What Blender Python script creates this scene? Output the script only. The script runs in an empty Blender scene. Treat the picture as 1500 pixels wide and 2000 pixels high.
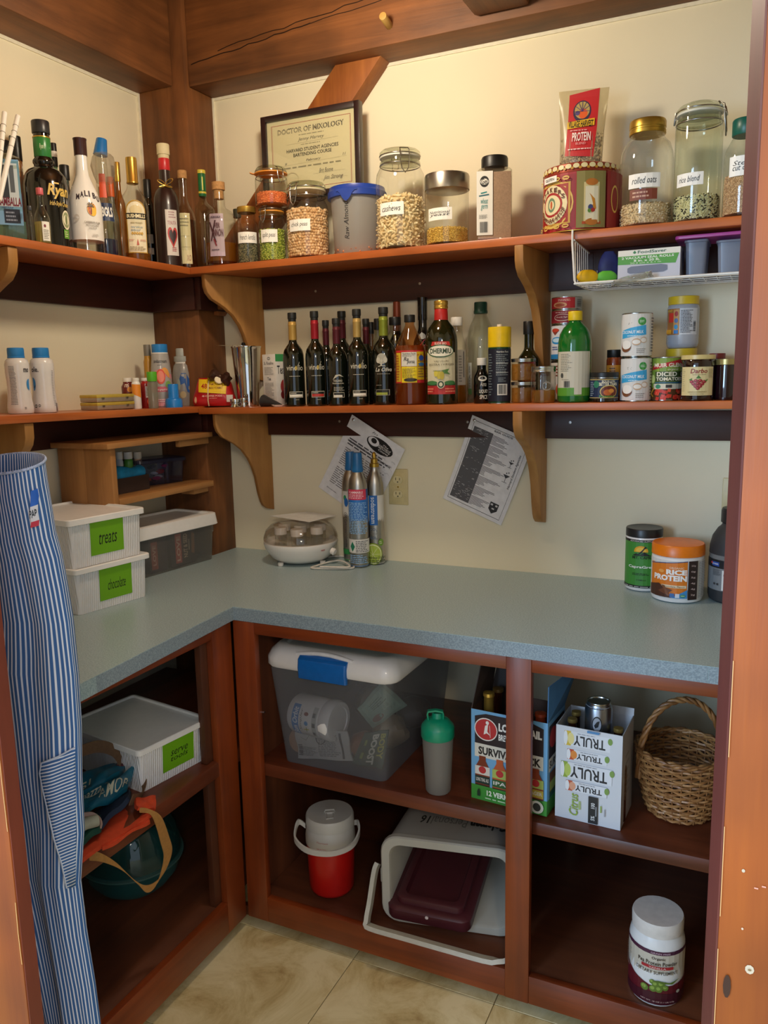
import bpy, bmesh, math, random
import numpy as np
from mathutils import Vector, Matrix, noise
random.seed(7)
PI = math.pi
DEBUG = False
SC = bpy.context.scene
COL = SC.collection

# ------------------------------------------------------------------ camera
FPX = 1575.77
_y, _p, _r = 0.4418, -0.167, -0.0214
CAM = np.array([1.8335, -2.2725, 1.4941])
FW = np.array([-math.sin(_y)*math.cos(_p), math.cos(_y)*math.cos(_p), math.sin(_p)])
_rt = np.array([math.cos(_y), math.sin(_y), 0.0]); _up = np.cross(_rt, FW)
RT = _rt*math.cos(_r) + _up*math.sin(_r)
UP = -_rt*math.sin(_r) + _up*math.cos(_r)
cd = bpy.data.cameras.new('camera'); cd.sensor_width = 36; cd.lens = FPX/2000*36; cd.clip_start = .02
cam = bpy.data.objects.new('camera', cd); COL.objects.link(cam)
mw = Matrix.Identity(4)
for i in range(3):
    mw[i][0] = RT[i]; mw[i][1] = UP[i]; mw[i][2] = -FW[i]; mw[i][3] = CAM[i]
cam.matrix_world = mw
SC.camera = cam
SC.view_settings.view_transform = 'Standard'; SC.view_settings.look = 'None'
SC.view_settings.gamma = 1; SC.view_settings.use_curve_mapping = False
SC.view_settings.exposure = 0.08

# ------------------------------------------------------------------ light
w = bpy.data.worlds.new('world'); SC.world = w; w.use_nodes = True
w.node_tree.nodes['Background'].inputs[0].default_value = (.72, .84, 1.0, 1)
w.node_tree.nodes['Background'].inputs[1].default_value = 1.2
def lamp(name, kind, loc, energy, color, size, target=None, size_y=None):
    l = bpy.data.lights.new(name, kind); l.energy = energy; l.color = color
    if kind == 'AREA':
        l.size = size
        if size_y: l.shape = 'RECTANGLE'; l.size_y = size_y
    else: l.shadow_soft_size = size
    o = bpy.data.objects.new(name, l); COL.objects.link(o); o.location = loc
    if target is not None:
        o.rotation_euler = (Vector(target)-Vector(loc)).to_track_quat('-Z', 'Y').to_euler()
    return o
lamp('pantry_lamp', 'POINT', (.90, -.69, 2.33), 19, (1, .85, .64), .06)
lamp('daylight_window', 'AREA', (.10, -4.3, 1.75), 80, (.50, .73, 1), 1.0, (1.5, 0, 1.5), 1.3)
lamp('kitchen_lamp', 'POINT', (2.6, -3.4, 2.3), 52, (1, .84, .64), .15)

# ------------------------------------------------------------------ pixel rays of the photograph -> points of the place
def ray(u, v): return FW*FPX + RT*(u-750) - UP*(v-1000)
def _at(u, v, i, val):
    d = ray(u, v); return CAM + d*((val-CAM[i])/d[i])
def atx(u, v, x): return _at(u, v, 0, x)
def aty(u, v, y): return _at(u, v, 1, y)
def atz(u, v, z): return _at(u, v, 2, z)
def zat(u, v, x, y, dd=0):
    d = ray(u, v); D = math.hypot(x-CAM[0], y-CAM[1]) + dd
    return CAM[2] + d[2]*D/math.hypot(d[0], d[1])
def pl(u0, u1, vt, z, x=None, y=None, vb=None, rt=.5, vm=None):
    """footprint centre, radius and height of a round thing seen between columns u0..u1, top at row vt, standing on z"""
    vm = vm or ((vt+(vb or vt+60))/2)
    a, b = ray(u0, vm)[:2], ray(u1, vm)[:2]
    a = a/np.linalg.norm(a); b = b/np.linalg.norm(b)
    c = (a+b)/np.linalg.norm(a+b); th = math.acos(min(1, float(a@b)))/2; s = math.sin(th)
    if vb is not None:
        f = atz((u0+u1)/2, vb, z); D = math.hypot(*(f[:2]-CAM[:2]))/(1-s)
    elif y is not None: D = (y-CAM[1])/c[1]
    else: D = (x-CAM[0])/c[0]
    cx, cy = CAM[:2] + c*D; R = D*s
    zz = z if not callable(z) else z(cx, cy)
    sg = -1 if vt < 740 else 1
    zt = zat((u0+u1)/2, vt, cx, cy, sg*rt*R)
    return (cx, cy, zz, R, zt-zz)

# ------------------------------------------------------------------ materials
def lin(h):
    h = h.lstrip('#'); o = []
    for i in (0, 2, 4):
        c = int(h[i:i+2], 16)/255
        o.append(c/12.92 if c <= .04045 else ((c+.055)/1.055)**2.4)
    return (*o, 1)
_mc = {}
def col(h, rough=.5, metal=0.0, var=.06, scale=60, coat=0, alpha=None, sss=0):
    k = ('c', h, rough, metal, var, scale, coat)
    if k in _mc: return _mc[k]
    m = bpy.data.materials.new('paint_'+h.strip('#')); m.use_nodes = True
    nt = m.node_tree; b = nt.nodes['Principled BSDF']
    c = lin(h)
    b.inputs['Roughness'].default_value = rough; b.inputs['Metallic'].default_value = metal
    b.inputs['Coat Weight'].default_value = coat
    if var > 0:
        tc = nt.nodes.new('ShaderNodeTexCoord'); n = nt.nodes.new('ShaderNodeTexNoise')
        n.inputs['Scale'].default_value = scale; n.inputs['Detail'].default_value = 2
        r = nt.nodes.new('ShaderNodeValToRGB')
        r.color_ramp.elements[0].position = .3; r.color_ramp.elements[1].position = .7
        r.color_ramp.elements[0].color = (*[x*(1-var) for x in c[:3]], 1)
        r.color_ramp.elements[1].color = (*[min(1, x*(1+var)) for x in c[:3]], 1)
        nt.links.new(tc.outputs['Object'], n.inputs['Vector']); nt.links.new(n.outputs['Fac'], r.inputs[0])
        nt.links.new(r.outputs[0], b.inputs['Base Color'])
    else: b.inputs['Base Color'].default_value = c
    _mc[k] = m; return m
def steel(h='#c8c8c4', rough=.18): return col(h, rough, 1.0, .03)
def glass(tint='#eef2ee', haze=0.0, hazecol='#dddddd', gloss=.7, name='glass'):
    """thin-walled clear or cloudy material: see-through, mirror-like at grazing angles, with a share of milky diffuse"""
    k = ('g', tint, haze, hazecol, gloss)
    if k in _mc: return _mc[k]
    m = bpy.data.materials.new(name); m.use_nodes = True; nt = m.node_tree
    nt.nodes.remove(nt.nodes['Principled BSDF']); out = nt.nodes['Material Output']
    tr = nt.nodes.new('ShaderNodeBsdfTransparent'); tr.inputs[0].default_value = lin(tint)
    gl = nt.nodes.new('ShaderNodeBsdfGlossy'); gl.inputs['Roughness'].default_value = .04 if haze < .2 else .25
    lw = nt.nodes.new('ShaderNodeLayerWeight'); lw.inputs[0].default_value = .5
    pw = nt.nodes.new('ShaderNodeMath'); pw.operation = 'POWER'; pw.inputs[1].default_value = 3
    ml = nt.nodes.new('ShaderNodeMath'); ml.operation = 'MULTIPLY_ADD'; ml.inputs[1].default_value = gloss; ml.inputs[2].default_value = .05
    mx = nt.nodes.new('ShaderNodeMixShader')
    nt.links.new(lw.outputs['Facing'], pw.inputs[0]); nt.links.new(pw.outputs[0], ml.inputs[0]); nt.links.new(ml.outputs[0], mx.inputs[0])
    nt.links.new(tr.outputs[0], mx.inputs[1]); nt.links.new(gl.outputs[0], mx.inputs[2])
    res = mx
    if haze > 0:
        df = nt.nodes.new('ShaderNodeBsdfDiffuse'); df.inputs[0].default_value = lin(hazecol)
        tl = nt.nodes.new('ShaderNodeBsdfTranslucent'); tl.inputs[0].default_value = lin(hazecol)
        a = nt.nodes.new('ShaderNodeMixShader'); a.inputs[0].default_value = .4
        nt.links.new(df.outputs[0], a.inputs[1]); nt.links.new(tl.outputs[0], a.inputs[2])
        m2 = nt.nodes.new('ShaderNodeMixShader'); m2.inputs[0].default_value = haze
        nt.links.new(mx.outputs[0], m2.inputs[1]); nt.links.new(a.outputs[0], m2.inputs[2]); res = m2
    nt.links.new(res.outputs[0], out.inputs[0]); _mc[k] = m; return m
def wood(name, c1, c2, axis=0, grain=26, rough=.42, dark=None, knots=0.0, coat=.15, bump=.15, stretch=.07, mottle=.25):
    k = ('w', name, axis)
    if k in _mc: return _mc[k]
    m = bpy.data.materials.new(name); m.use_nodes = True; nt = m.node_tree; b = nt.nodes['Principled BSDF']
    N = nt.nodes.new; L = nt.links.new
    tc = N('ShaderNodeTexCoord'); mp = N('ShaderNodeMapping')
    s = [1, 1, 1]; s[axis] = stretch; mp.inputs['Scale'].default_value = s
    L(tc.outputs['Object'], mp.inputs[0])
    n1 = N('ShaderNodeTexNoise'); n1.inputs['Scale'].default_value = grain; n1.inputs['Detail'].default_value = 6; n1.inputs['Roughness'].default_value = .65; n1.inputs['Distortion'].default_value = .6
    L(mp.outputs[0], n1.inputs['Vector'])
    r = N('ShaderNodeValToRGB'); r.color_ramp.elements[0].position = .32; r.color_ramp.elements[1].position = .68
    r.color_ramp.elements[0].color = lin(c1); r.color_ramp.elements[1].color = lin(c2); L(n1.outputs['Fac'], r.inputs[0])
    n2 = N('ShaderNodeTexNoise'); n2.inputs['Scale'].default_value = 5; n2.inputs['Detail'].default_value = 3
    L(tc.outputs['Object'], n2.inputs['Vector'])
    mr = N('ShaderNodeMapRange'); mr.inputs['From Min'].default_value = .3; mr.inputs['From Max'].default_value = .7
    mr.inputs['To Min'].default_value = 1-mottle; mr.inputs['To Max'].default_value = 1+mottle*.4; L(n2.outputs['Fac'], mr.inputs[0])
    mm = N('ShaderNodeMix'); mm.data_type = 'RGBA'; mm.blend_type = 'MULTIPLY'; mm.inputs[0].default_value = 1
    L(r.outputs[0], mm.inputs[6]); L(mr.outputs[0], mm.inputs[7]); last = mm.outputs[2]
    if knots > 0:
        mp2 = N('ShaderNodeMapping'); s2 = [1, 1, 1]; s2[axis] = .45; mp2.inputs['Scale'].default_value = s2; L(tc.outputs['Object'], mp2.inputs[0])
        v = N('ShaderNodeTexVoronoi'); v.inputs['Scale'].default_value = knots; L(mp2.outputs[0], v.inputs['Vector'])
        kr = N('ShaderNodeValToRGB'); kr.color_ramp.elements[0].position = .05; kr.color_ramp.elements[1].position = .13
        kr.color_ramp.elements[0].color = (.25, .2, .18, 1); kr.color_ramp.elements[1].color = (1, 1, 1, 1); L(v.outputs['Distance'], kr.inputs[0])
        m3 = N('ShaderNodeMix'); m3.data_type = 'RGBA'; m3.blend_type = 'MULTIPLY'; m3.inputs[0].default_value = .8
        L(last, m3.inputs[6]); L(kr.outputs[0], m3.inputs[7]); last = m3.outputs[2]
    L(last, b.inputs['Base Color']); b.inputs['Roughness'].default_value = rough; b.inputs['Coat Weight'].default_value = coat; b.inputs['Coat Roughness'].default_value = .3
    bp = N('ShaderNodeBump'); bp.inputs['Strength'].default_value = bump; bp.inputs['Distance'].default_value = .004; L(n1.outputs['Fac'], bp.inputs['Height']); L(bp.outputs[0], b.inputs['Normal'])
    _mc[k] = m; return m
AX = {0: 'x', 1: 'y', 2: 'z'}
def beamwood(a): return wood('old_timber_'+AX[a], '#5f3819', '#88542a', a, 20, .6, knots=2.2, coat=0, bump=.35, mottle=.4)
def cabwood(a): return wood('stained_cabinet_wood_'+AX[a], '#6f2c10', '#964419', a, 18, .38, coat=.25, mottle=.3, stretch=.05)
def shelfwood(a): return wood('stained_shelf_wood_'+AX[a], '#ab5420', '#cc7236', a, 22, .38, coat=.25, knots=1.6, mottle=.25)
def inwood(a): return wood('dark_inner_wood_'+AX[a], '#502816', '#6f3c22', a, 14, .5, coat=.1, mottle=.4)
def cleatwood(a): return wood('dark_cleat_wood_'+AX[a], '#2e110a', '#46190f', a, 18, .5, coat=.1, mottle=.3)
def pine(a): return wood('bracket_pine_'+AX[a], '#9c6a34', '#bd8a4c', a, 16, .5, knots=2.5, coat=.05, mottle=.2)
def jambwood(a): return wood('door_casing_wood_'+AX[a], '#8a3d0c', '#a85512', a, 15, .5, coat=.04, knots=1.2, mottle=.35, stretch=.05)

# ------------------------------------------------------------------ mesh helpers
class G:
    def __init__(s): s.bm = bmesh.new(); s.m = 0
    def _f(s, vs):
        try: f = s.bm.faces.new(vs); f.material_index = s.m; return f
        except ValueError: return None
    def hexa(s, p):
        v = [s.bm.verts.new(q) for q in p]
        for q in ((0, 3, 2, 1), (4, 5, 6, 7), (0, 1, 5, 4), (1, 2, 6, 5), (2, 3, 7, 6), (3, 0, 4, 7)): s._f([v[i] for i in q])
        return v
    def box(s, x0, x1, y0, y1, z0, z1):
        return s.hexa([(x0, y0, z0), (x1, y0, z0), (x1, y1, z0), (x0, y1, z0), (x0, y0, z1), (x1, y0, z1), (x1, y1, z1), (x0, y1, z1)])
    def obox(s, o, ex, ey, ez):
        o, ex, ey, ez = map(np.array, (o, ex, ey, ez))
        return s.hexa([tuple(q) for q in (o, o+ex, o+ex+ey, o+ey, o+ez, o+ex+ez, o+ex+ey+ez, o+ey+ez)])
    def loft(s, secs, cap0=True, cap1=True, closed=False):
        rings = [[s.bm.verts.new(p) for p in sec] for sec in secs]; n = len(rings[0])
        pr = list(zip(rings, rings[1:])) + ([(rings[-1], rings[0])] if closed else [])
        for a, b in pr:
            for i in range(n): s._f([a[i], a[(i+1) % n], b[(i+1) % n], b[i]])
        if not closed:
            if cap0: s._f(rings[0][::-1])
            if cap1: s._f(rings[-1])
    def lathe(s, prof, seg=28, c=(0, 0, 0), cap=True):
        secs = [[(c[0]+max(r, 1e-5)*math.cos(2*PI*i/seg), c[1]+max(r, 1e-5)*math.sin(2*PI*i/seg), c[2]+z) for i in range(seg)] for r, z in prof]
        s.loft(secs, cap, cap)
    def tube(s, pts, r, seg=8, closed=False, up=None):
        P = [Vector(p) for p in pts]; n = len(P); secs = []
        nrm = None
        for i in range(n):
            a = P[i-1] if (i > 0 or closed) else P[i]; b = P[(i+1) % n] if (i < n-1 or closed) else P[i]
            t = (b-a).normalized()
            if nrm is None: nrm = t.cross(Vector((.3, .5, .8))).normalized()
            nrm = (nrm - t*nrm.dot(t)).normalized(); bn = t.cross(nrm)
            rr_ = r(i/(n-1)) if callable(r) else r
            secs.append([P[i] + nrm*rr_*math.cos(2*PI*k/seg) + bn*rr_*math.sin(2*PI*k/seg) for k in range(seg)])
        s.loft(secs, closed=closed)
    def ribbon(s, pts, wv, th):
        """flat strap: pts centre line, wv half-width vector(s), th thickness"""
        P = [Vector(p) for p in pts]; secs = []
        for i, p in enumerate(P):
            wi = Vector(wv[i] if isinstance(wv, list) else wv)
            t = (P[min(i+1, len(P)-1)]-P[max(i-1, 0)]).normalized(); nn = t.cross(wi).normalized()*th/2
            secs.append([p-wi-nn, p+wi-nn, p+wi+nn, p-wi+nn])
        s.loft(secs)
    def prism(s, poly, f):
        s.loft([[f(p, 0) for p in poly], [f(p, 1) for p in poly]])
    def done(s, name, mats, parent=None, smooth=35, bevel=0, loc=None, rot=None, seg=2):
        bm = s.bm
        bmesh.ops.recalc_face_normals(bm, faces=bm.faces)
        if bevel:
            es = [e for e in bm.edges if len(e.link_faces) == 2 and e.calc_face_angle(0) > .6]
            bmesh.ops.bevel(bm, geom=es, offset=bevel, segments=seg, affect='EDGES', profile=.5)
        me = bpy.data.meshes.new(name); bm.to_mesh(me); bm.free()
        if not isinstance(mats, (list, tuple)): mats = [mats]
        for m in mats: me.materials.append(m)
        if smooth:
            me.polygons.foreach_set('use_smooth', [True]*len(me.polygons)); me.set_sharp_from_angle(angle=math.radians(smooth))
        o = bpy.data.objects.new(name, me); COL.objects.link(o)
        if parent is not None: o.parent = parent
        if loc is not None: o.location = loc
        if rot is not None: o.rotation_euler = rot
        return o
def rr(hw, hd, rad, z, cx=0, cy=0, n=4):
    out = []; rad = min(rad, hw*.999, hd*.999)
    for qx, qy, a0 in ((1, 1, 0), (-1, 1, 90), (-1, -1, 180), (1, -1, 270)):
        for i in range(n+1):
            a = math.radians(a0+90*i/n); out.append((cx+qx*(hw-rad)+rad*math.cos(a), cy+qy*(hd-rad)+rad*math.sin(a), z))
    return out
def tag(o, label=None, cat=None, group=None, kind=None):
    if label: o['label'] = label
    if cat: o['category'] = cat
    if group: o['group'] = group
    if kind: o['kind'] = kind
    return o
def thing(name, label, cat, loc=(0, 0, 0), rz=0, group=None, rot=None):
    o = bpy.data.objects.new(name, None); COL.objects.link(o); o.location = loc
    o.rotation_euler = rot if rot else (0, 0, rz); o.empty_display_size = .02
    return tag(o, label, cat, group)

# ------------------------------------------------------------------ flat print (labels, lettering)
_tc = {}
def glyphs(s, bold=0.0, shear=0.0):
    k = (s, bold, shear)
    if k in _tc: return _tc[k]
    cu = bpy.data.curves.new('lettering', 'FONT'); cu.body = s; cu.resolution_u = 2; cu.offset = bold; cu.shear = shear
    o = bpy.data.objects.new('lettering', cu); me = o.to_mesh()
    V = np.array([v.co[:2] for v in me.vertices]) if len(me.vertices) else np.zeros((0, 2)); F = [tuple(p.vertices) for p in me.polygons]
    o.to_mesh_clear(); bpy.data.objects.remove(o); bpy.data.curves.remove(cu)
    _tc[k] = (V, F); return _tc[k]
class D:
    """2-D print: x across, y up, in units ux, uy (metres per unit); each call lies a hair above the last"""
    def __init__(s, ux=1.0, uy=1.0, eps=.00012): s.bm = bmesh.new(); s.mats = []; s.k = 1; s.ux = ux; s.uy = uy; s.eps = eps
    def _m(s, m):
        if isinstance(m, str): m = col(m, .45, 0, 0)
        if m not in s.mats: s.mats.append(m)
        return s.mats.index(m)
    def poly(s, pts, m, step=True):
        i = s._m(m); z = s.k*s.eps
        try:
            f = s.bm.faces.new([s.bm.verts.new((x*s.ux, y*s.uy, z)) for x, y in pts]); f.material_index = i
        except ValueError: pass
        if step: s.k += 1
        return s
    def rect(s, x0, y0, x1, y1, m, step=True): return s.poly([(x0, y0), (x1, y0), (x1, y1), (x0, y1)], m, step)
    def ell(s, cx, cy, rx, ry, m, a0=0, a1=360, n=20, step=True):
        return s.poly([(cx+rx*math.cos(math.radians(a0+(a1-a0)*i/n)), cy+ry*math.sin(math.radians(a0+(a1-a0)*i/n))) for i in range(n+(a1-a0 < 360))], m, step)
    def ring(s, cx, cy, rx, ry, w, m, a0=0, a1=360, n=24):
        for i in range(n):
            a, b = (math.radians(a0+(a1-a0)*j/n) for j in (i, i+1))
            s.poly([(cx+rx*math.cos(a), cy+ry*math.sin(a)), (cx+rx*math.cos(b), cy+ry*math.sin(b)),
                    (cx+(rx-w)*math.cos(b), cy+(ry-w*rx/rx)*math.sin(b)), (cx+(rx-w)*math.cos(a), cy+(ry-w)*math.sin(a))], m, False)
        s.k += 1; return s
    def line(s, pts, w, m):
        for (x0, y0), (x1, y1) in zip(pts, pts[1:]):
            dx, dy = (x1-x0)*s.ux, (y1-y0)*s.uy; L = math.hypot(dx, dy) or 1; nx, ny = -dy/L*w/2, dx/L*w/2
            s.poly([(x0+nx/s.ux, y0+ny/s.uy), (x0-nx/s.ux, y0-ny/s.uy), (x1-nx/s.ux, y1-ny/s.uy), (x1+nx/s.ux, y1+ny/s.uy)], m, False)
        s.k += 1; return s
    def text(s, t, x0, y0, x1, y1, m, bold=.012, shear=0, rot=0, arc=0):
        """text fitted into the box x0..x1, y0..y1 (rot in degrees: 90 reads upwards, -90 downwards, 180 upside down)"""
        V, F = glyphs(t, bold, shear)
        if len(V) == 0: return s
        lo, hi = V.min(0), V.max(0); q = (V-lo)/np.maximum(hi-lo, 1e-6)
        if rot == 90: q = np.stack([1-q[:, 1], q[:, 0]], 1)
        elif rot == -90: q = np.stack([q[:, 1], 1-q[:, 0]], 1)
        elif rot == 180: q = 1-q
        X = x0+q[:, 0]*(x1-x0); Y = y0+q[:, 1]*(y1-y0)
        if arc: Y = Y + arc*(1-((q[:, 0]-.5)*2)**2)
        i = s._m(m); z = s.k*s.eps
        vs = [s.bm.verts.new((a*s.ux, b*s.uy, z)) for a, b in zip(X, Y)]
        for f in F:
            try: ff = s.bm.faces.new([vs[j] for j in f]); ff.material_index = i
            except ValueError: pass
        s.k += 1; return s
    def fine(s, x0, y0, x1, y1, n, m, fill=.45, ragged=.35, words=True):
        """n rows of print too small to read"""
        R = random.Random(int((x0+y0*3+x1*7)*1000) & 9999); dy = (y1-y0)/n
        for i in range(n):
            y = y1-(i+.5)*dy; xe = x1-(x1-x0)*R.random()*ragged; x = x0
            while x < xe:
                L = (x1-x0)*(R.uniform(.06, .2) if words else 1); L = min(L, xe-x)
                s.rect(x, y-dy*fill/2, x+L, y+dy*fill/2, m, False); x += L+(x1-x0)*.03
        s.k += 1; return s
    def bars(s, x0, y0, x1, y1, m='#222222', n=14, vert=True):
        R = random.Random(n+3)
        for i in range(n):
            a = i/n; b = a+R.uniform(.3, .8)/n
            if vert: s.rect(x0+(x1-x0)*a, y0, x0+(x1-x0)*b, y1, m, False)
            else: s.rect(x0, y0+(y1-y0)*a, x1, y0+(y1-y0)*b, m, False)
        s.k += 1; return s
    def make(s, name, parent, f, cut=None, cuty=None):
        """f(x, y, h) -> 3-D point in the parent's frame"""
        bm = s.bm
        if cut or cuty:
            for ax, c in ((0, cut), (1, cuty)):
                if not c: continue
                xs = [v.co[ax] for v in bm.verts]
                if not xs: continue
                k = math.floor(min(xs)/c)+1
                while k*c < max(xs):
                    co = [0, 0, 0]; co[ax] = k*c+1e-5; no = [0, 0, 0]; no[ax] = 1
                    bmesh.ops.bisect_plane(bm, geom=bm.verts[:]+bm.edges[:]+bm.faces[:], dist=1e-7, plane_co=co, plane_no=no); k += 1
        for v in bm.verts: v.co = Vector(f(v.co.x, v.co.y, v.co.z))
        me = bpy.data.meshes.new(name); bm.to_mesh(me); bm.free()
        for m in s.mats: me.materials.append(m)
        o = bpy.data.objects.new(name, me); COL.objects.link(o)
        if parent is not None: o.parent = parent
        return o
def interp(prof, z):
    for (r0, z0), (r1, z1) in zip(prof, prof[1:]):
        if z0 <= z <= z1 and z1 > z0: return r0+(r1-r0)*(z-z0)/(z1-z0)
    return prof[-1][0] if z > prof[-1][1] else prof[0][0]

ITEMS = []
def item(name, label, cat, P, parts, decals=None, group=None, face=0.0, flat=None, lname='label', tilt=None):
    """a round (or, with flat=(w,d,rad), box-shaped) thing from stacked profiles. P=(x,y,z,R,H); profiles in units of R and H.
    decals: [(index of part the print lies on, painter)]; the print is centred on the side towards the door, turned by face radians"""
    cx, cy, cz, R, H = P
    rz = math.atan2(CAM[1]-cy, CAM[0]-cx)+PI/2+face
    ITEMS.append((name, label, cx, cy, R*max(r for p in parts for r, z in p[2]), cz, cz+H, flat or (len(parts[0]) > 3)))
    t = thing(name, label, cat, (cx, cy, cz), rz, group)
    if tilt: t.rotation_euler = (tilt[0], tilt[1], rz)
    for p in parts:
        g = G(); prof = [(r*R, z*H) for r, z in p[2]]
        fl = p[3] if len(p) > 3 else flat
        if fl:
            wv, dv, rad = fl
            g.loft([rr(r*wv, r*dv, rad*R*min(1, max(r, .05)), z, n=3) for r, z in prof])
        else: g.lathe(prof, 28)
        g.done(p[0], p[1], t, 40)
    for idx, fn in (decals or []):
        d = D(R, H, .00018); fn(d); prof = [(r*R, z*H) for r, z in parts[idx][2]]
        fl = parts[idx][3] if len(parts[idx]) > 3 else flat
        if fl:
            f = lambda x, y, h: (x, -interp(prof, y)/R*fl[1]*R-h-.0003 if False else -(interp(prof, y)*fl[1])-h-.0003, y)
            d.make(lname, t, f)
        else:
            f = lambda x, y, h: ((interp(prof, y)+h+.0003)*math.sin(x/R), -(interp(prof, y)+h+.0003)*math.cos(x/R), y)
            d.make(lname, t, f, cut=R*.22, cuty=None)
    return t
def plane_print(d, name, parent, o, ex, ey, en):
    """print on a flat face: origin o, unit vectors ex (right), ey (up), en (outwards)"""
    o, ex, ey, en = map(np.array, (o, ex, ey, en))
    return d.make(name, parent, lambda x, y, h: tuple(o+ex*x+ey*y+en*(h+.0002)))
def unit(v): v = np.array(v, float); return v/np.linalg.norm(v)
SC.cycles.transparent_max_bounces = 24
# ================================================================== SETTING
def struct(name, g, mats, parent=None, bevel=0, label=None, cat=None, smooth=30):
    o = g.done(name, mats, parent, smooth, bevel)
    if parent is None: o['kind'] = 'structure'
    if label: o['label'] = label
    if cat: o['category'] = cat
    return o
def plaster():
    m = col('#e8dfc3', .75, 0, .035, 3); nt = m.node_tree; b = nt.nodes['Principled BSDF']
    n = nt.nodes.new('ShaderNodeTexNoise'); n.inputs['Scale'].default_value = 45; n.inputs['Detail'].default_value = 4
    tc = nt.nodes.new('ShaderNodeTexCoord'); nt.links.new(tc.outputs['Object'], n.inputs['Vector'])
    bp = nt.nodes.new('ShaderNodeBump'); bp.inputs['Strength'].default_value = .12; bp.inputs['Distance'].default_value = .004
    nt.links.new(n.outputs['Fac'], bp.inputs['Height']); nt.links.new(bp.outputs[0], b.inputs['Normal']); return m
WALL = plaster()
g = G(); g.box(-.12, 2.47, 0, .1, 0, 2.64); struct('wall_back', g, WALL, label='cream painted plaster wall behind the long shelves', cat='wall')
g = G(); g.box(-.12, 0, -1.72, 0, 0, 2.64); struct('wall_left', g, WALL, label='cream painted plaster wall behind the short left shelves', cat='wall')
g = G(); g.box(2.35, 2.47, -1.6, 0, 0, 2.64); struct('wall_right', g, WALL, label='cream plaster wall at the right end of the pantry', cat='wall')
g = G(); g.box(-.12, .72, -1.6, -1.5, 0, 2.10); g.box(-.12, .955, -1.6, -1.5, 2.10, 2.64); g.box(1.85, 2.47, -1.6, -1.5, 0, 2.64); g.box(.955, 1.85, -1.6, -1.5, 2.10, 2.64)
struct('wall_front', g, WALL, label='plaster wall around the pantry doorway', cat='wall')
g = G(); g.box(-.12, 2.47, -1.6, .1, 2.64, 2.7)
struct('ceiling', g, wood('ceiling_boards', '#7d4a20', '#a8703a', 0, 16, .6), label='wooden board ceiling above the timber beams', cat='ceiling')

# floor of separate stone-look tiles
def stone():
    m = bpy.data.materials.new('travertine_tile'); m.use_nodes = True; nt = m.node_tree; b = nt.nodes['Principled BSDF']; N = nt.nodes.new; L = nt.links.new
    tc = N('ShaderNodeTexCoord'); n = N('ShaderNodeTexNoise'); n.inputs['Scale'].default_value = 5; n.inputs['Detail'].default_value = 9; n.inputs['Roughness'].default_value = .68; n.inputs['Distortion'].default_value = 1.0
    L(tc.outputs['Object'], n.inputs['Vector']); r = N('ShaderNodeValToRGB'); e = r.color_ramp.elements
    e[0].position = .30; e[0].color = lin('#a88a58'); e[1].position = .62; e[1].color = lin('#eadcae')
    k = e.new(.42); k.color = lin('#cdb882'); k = e.new(.5); k.color = lin('#dccb98')
    L(n.outputs['Fac'], r.inputs[0]); L(r.outputs[0], b.inputs['Base Color']); b.inputs['Roughness'].default_value = .35; return m
TILE = stone()
g = G(); g.box(-.12, 3.6, -4.4, .1, -.05, -.003)
floor = struct('floor', g, col('#8a7a58', .8), label='travertine look tiled floor', cat='floor')
tm = None
for i in range(-3, 8):
    for j in range(-1, 10):
        x0 = .936+.38*i; y0 = -.24-.38*j
        if x0 < -.2 or y0-.38 < -4.5: continue
        g = G(); g.box(.001, .379, -.379, -.001, -.003, 0)
        if tm is None:
            o = g.done('tile', TILE, floor, 0, .0008, seg=1); tm = o.data
        else:
            g.bm.free(); o = bpy.data.objects.new('tile', tm); COL.objects.link(o); o.parent = floor
        o.location = (x0, y0, 0)

# timber frame
BMS = {a: beamwood(a) for a in (0, 1, 2)}
g = G(); g.box(0, .186, -.135, 0, 0, 2.64); struct('corner_post', g, BMS[2], bevel=.004, label='square timber post in the pantry corner', cat='post')
g = G(); g.box(0, .138, -1.5, -.135, 2.382, 2.64); struct('ceiling_beam', g, BMS[1], bevel=.005, label='heavy timber beam over the left wall', cat='beam')
g = G(); g.box(.186, 2.35, -.1205, 0, 2.377, 2.64); bk = struct('ceiling_beam', g, BMS[0], bevel=.005, label='heavy timber beam over the back wall with a wooden peg', cat='beam')
g = G(); g.tube([(.862, -.118, 2.424), (.866, -.17, 2.43)], .0105, 12); g.done('peg', wood('pale_peg', '#a8803c', '#cba45a', 1, 20, .6), bk, 40, .001)
d = D(); R = random.Random(3)
def crack(a, b, n, wd, am):
    pts = [(a[0]+(b[0]-a[0])*i/n, a[1]+(b[1]-a[1])*i/n+R.uniform(-am, am)) for i in range(n+1)]
    d.line(pts, wd, '#1d0d05')
crack((.2, 2.44), (.62, 2.475), 14, .003, .003); crack((.3, 2.462), (1.0, 2.52), 18, .0025, .004); crack((.62, 2.475), (.95, 2.50), 8, .002, .002)
plane_print(d, 'drying_crack', bk, (0, -.1207, 0), (1, 0, 0), (0, 0, 1), (0, -1, 0))
g = G(); g.box(1.104, 1.251, -1.5, -.1205, 2.396, 2.62); struct('ceiling_joist', g, BMS[1], bevel=.012, label='timber joist running from the back beam towards the door', cat='beam')
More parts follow.
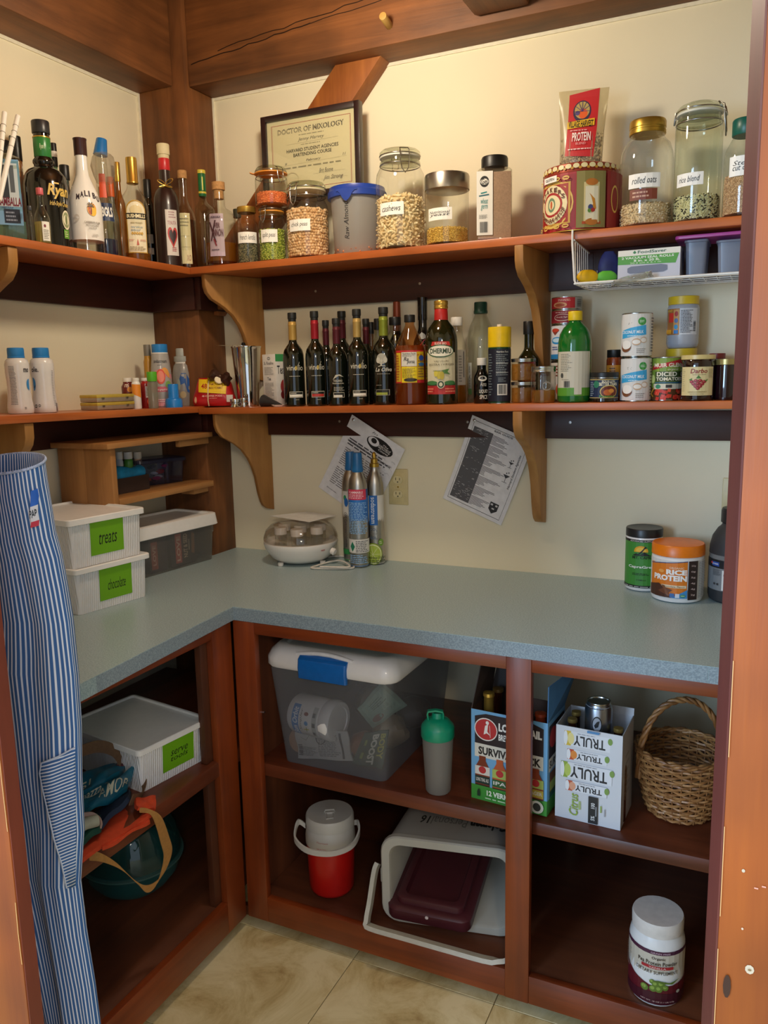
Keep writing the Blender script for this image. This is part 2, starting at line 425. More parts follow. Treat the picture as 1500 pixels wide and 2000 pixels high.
# diagonal brace
g = G(); poly = [(.663, 2.386), (.186, 1.870), (.186, 1.70), (.802+.012, 2.386)]
poly = [(.663, 2.378), (.190, 1.872), (.190, 1.700), (.809, 2.378)]
g.prism(poly, lambda p, k: (p[0], -.062 if k == 0 else 0, p[1]))
struct('diagonal_brace', g, wood('brace_timber', '#7e4216', '#a8652c', 2, 22, .55, coat=0, mottle=.3), bevel=.002, label='diagonal timber brace between corner post and back beam', cat='brace')
# plaster edge strips beside the post
CAULK = col('#e6dfc8', .7)
g = G(); g.box(.186, .192, -.006, 0, 1.833, 2.377); struct('trim_1', g, CAULK)
g = G(); g.box(0, .006, -.143, -.135, 1.833, 2.382); struct('trim_2', g, CAULK)
g = G(); g.box(.19, 2.35, -.126, 0, .0, .0); g.bm.free()
g = G(); g.box(.192, 2.35, -.004, 0, 2.368, 2.377); struct('trim_3', g, CAULK)
g = G(); g.box(0, .004, -1.5, -.143, 2.373, 2.382); struct('trim_4', g, CAULK)

# doorway casing boards that frame the picture
JW = jambwood(2)
g = G(); g.box(.60, .985, -1.622, -1.6, 0, 2.10); lc = struct('door_casing', g, JW, bevel=.001, label='reddish wooden door casing at the left of the doorway', cat='casing')
g = G(); g.box(.9853, .9868, -1.6205, -1.600, 0, 2.099); g.done('jamb_edge_shade', wood('red_jamb_shade', '#6a2c1c', '#823a24', 2, 15, .5, coat=.05), lc, 30)  # shade on the inward edge, painted as a strip of darker wood colour
d = D()
for (x, z0, z1) in ((.9842, .93, 1.06), (.9846, .74, .83), (.9838, 1.10, 1.14)): d.line([(x, z0), (x-.0009, (z0+z1)/2), (x, z1)], .0012, '#d9a35e')
plane_print(d, 'chipped_edge', lc, (0, -1.6222, 0), (1, 0, 0), (0, 0, 1), (0, -1, 0))
g = G(); g.prism([(1.8115, -1.592), (1.8205, -1.615), (2.15, -1.615), (2.15, -1.592)], lambda p, k: (p[0], p[1], 0 if k == 0 else 2.10)); rc = struct('door_casing', g, JW, bevel=.0008, label='orange-brown wooden door casing at the right of the doorway', cat='casing')
g = G(); g.prism([(1.8100, -1.5915), (1.8190, -1.6155), (1.8204, -1.6152), (1.8115, -1.5915)], lambda p, k: (p[0], p[1], 0 if k == 0 else 2.099)); g.done('jamb_edge_shade', wood('maroon_jamb_shade', '#5a2a26', '#70362e', 2, 15, .5, coat=.05), rc, 30)  # edge turned from the light: its shade is put into the maroon colour
d = D()
for (u, v, r) in ((1464, 1893, .0035), (1452, 1700, .0013), (1450, 1813, .0009)):
    p = aty(u, v, -1.615); d.ell(p[0], p[2], r, r*1.2, '#cdbda4' if r > .001 else '#d8bea4', n=9)
for (u, v) in ((1477, 1734), (1492, 1731)):
    p = aty(u, v, -1.615); d.rect(p[0]-.0015, p[2]-.0006, p[0]+.0015, p[2]+.0006, '#e3a592')
q_ = aty(1421, 1925, -1.615); d.ell(q_[0]-.0005, q_[2], .003, .011, '#3a2018', n=10); p = aty(1464, 1893, -1.615); d.ell(p[0], p[2], .0014, .001, '#8a7350', n=8)
for z0, z1 in ((.93, 1.02), (1.05, 1.13), (1.19, 1.27)): d.line([(1.8212, z0), (1.8209, z1)], .0006, '#e0b27a')
plane_print(d, 'scuffs_and_nail_holes', rc, (0, -1.6152, 0), (1, 0, 0), (0, 0, 1), (0, -1, 0))
g = G(); g.box(.60, 2.15, -1.622, -1.6, 2.10, 2.2); struct('door_casing', g, jambwood(0), bevel=.001, label='wooden head casing over the doorway', cat='casing')

# ================================================================== CABINETS
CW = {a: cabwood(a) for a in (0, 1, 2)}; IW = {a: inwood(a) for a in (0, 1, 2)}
ca = thing('base_cabinet', 'open reddish wooden base cabinet along the back wall, two bays with one shelf each', 'cabinet', (1.5, -.3, .03))
def cb(name, par, m, x0, x1, y0, y1, z0, z1, bev=.0015, label=None):
    g = G(); o0 = Vector(par.location); g.box(x0-o0.x, x1-o0.x, y0-o0.y, y1-o0.y, z0-o0.z, z1-o0.z); o = g.done(name, m, par, 30, bev)
    if label: o['label'] = label
    return o
cb('stile', ca, CW[2], .611, .676, -.62, -.600, .03, .879)
cb('stile', ca, CW[2], 1.343, 1.400, -.621, -.600, .03, .879)
cb('stile', ca, CW[2], 1.97, 2.03, -.62, -.600, .03, .879)
cb('rail', ca, CW[0], .676, 1.343, -.62, -.601, .848, .879); cb('rail', ca, CW[0], 1.400, 1.97, -.62, -.601, .848, .879)
cb('rail', ca, CW[0], .676, 1.343, -.62, -.601, .03, .102); cb('rail', ca, CW[0], 1.400, 1.97, -.62, -.601, .03, .102)
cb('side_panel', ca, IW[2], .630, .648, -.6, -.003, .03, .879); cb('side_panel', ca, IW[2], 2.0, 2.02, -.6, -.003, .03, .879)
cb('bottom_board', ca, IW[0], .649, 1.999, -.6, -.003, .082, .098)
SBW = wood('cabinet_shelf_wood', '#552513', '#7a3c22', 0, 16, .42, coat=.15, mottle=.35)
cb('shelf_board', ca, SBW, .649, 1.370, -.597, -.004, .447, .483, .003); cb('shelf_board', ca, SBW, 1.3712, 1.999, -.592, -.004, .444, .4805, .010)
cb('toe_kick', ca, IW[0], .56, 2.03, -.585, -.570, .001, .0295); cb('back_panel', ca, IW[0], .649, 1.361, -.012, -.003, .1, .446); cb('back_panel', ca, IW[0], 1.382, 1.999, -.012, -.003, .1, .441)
g = G(); g.tube([(-1.5+.676, -.3, .60), (-1.5+.683, -.3, .60)], .003, 8); o = g.done('screw', steel(), ca)
cl = thing('base_cabinet', 'open reddish wooden base cabinet along the left wall with one shelf', 'cabinet', (.3, -1, .03))
cb('stile', cl, CW[2], .585, .605, -.700, -.6205, .03, .879); cb('rail', cl, CW[1], .586, .605, -1.5, -.700, .850, .879); cb('rail', cl, CW[1], .586, .605, -1.5, -.700, .03, .118)
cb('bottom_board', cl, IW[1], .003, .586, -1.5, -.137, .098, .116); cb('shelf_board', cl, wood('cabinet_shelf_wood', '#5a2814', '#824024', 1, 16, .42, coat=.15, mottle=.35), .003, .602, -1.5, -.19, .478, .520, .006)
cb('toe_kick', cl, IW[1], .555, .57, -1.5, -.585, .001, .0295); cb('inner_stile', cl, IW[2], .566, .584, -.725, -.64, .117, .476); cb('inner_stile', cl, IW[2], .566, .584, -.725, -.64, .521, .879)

# countertop
def laminate(h1, h2, nm):
    m = bpy.data.materials.new(nm); m.use_nodes = True; nt = m.node_tree; b = nt.nodes['Principled BSDF']; N = nt.nodes.new; L = nt.links.new
    tc = N('ShaderNodeTexCoord'); n = N('ShaderNodeTexNoise'); n.inputs['Scale'].default_value = 330; n.inputs['Detail'].default_value = 3
    L(tc.outputs['Object'], n.inputs['Vector']); r = N('ShaderNodeValToRGB'); r.color_ramp.elements[0].position = .38; r.color_ramp.elements[1].position = .62
    r.color_ramp.elements[0].color = lin(h1); r.color_ramp.elements[1].color = lin(h2); L(n.outputs['Fac'], r.inputs[0])
    L(r.outputs[0], b.inputs['Base Color']); b.inputs['Roughness'].default_value = .32; b.inputs['Specular IOR Level'].default_value = .5; return m
LAM = laminate('#8fa5ab', '#adc1c4', 'blue_green_laminate')
g = G(); poly = [(.001, -.001), (2.349, -.001), (2.349, -.632), (.6145, -.6200), (.653, -1.187), (.672, -1.499), (.001, -1.499)]
g.prism(poly, lambda p, k: (p[0], p[1], .8795 if k == 0 else .915))
ct = g.done('countertop', LAM, None, 30); tag(ct, 'blue-green speckled laminate worktop turning the corner over both cabinets', 'countertop')
LAME = laminate('#7c8c96', '#98a7b0', 'blue_grey_edge_laminate')
def edge(a, b, z0=.8800, z1=.9135, th=.0012):
    a = Vector((a[0], a[1], 0)); b = Vector((b[0], b[1], 0)); t = (b-a).normalized(); n = Vector((t.y, -t.x, 0))
    g = G(); g.obox(a+Vector((0, 0, z0)), b-a, n*th, (0, 0, z1-z0)); return g.done('front_edge', LAME, ct, 0)
edge((.6150, -.6200), (1.757, -.6279)); edge((1.7585, -.6279), (2.349, -.632)); edge((.672, -1.499), (.6145, -.6200) if False else (.6147, -.6205))

# ================================================================== WALL SHELVES
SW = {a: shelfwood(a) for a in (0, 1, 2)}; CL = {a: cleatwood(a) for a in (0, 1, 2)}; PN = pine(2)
zb1 = lambda x, y: (1.4052+.0085*x) if x > .22 else (1.4095-.0118*y*1.0)      # top of the middle shelf (it sags a little)
zb2 = lambda x, y: 1.8331
BR = [(0, 0), (0, 0)]
PROF = [(.212, 1.3885), (.211, 1.353), (.205, 1.334), (.189, 1.315), (.171, 1.306), (.144, 1.291), (.116, 1.269), (.093, 1.239), (.080, 1.212), (.068, 1.177), (.059, 1.125), (.050, 1.092), (.043, 1.078), (.028, 1.066), (.001, 1.060), (.001, 1.3885)]
def bracket(par, f0, b0, dz, th, sc=1.0):
    """board from the wall point b0 to the front point f0 (right-hand face), th thick to the left"""
    f0 = Vector((*f0, 0)); b0 = Vector((*b0, 0)); t = (f0-b0).normalized(); n = Vector((t.y, -t.x, 0)); 
    o0 = Vector(par.location)
    g = G(); L = .212
    g.prism(PROF, lambda p, k: tuple(b0 + t*(p[0]*sc) + n*(th if k else 0) + Vector((0, 0, 1.3885+(p[1]-1.3885)*1.0+dz)) - o0))
    return g.done('bracket', PN, par, 40, .002)
for nm, zf, th, lab in (('u', lambda x, y: 1.8331, .0205, 'upper'), ('l', zb1, .0195, 'middle')):
    zt = zf(.5, -.1); zc = 1.713 if nm == 'u' else 1.311; zu = zt-th
    s = thing('wall_shelf', f'long reddish {lab} wall shelf on pine brackets along the back wall', 'shelf', (1.2, -.1, zu))
    g = G(); x0, x1 = .2205, 2.349
    ps = []
    for z_off in (-th, 0):
        for (x, y) in ((x0, -.210), (x1, -.210), (x1, -.001), (x0, -.001)): ps.append((x-1.2, y+.1, zf(x, y)+z_off-zu))
    g.hexa(ps); g.done('board', SW[0], s, 30, .002)
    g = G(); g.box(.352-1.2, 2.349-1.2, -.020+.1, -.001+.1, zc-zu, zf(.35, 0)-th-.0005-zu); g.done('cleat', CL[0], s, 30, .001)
    if nm == 'u': spec = (((.262, -.202), (.345, -.001), .022), ((1.262, -.205), (1.282, -.001), .024)); dz = 1.8125-1.3885
    else: spec = (((.272, -.204), (.352, -.001), .016), ((1.262, -.205), (1.277, -.001), .026)); dz = -.001
    for f0, b0, tt in spec:
        d_ = dz if nm == 'u' else zf(f0[0], 0)-th-1.3885-.001
        t = bracket(s, f0, b0, d_, tt, 1.0)
        if f0[0] > 1: t.name = 'bracket'
    s2 = thing('wall_shelf', f'short reddish {lab} wall shelf along the left wall', 'shelf', (.1, -.8, zu))
    g = G(); ps = []
    for z_off in (-th, 0):
        for (x, y) in ((.001, -1.499), (.2195, -1.499), (.2195, -.1365), (.001, -.1365)): ps.append((x-.1, y+.8, zf(.1, y)+z_off-zu))
    g.hexa(ps); g.done('board', SW[1], s2, 30, .002)
    g = G(); ps = []
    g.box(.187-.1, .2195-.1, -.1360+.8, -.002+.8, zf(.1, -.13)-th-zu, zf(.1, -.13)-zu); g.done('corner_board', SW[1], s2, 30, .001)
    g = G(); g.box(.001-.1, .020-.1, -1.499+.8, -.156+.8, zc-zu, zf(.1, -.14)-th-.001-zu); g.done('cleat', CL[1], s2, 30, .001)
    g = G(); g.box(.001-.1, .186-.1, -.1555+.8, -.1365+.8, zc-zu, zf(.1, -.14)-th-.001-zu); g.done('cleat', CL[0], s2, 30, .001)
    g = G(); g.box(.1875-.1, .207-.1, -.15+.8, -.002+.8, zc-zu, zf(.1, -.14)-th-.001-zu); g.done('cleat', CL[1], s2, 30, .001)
    yb = -.813
    bracket(s2, (.203, yb-.028), (.001, yb-.028), zf(.1, yb)-th-1.3885-.001, .028, 1.0)
    # screws in the cleats
    for x in ((.55, .9, 1.36) if nm == 'u' else (.62, 1.045, 1.345)):
        g = G(); g.lathe([(.004, 0), (.004, .0012), (.001, .0016)], 10); o = g.done('screw', steel('#9a9a98', .35), s, 40, 0, (x-1.2, .0795, zc+.045-zu), (PI/2, 0, 0))
print('structure done')
# ================================================================== JARS AND BOTTLES
CLR = glass('#fafbf8', name='clear_glass'); GRN = glass('#f1f5ec', name='greenish_glass'); SMOKE = glass('#8a9a70', name='olive_glass')
BLK = col('#0a0b0a', .12, 0, 0, coat=.4); DKGR = col('#0c1109', .07, 0, 0, coat=.6); BLKCAP = col('#121212', .4, 0, 0)
WHT = col('#eeeae0', .4, 0, .02); GOLD = col('#c9a24a', .3, .8, .03); BRASS = col('#b8963f', .32, .85, .03); SILV = steel('#b9b9b4', .25); CORK = col('#b98a55', .8, 0, .15, 200)
AMBER = glass('#c98a2c', .35, '#c98528', .3, 'amber_liquid'); PAPER = '#efece2'; INK = '#222222'
LATCH = steel('#a9a9a6', .25)
def bprof(nr, sh, nk, top=1.0, br=.95, n=6, base=.012):
    p = [(br*.2, 0), (br, 0), (1, base), (1, sh)]
    for i in range(1, n+1):
        t = i/n; p.append((nr+(1-nr)*(.5+.5*math.cos(PI*t)), sh+(nk-sh)*t))
    p.append((nr, top)); return p
def cyl(r, a, b, e=.004): return [(r*.96, a), (r, a+e), (r, b-e), (r*.97, b)]
def solid(r, a, b, e=.006): return [(.001, a), (r*.97, a), (r, a+e), (r, b-e), (r*.95, b), (.001, b)]
def liquid(prof, top, k=.94):
    out = [(r*k, z+.004) for r, z in prof if z < top]; out.append((interp(prof, top)*k, top)); return out
def ico(sub=1):
    bm = bmesh.new(); bmesh.ops.create_icosphere(bm, subdivisions=sub, radius=1)
    V = np.array([v.co[:] for v in bm.verts]); F = np.array([[v.index for v in f.verts] for f in bm.faces]); bm.free(); return V, F
_I1, _I2 = ico(1), ico(2)
def grains(name, label, cat, c, rad, z0, z1, abc, mats, n=None, seed=1, hi=False, group=None, curve=0, mound=0, core=True):
    """loose food filling a jar: many small pieces against the wall and on the heap, one countless 'stuff' object"""
    rg = np.random.RandomState(seed); a, b, h = abc; V, F = _I2 if hi else _I1
    H = z1-z0; pts = []
    rows = max(1, int(H/(b*1.7))); cols = int(2*PI*rad/(a*1.75))
    for i in range(rows):
        for j in range(cols):
            th = 2*PI*(j+.5*(i % 2)+rg.uniform(-.25, .25))/cols; z = z0+b+(H-b)*(i+rg.uniform(-.2, .2))/rows
            r = rad-b*rg.uniform(.7, 1.3); pts.append((r*math.cos(th), r*math.sin(th), z, th))
    for _ in range(int(PI*rad*rad/(a*b*2.2))):
        r = rad*math.sqrt(rg.rand())*.96; th = rg.rand()*2*PI
        pts.append((r*math.cos(th), r*math.sin(th), z1+mound*(1-(r/rad)**2)+rg.uniform(-.3, .3)*b, th))
    Vs, Fs, M = [], [], []; off = 0
    for (x, y, z, th) in pts:
        sc = np.array([a, b, h])*rg.uniform(.82, 1.15, 3); v = V*sc
        if curve: v[:, 1] += curve*(v[:, 0]/a)**2*b
        ax = rg.randn(3); ax /= np.linalg.norm(ax); an = rg.rand()*2*PI
        v = v@np.array(Matrix.Rotation(an, 3, Vector(ax))).T + np.array([x, y, z])
        Vs.append(v); Fs.append(F+off); off += len(v); M += [rg.randint(len(mats))]*len(F)
    Vs = np.concatenate(Vs); Fs = np.concatenate(Fs)
    me = bpy.data.meshes.new(name); me.from_pydata(Vs.tolist(), [], Fs.tolist())
    nb = len(Fs)
    for m in mats: me.materials.append(m)
    me.polygons.foreach_set('material_index', M); me.polygons.foreach_set('use_smooth', [True]*nb)
    if core:
        bm = bmesh.new(); bm.from_mesh(me); k = rad-b*1.1; s = 20
        lo = [bm.verts.new((k*math.cos(2*PI*i/s), k*math.sin(2*PI*i/s), z0+.001)) for i in range(s)]; hi_ = [bm.verts.new((v.co.x, v.co.y, z1)) for v in lo]
        for i in range(s): bm.faces.new([lo[i], lo[(i+1) % s], hi_[(i+1) % s], hi_[i]])
        bm.faces.new(hi_); bm.faces.new(lo[::-1]); bm.to_mesh(me); bm.free()
    o = bpy.data.objects.new(name, me); COL.objects.link(o); o.location = (c[0], c[1], 0)
    return tag(o, label, cat, group, 'stuff')
def bail(t, R, zl, r_out, side=0.0, sc=1.0, mat=None):
    """wire clamp of a preserving jar: two ring wires round the neck, lever loop at one side, hinge opposite"""
    mat = mat or LATCH; g = G(); n = 28; wr = .0011*sc
    g.tube([(r_out*1.02*math.cos(2*PI*i/n), r_out*1.02*math.sin(2*PI*i/n), zl-.010*sc) for i in range(n)], wr, 6, True)
    g.tube([(r_out*1.03*math.cos(2*PI*i/n), r_out*1.03*math.sin(2*PI*i/n), zl+.008*sc) for i in range(n)], wr, 6, True)
    for s, nm in ((0, 'lever'), (PI, 'hinge')):
        a = side+s; ca, sa = math.cos(a), math.sin(a); tx, ty = -sa, ca; w_ = .009*sc
        P = lambda d, k, z: (ca*(r_out*1.04+d)+tx*k, sa*(r_out*1.04+d)+ty*k, zl+z*sc)
        if nm == 'lever':
            g.tube([P(.002, -w_, .012), P(.004, -w_, -.008), P(.006, -w_*.7, -.024), P(.006, 0, -.032), P(.006, w_*.7, -.024), P(.004, w_, -.008), P(.002, w_, .012)], wr, 6)
            g.tube([P(-.010, -w_*.9, .017), P(.002, -w_, .012), P(.006, -w_, .000), P(.006, w_, .000), P(.002, w_, .012), P(-.010, w_*.9, .017)], wr, 6, True)
        else:
            g.tube([P(0, -w_*.7, .010), P(.005, -w_*.7, -.004), P(.003, w_*.7, -.008), P(0, w_*.7, .010)], wr, 6, True)
    o = g.done('wire_clamp', mat, t, 60); return o
def handwriting(d, words, x0, y0, x1, y1, ink='#1b1b22'):
    n = len(words)
    for i, wd in enumerate(words):
        yy1 = y1-(y1-y0)*i/n; yy0 = y1-(y1-y0)*(i+1)/n+.1*(y1-y0)/n
        d.text(wd, x0, yy0, x1, yy1, ink, .0, .28)
def sticker(words, x0, y0, x1, y1, pad=.12, base='#f3f1ea'):
    def fn(d):
        d.rect(x0, y0, x1, y1, base); w_, h_ = x1-x0, y1-y0
        handwriting(d, words, x0+w_*pad, y0+h_*.24, x1-w_*pad, y1-h_*.24)
    return fn

# ---------------------------------------------------------------- upper shelf, left end (bottles), base height zb2
G_UL = 'liquor bottles on the upper shelf'
def UL(u0, u1, vt, x, vm=None, **k): return pl(u0, u1, vt, zb2, x=x, vm=vm or 400, **k)
def UB(u0, u1, vt, y, vm=None, **k): return pl(u0, u1, vt, zb2, y=y, vm=vm or 420, **k)

P = UL(-16, 50, 272, .145)
def dec(d):
    d.rect(-.62, .16, .78, .80, '#7fb0d8'); d.rect(-.52, .34, .66, .76, '#c9d6dc'); d.rect(-.30, .42, .10, .74, '#33393f'); d.rect(.2, .48, .45, .74, '#5a6268')
    d.text('SAMBALLA', -.60, .345, .76, .43, '#7a2238', .02); d.rect(-.30, .18, .62, .315, '#222a3a'); d.fine(-.22, .19, .54, .30, 3, '#8f9bb0'); d.fine(-.4, .32, .6, .342, 1, '#5a7aa0')
item('liquor_bottle', 'square clear glass bottle with light blue framed label, far left of upper shelf', 'bottle', P,
     [('glass_body', GRN, [(.9, 0), (1, .02), (1, .74), (.9, .82), (.45, .86), (.42, .93)], (1, .8, .25)),
      ('base_liquid', glass('#bfe3d8', .25, '#a9d8cc', .6, 'aqua_liquid'), [(.88, .02), (.9, .03), (.9, .2), (.2, .2)], (1, .8, .25)),
      ('cap', col('#2a2f38', .3), solid(.40, .90, 1.0))], [(0, dec)], G_UL)
for k, (a, b) in enumerate((((2, 385), (9, 219)), ((12, 352), (35, 226)))):
    p0 = atx(a[0]-14, a[1]+40, .205); p1 = atx(b[0], b[1], .17)
    p0 = Vector(p0) if p0[2] > 1.835 else Vector(p0)
    t = thing('stirring_stick', ['white plastic stirring stick standing straight before the clear bottle', 'white plastic stirring stick leaning right before the clear bottle'][k], 'stirrer', tuple(p0), 0, 'stirring sticks')
    g = G(); g.tube([(0, 0, 0), tuple(Vector(p1)-p0)], .0062, 10); g.done('stick', col('#f2efe8', .35, 0, .02), t, 40, .002)
    g = G(); v = Vector(p1)-p0
    for f in (.62, .72, .8, .87): q = v*f; g.tube([tuple(q), tuple(q+v.normalized()*.0012)], .0066, 10)
    g.done('marking', col('#8a8074', .5), t, 40)
P = UL(27, 54, 266, .042); item('liquor_bottle', 'slim bottle with orange neck and black cap behind the blue framed bottle', 'bottle', P,
     [('glass_body', col('#b5651e', .15, 0, .03, coat=.4), bprof(.8, .5, .62, .8)), ('cap', BLKCAP, solid(.86, .79, 1.0))],
     [(0, lambda d: d.text('BAILERS', -.6, .70, .6, .725, '#e8c9a0'))], G_UL)
P = UL(1, 20, 243, .05); item('liquor_bottle', 'tall dark bottle with black cap at the far left back', 'bottle', P,
     [('glass_body', DKGR, bprof(.55, .5, .72, .85)), ('cap', BLKCAP, solid(.62, .82, 1.0))], None, G_UL)
P = UL(47, 136, 232, .115)
def dec(d):
    d.text('Ryan', .05, .385, 1.18, .50, '#d9b65a', .03, .25); d.rect(.35, .50, .62, .512, '#d9b65a'); d.text('Irish-Style Cream', .12, .325, 1.1, .37, '#d9b65a', .015, .3)
    d.ell(.88, .235, .24, .075, '#e3ddc0'); d.ring(.88, .235, .20, .06, .02, '#8f9a70'); d.ell(.88, .235, .06, .04, '#6f7d52'); d.rect(.68, .09, .98, .16, '#5f9a35'); d.fine(.72, .1, .94, .15, 3, '#d9e0b0')
item('liquor_bottle', 'large round-shouldered black bottle with gold script and green neck band', 'bottle', P,
     [('glass_body', BLK, [(.9, 0), (1, .01), (1, .50), (.93, .575), (.76, .62), (.45, .65), (.42, .665), (.47, .68), (.47, .70), (.38, .72), (.36, .73), (.36, .90)]),
      ('neck_band', col('#2e7d3a', .3), cyl(.385, .725, .875)), ('gold_ring', GOLD, cyl(.395, .868, .88, .002)), ('cap', col('#26282c', .35), solid(.40, .905, 1.0))],
     [(0, dec), (1, lambda d: d.text("Ryan's", -.3, .77, .3, .82, '#dff0c8', .0, .3))], G_UL)
P = UL(65, 97, 366, .205, vm=420)
item('miniature_bottle', 'miniature clear bottle with pink cap and pale yellow liquid', 'bottle', P,
     [('glass_body', CLR, bprof(.38, .42, .72, .92)), ('liquid', glass('#e9e0a0', .4, '#d9cf8a', .3), liquid(bprof(.38, .42, .72, .92), .38)), ('cap', col('#d0606a', .4), solid(.45, .88, 1.0))],
     [(0, lambda d: (d.rect(-.05, .03, .95, .38, PAPER), d.ell(.3, .30, .14, .03, '#7a2a3a'), d.fine(.1, .06, .8, .24, 6, '#8a8a80')))], 'small liquor bottles')
P = UL(55, 66, 402, .212, vm=440); item('glass_vial', 'tiny clear vial between the clear bottle and the miniature', 'vial', P,
     [('glass_body', CLR, bprof(.6, .7, .8, .9)), ('stopper', col('#3a3f48', .3), solid(.7, .88, 1))], None)
P = UL(92, 134, 278, .045); item('liquor_bottle', 'pale green glass bottle with black capped neck behind the black bottle', 'bottle', P,
     [('glass_body', glass('#b8d8c4', .25, '#9ec4ae', .6), bprof(.26, .45, .78, .86)), ('cap', BLKCAP, solid(.32, .80, 1.0)), ('cap_band', WHT, cyl(.33, .88, .93))], None, G_UL)
P = UL(118, 144, 322, .100); item('liquor_bottle', 'low dark bottle with flat black cap behind the white bottle', 'bottle', P,
     [('glass_body', col('#3c4a44', .15, coat=.4), bprof(.6, .6, .75, .88)), ('cap', BLKCAP, solid(.75, .84, 1.0))], None, G_UL)
P = UL(131, 199, 266, .150)
MALP = [(.9, 0), (1, .015), (1, .02)]
def dec(d):
    for i, ch in enumerate('MALIBU'):
        x = -.50+i*.27; y = .44+.045*(1-((x-.15)/.8)**2); d.text(ch, x, y, x+(.10 if ch == 'I' else .22), y+.052, '#3a3038', .03)
    d.ell(.40, .375, .27, .055, '#e9a03c'); d.ell(.46, .36, .20, .042, '#f0c040'); d.ell(.30, .37, .10, .04, '#b8502c')
    d.line([(.36, .33), (.33, .40)], .0016, '#4a2f1a')
    for a in (20, 60, 110, 150, 195, -15): d.line([(.33, .40), (.33+.2*math.cos(math.radians(a)), .405+.035*math.sin(math.radians(a)))], .0022, '#3f2f12')
    d.text('CARIBBEAN RUM', -.08, .255, .80, .272, '#777068'); d.text('WITH COCONUT', -.02, .230, .74, .247, '#777068'); d.text('LIQUEUR', .14, .206, .58, .222, '#777068')
    d.ring(-.48, .30, .16, .03, .02, '#c9c4bc'); d.fine(.3, .145, .8, .165, 2, '#a09a92')
prof = [(.93, .0), (1, .012), (1, .385), (.96, .45), (.80, .54), (.56, .62), (.40, .68), (.35, .74), (.335, .88)]
item('rum_bottle', 'opaque white bottle with dark brown cap and palm tree emblem', 'bottle', P,
     [('glass_body', CLR, [(.93, 0), (1, .012), (1, .16)]), ('white_coat', col('#ecebe6', .15, coat=.4, var=.01), [(.1, .115), (1.005, .118)]+[(r*1.005, z) for r, z in prof[2:]]),
      ('cap', col('#3a1c1c', .3), [(.37, .85), (.38, .855), (.38, .98), (.40, .985), (.40, .995), (.1, 1.0)])], [(1, dec)], G_UL)
bpy.data.objects[-1] if False else None
P = UL(180, 226, 285, .120)
def dec(d):
    d.rect(-.5, .55, .5, .76, '#d8502c'); d.text('Bl', -.1, .68, .25, .74, '#f2e4d0', .02); d.text('Curac', -.4, .59, .45, .66, '#f2e4d0', .02)
    d.rect(-.55, .34, .9, .50, '#1c3158'); d.text('BOLS', -.25, .375, .75, .465, '#e9e9e4', .04)
item('liqueur_bottle', 'clear liqueur bottle with orange and navy labels and deep blue liquid', 'bottle', P,
     [('glass_body', CLR, [(.95, 0), (1, .01), (1, .36), (.88, .48), (.60, .56), (.55, .62), (.52, .80), (.48, .9), (.45, 1.0)]), ('liquid', col('#101a3a', .1, coat=.4), [(.9, .01), (.93, .02), (.93, .185), (.1, .185)])], [(0, dec)], G_UL)
c = atx(190, 270, .10)
t = thing('plastic_cup', 'small blue plastic cup upside down on a bottle neck wrapped in cling film', 'cup', (P[0], P[1], P[2]+P[4]*.93), 0)
g = G(); g.lathe([(.0195, 0), (.019, .002), (.0145, .042), (.013, .044), (.001, .044)], 20); g.done('cup', col('#1f6fb4', .3), t, rot=(-.12, .1, 0))
g = G(); n = 18
for i, (r, z) in enumerate(((.022, -.055), (.033, -.04), (.036, -.02), (.031, -.004), (.021, .006))):
    pass
g.loft([[((r*(1+.16*math.sin(5*a+r*200)))*math.cos(a)+.008, (r*(1+.13*math.cos(7*a)))*math.sin(a), z) for a in (2*PI*i/n for i in range(n))] for r, z in ((.020, -.075), (.029, -.055), (.033, -.03), (.029, -.008), (.019, .004))], False, False)
g.done('cling_film', glass('#eceae4', .14, '#d8d4cc', .6), t, 60)
P = UL(205, 231, 345, .060); item('liquor_bottle', 'small bottle with orange capsule beside the blue liqueur', 'bottle', P,
     [('glass_body', glass('#d8dcd0', .25, '#b9beae', .5), bprof(.5, .5, .72, .9)), ('capsule', col('#d8622c', .4), solid(.56, .78, 1.0))], None, G_UL)
P = UL(222, 245, 316, .026); item('liquor_bottle', 'amber whisky bottle with gold cap behind the whiskey with cream label', 'bottle', P,
     [('glass_body', col('#8f5212', .12, coat=.4), bprof(.42, .6, .74, .85)), ('cap', GOLD, solid(.5, .82, 1.0))], None, G_UL)
P = UL(233, 290, 304, .155)
def dec(d):
    d.poly([(-.62, .08), (.82, .08), (.82, .48)]+[(.10+.72*math.cos(math.radians(a)), .48+.10*math.sin(math.radians(a))) for a in range(15, 180, 15)]+[(-.62, .48)], '#b8923c')
    d.poly([(-.55, .09), (.75, .09), (.75, .475)]+[(.10+.65*math.cos(math.radians(a)), .475+.088*math.sin(math.radians(a))) for a in range(15, 180, 15)]+[(-.55, .475)], '#e9dfc0')
    d.ell(.10, .485, .42, .045, '#dccb9a'); d.rect(-.62, .40, .82, .455, '#15140f'); d.text('BUSHMILLS', -.55, .41, .75, .445, '#f2e6bc', .03)
    d.text('IRISH WHISKEY', -.30, .355, .5, .37, '#9a8a5a'); d.text('TRIPLE DISTILLED', -.3, .315, .5, .33, '#7a9ab0'); d.fine(-.3, .285, .5, .305, 2, '#8fa6b8')
    for i in range(5): d.ell(-.22+i*.16, .265, .075, .013, '#c9a24a')
    d.poly([(.02, .155), (.18, .155), (.10, .215)], '#c05a48'); d.fine(-.5, .19, -.1, .21, 2, '#c87a6a'); d.fine(.28, .19, .7, .21, 2, '#c87a6a'); d.fine(-.45, .10, .65, .145, 3, '#a89a78')
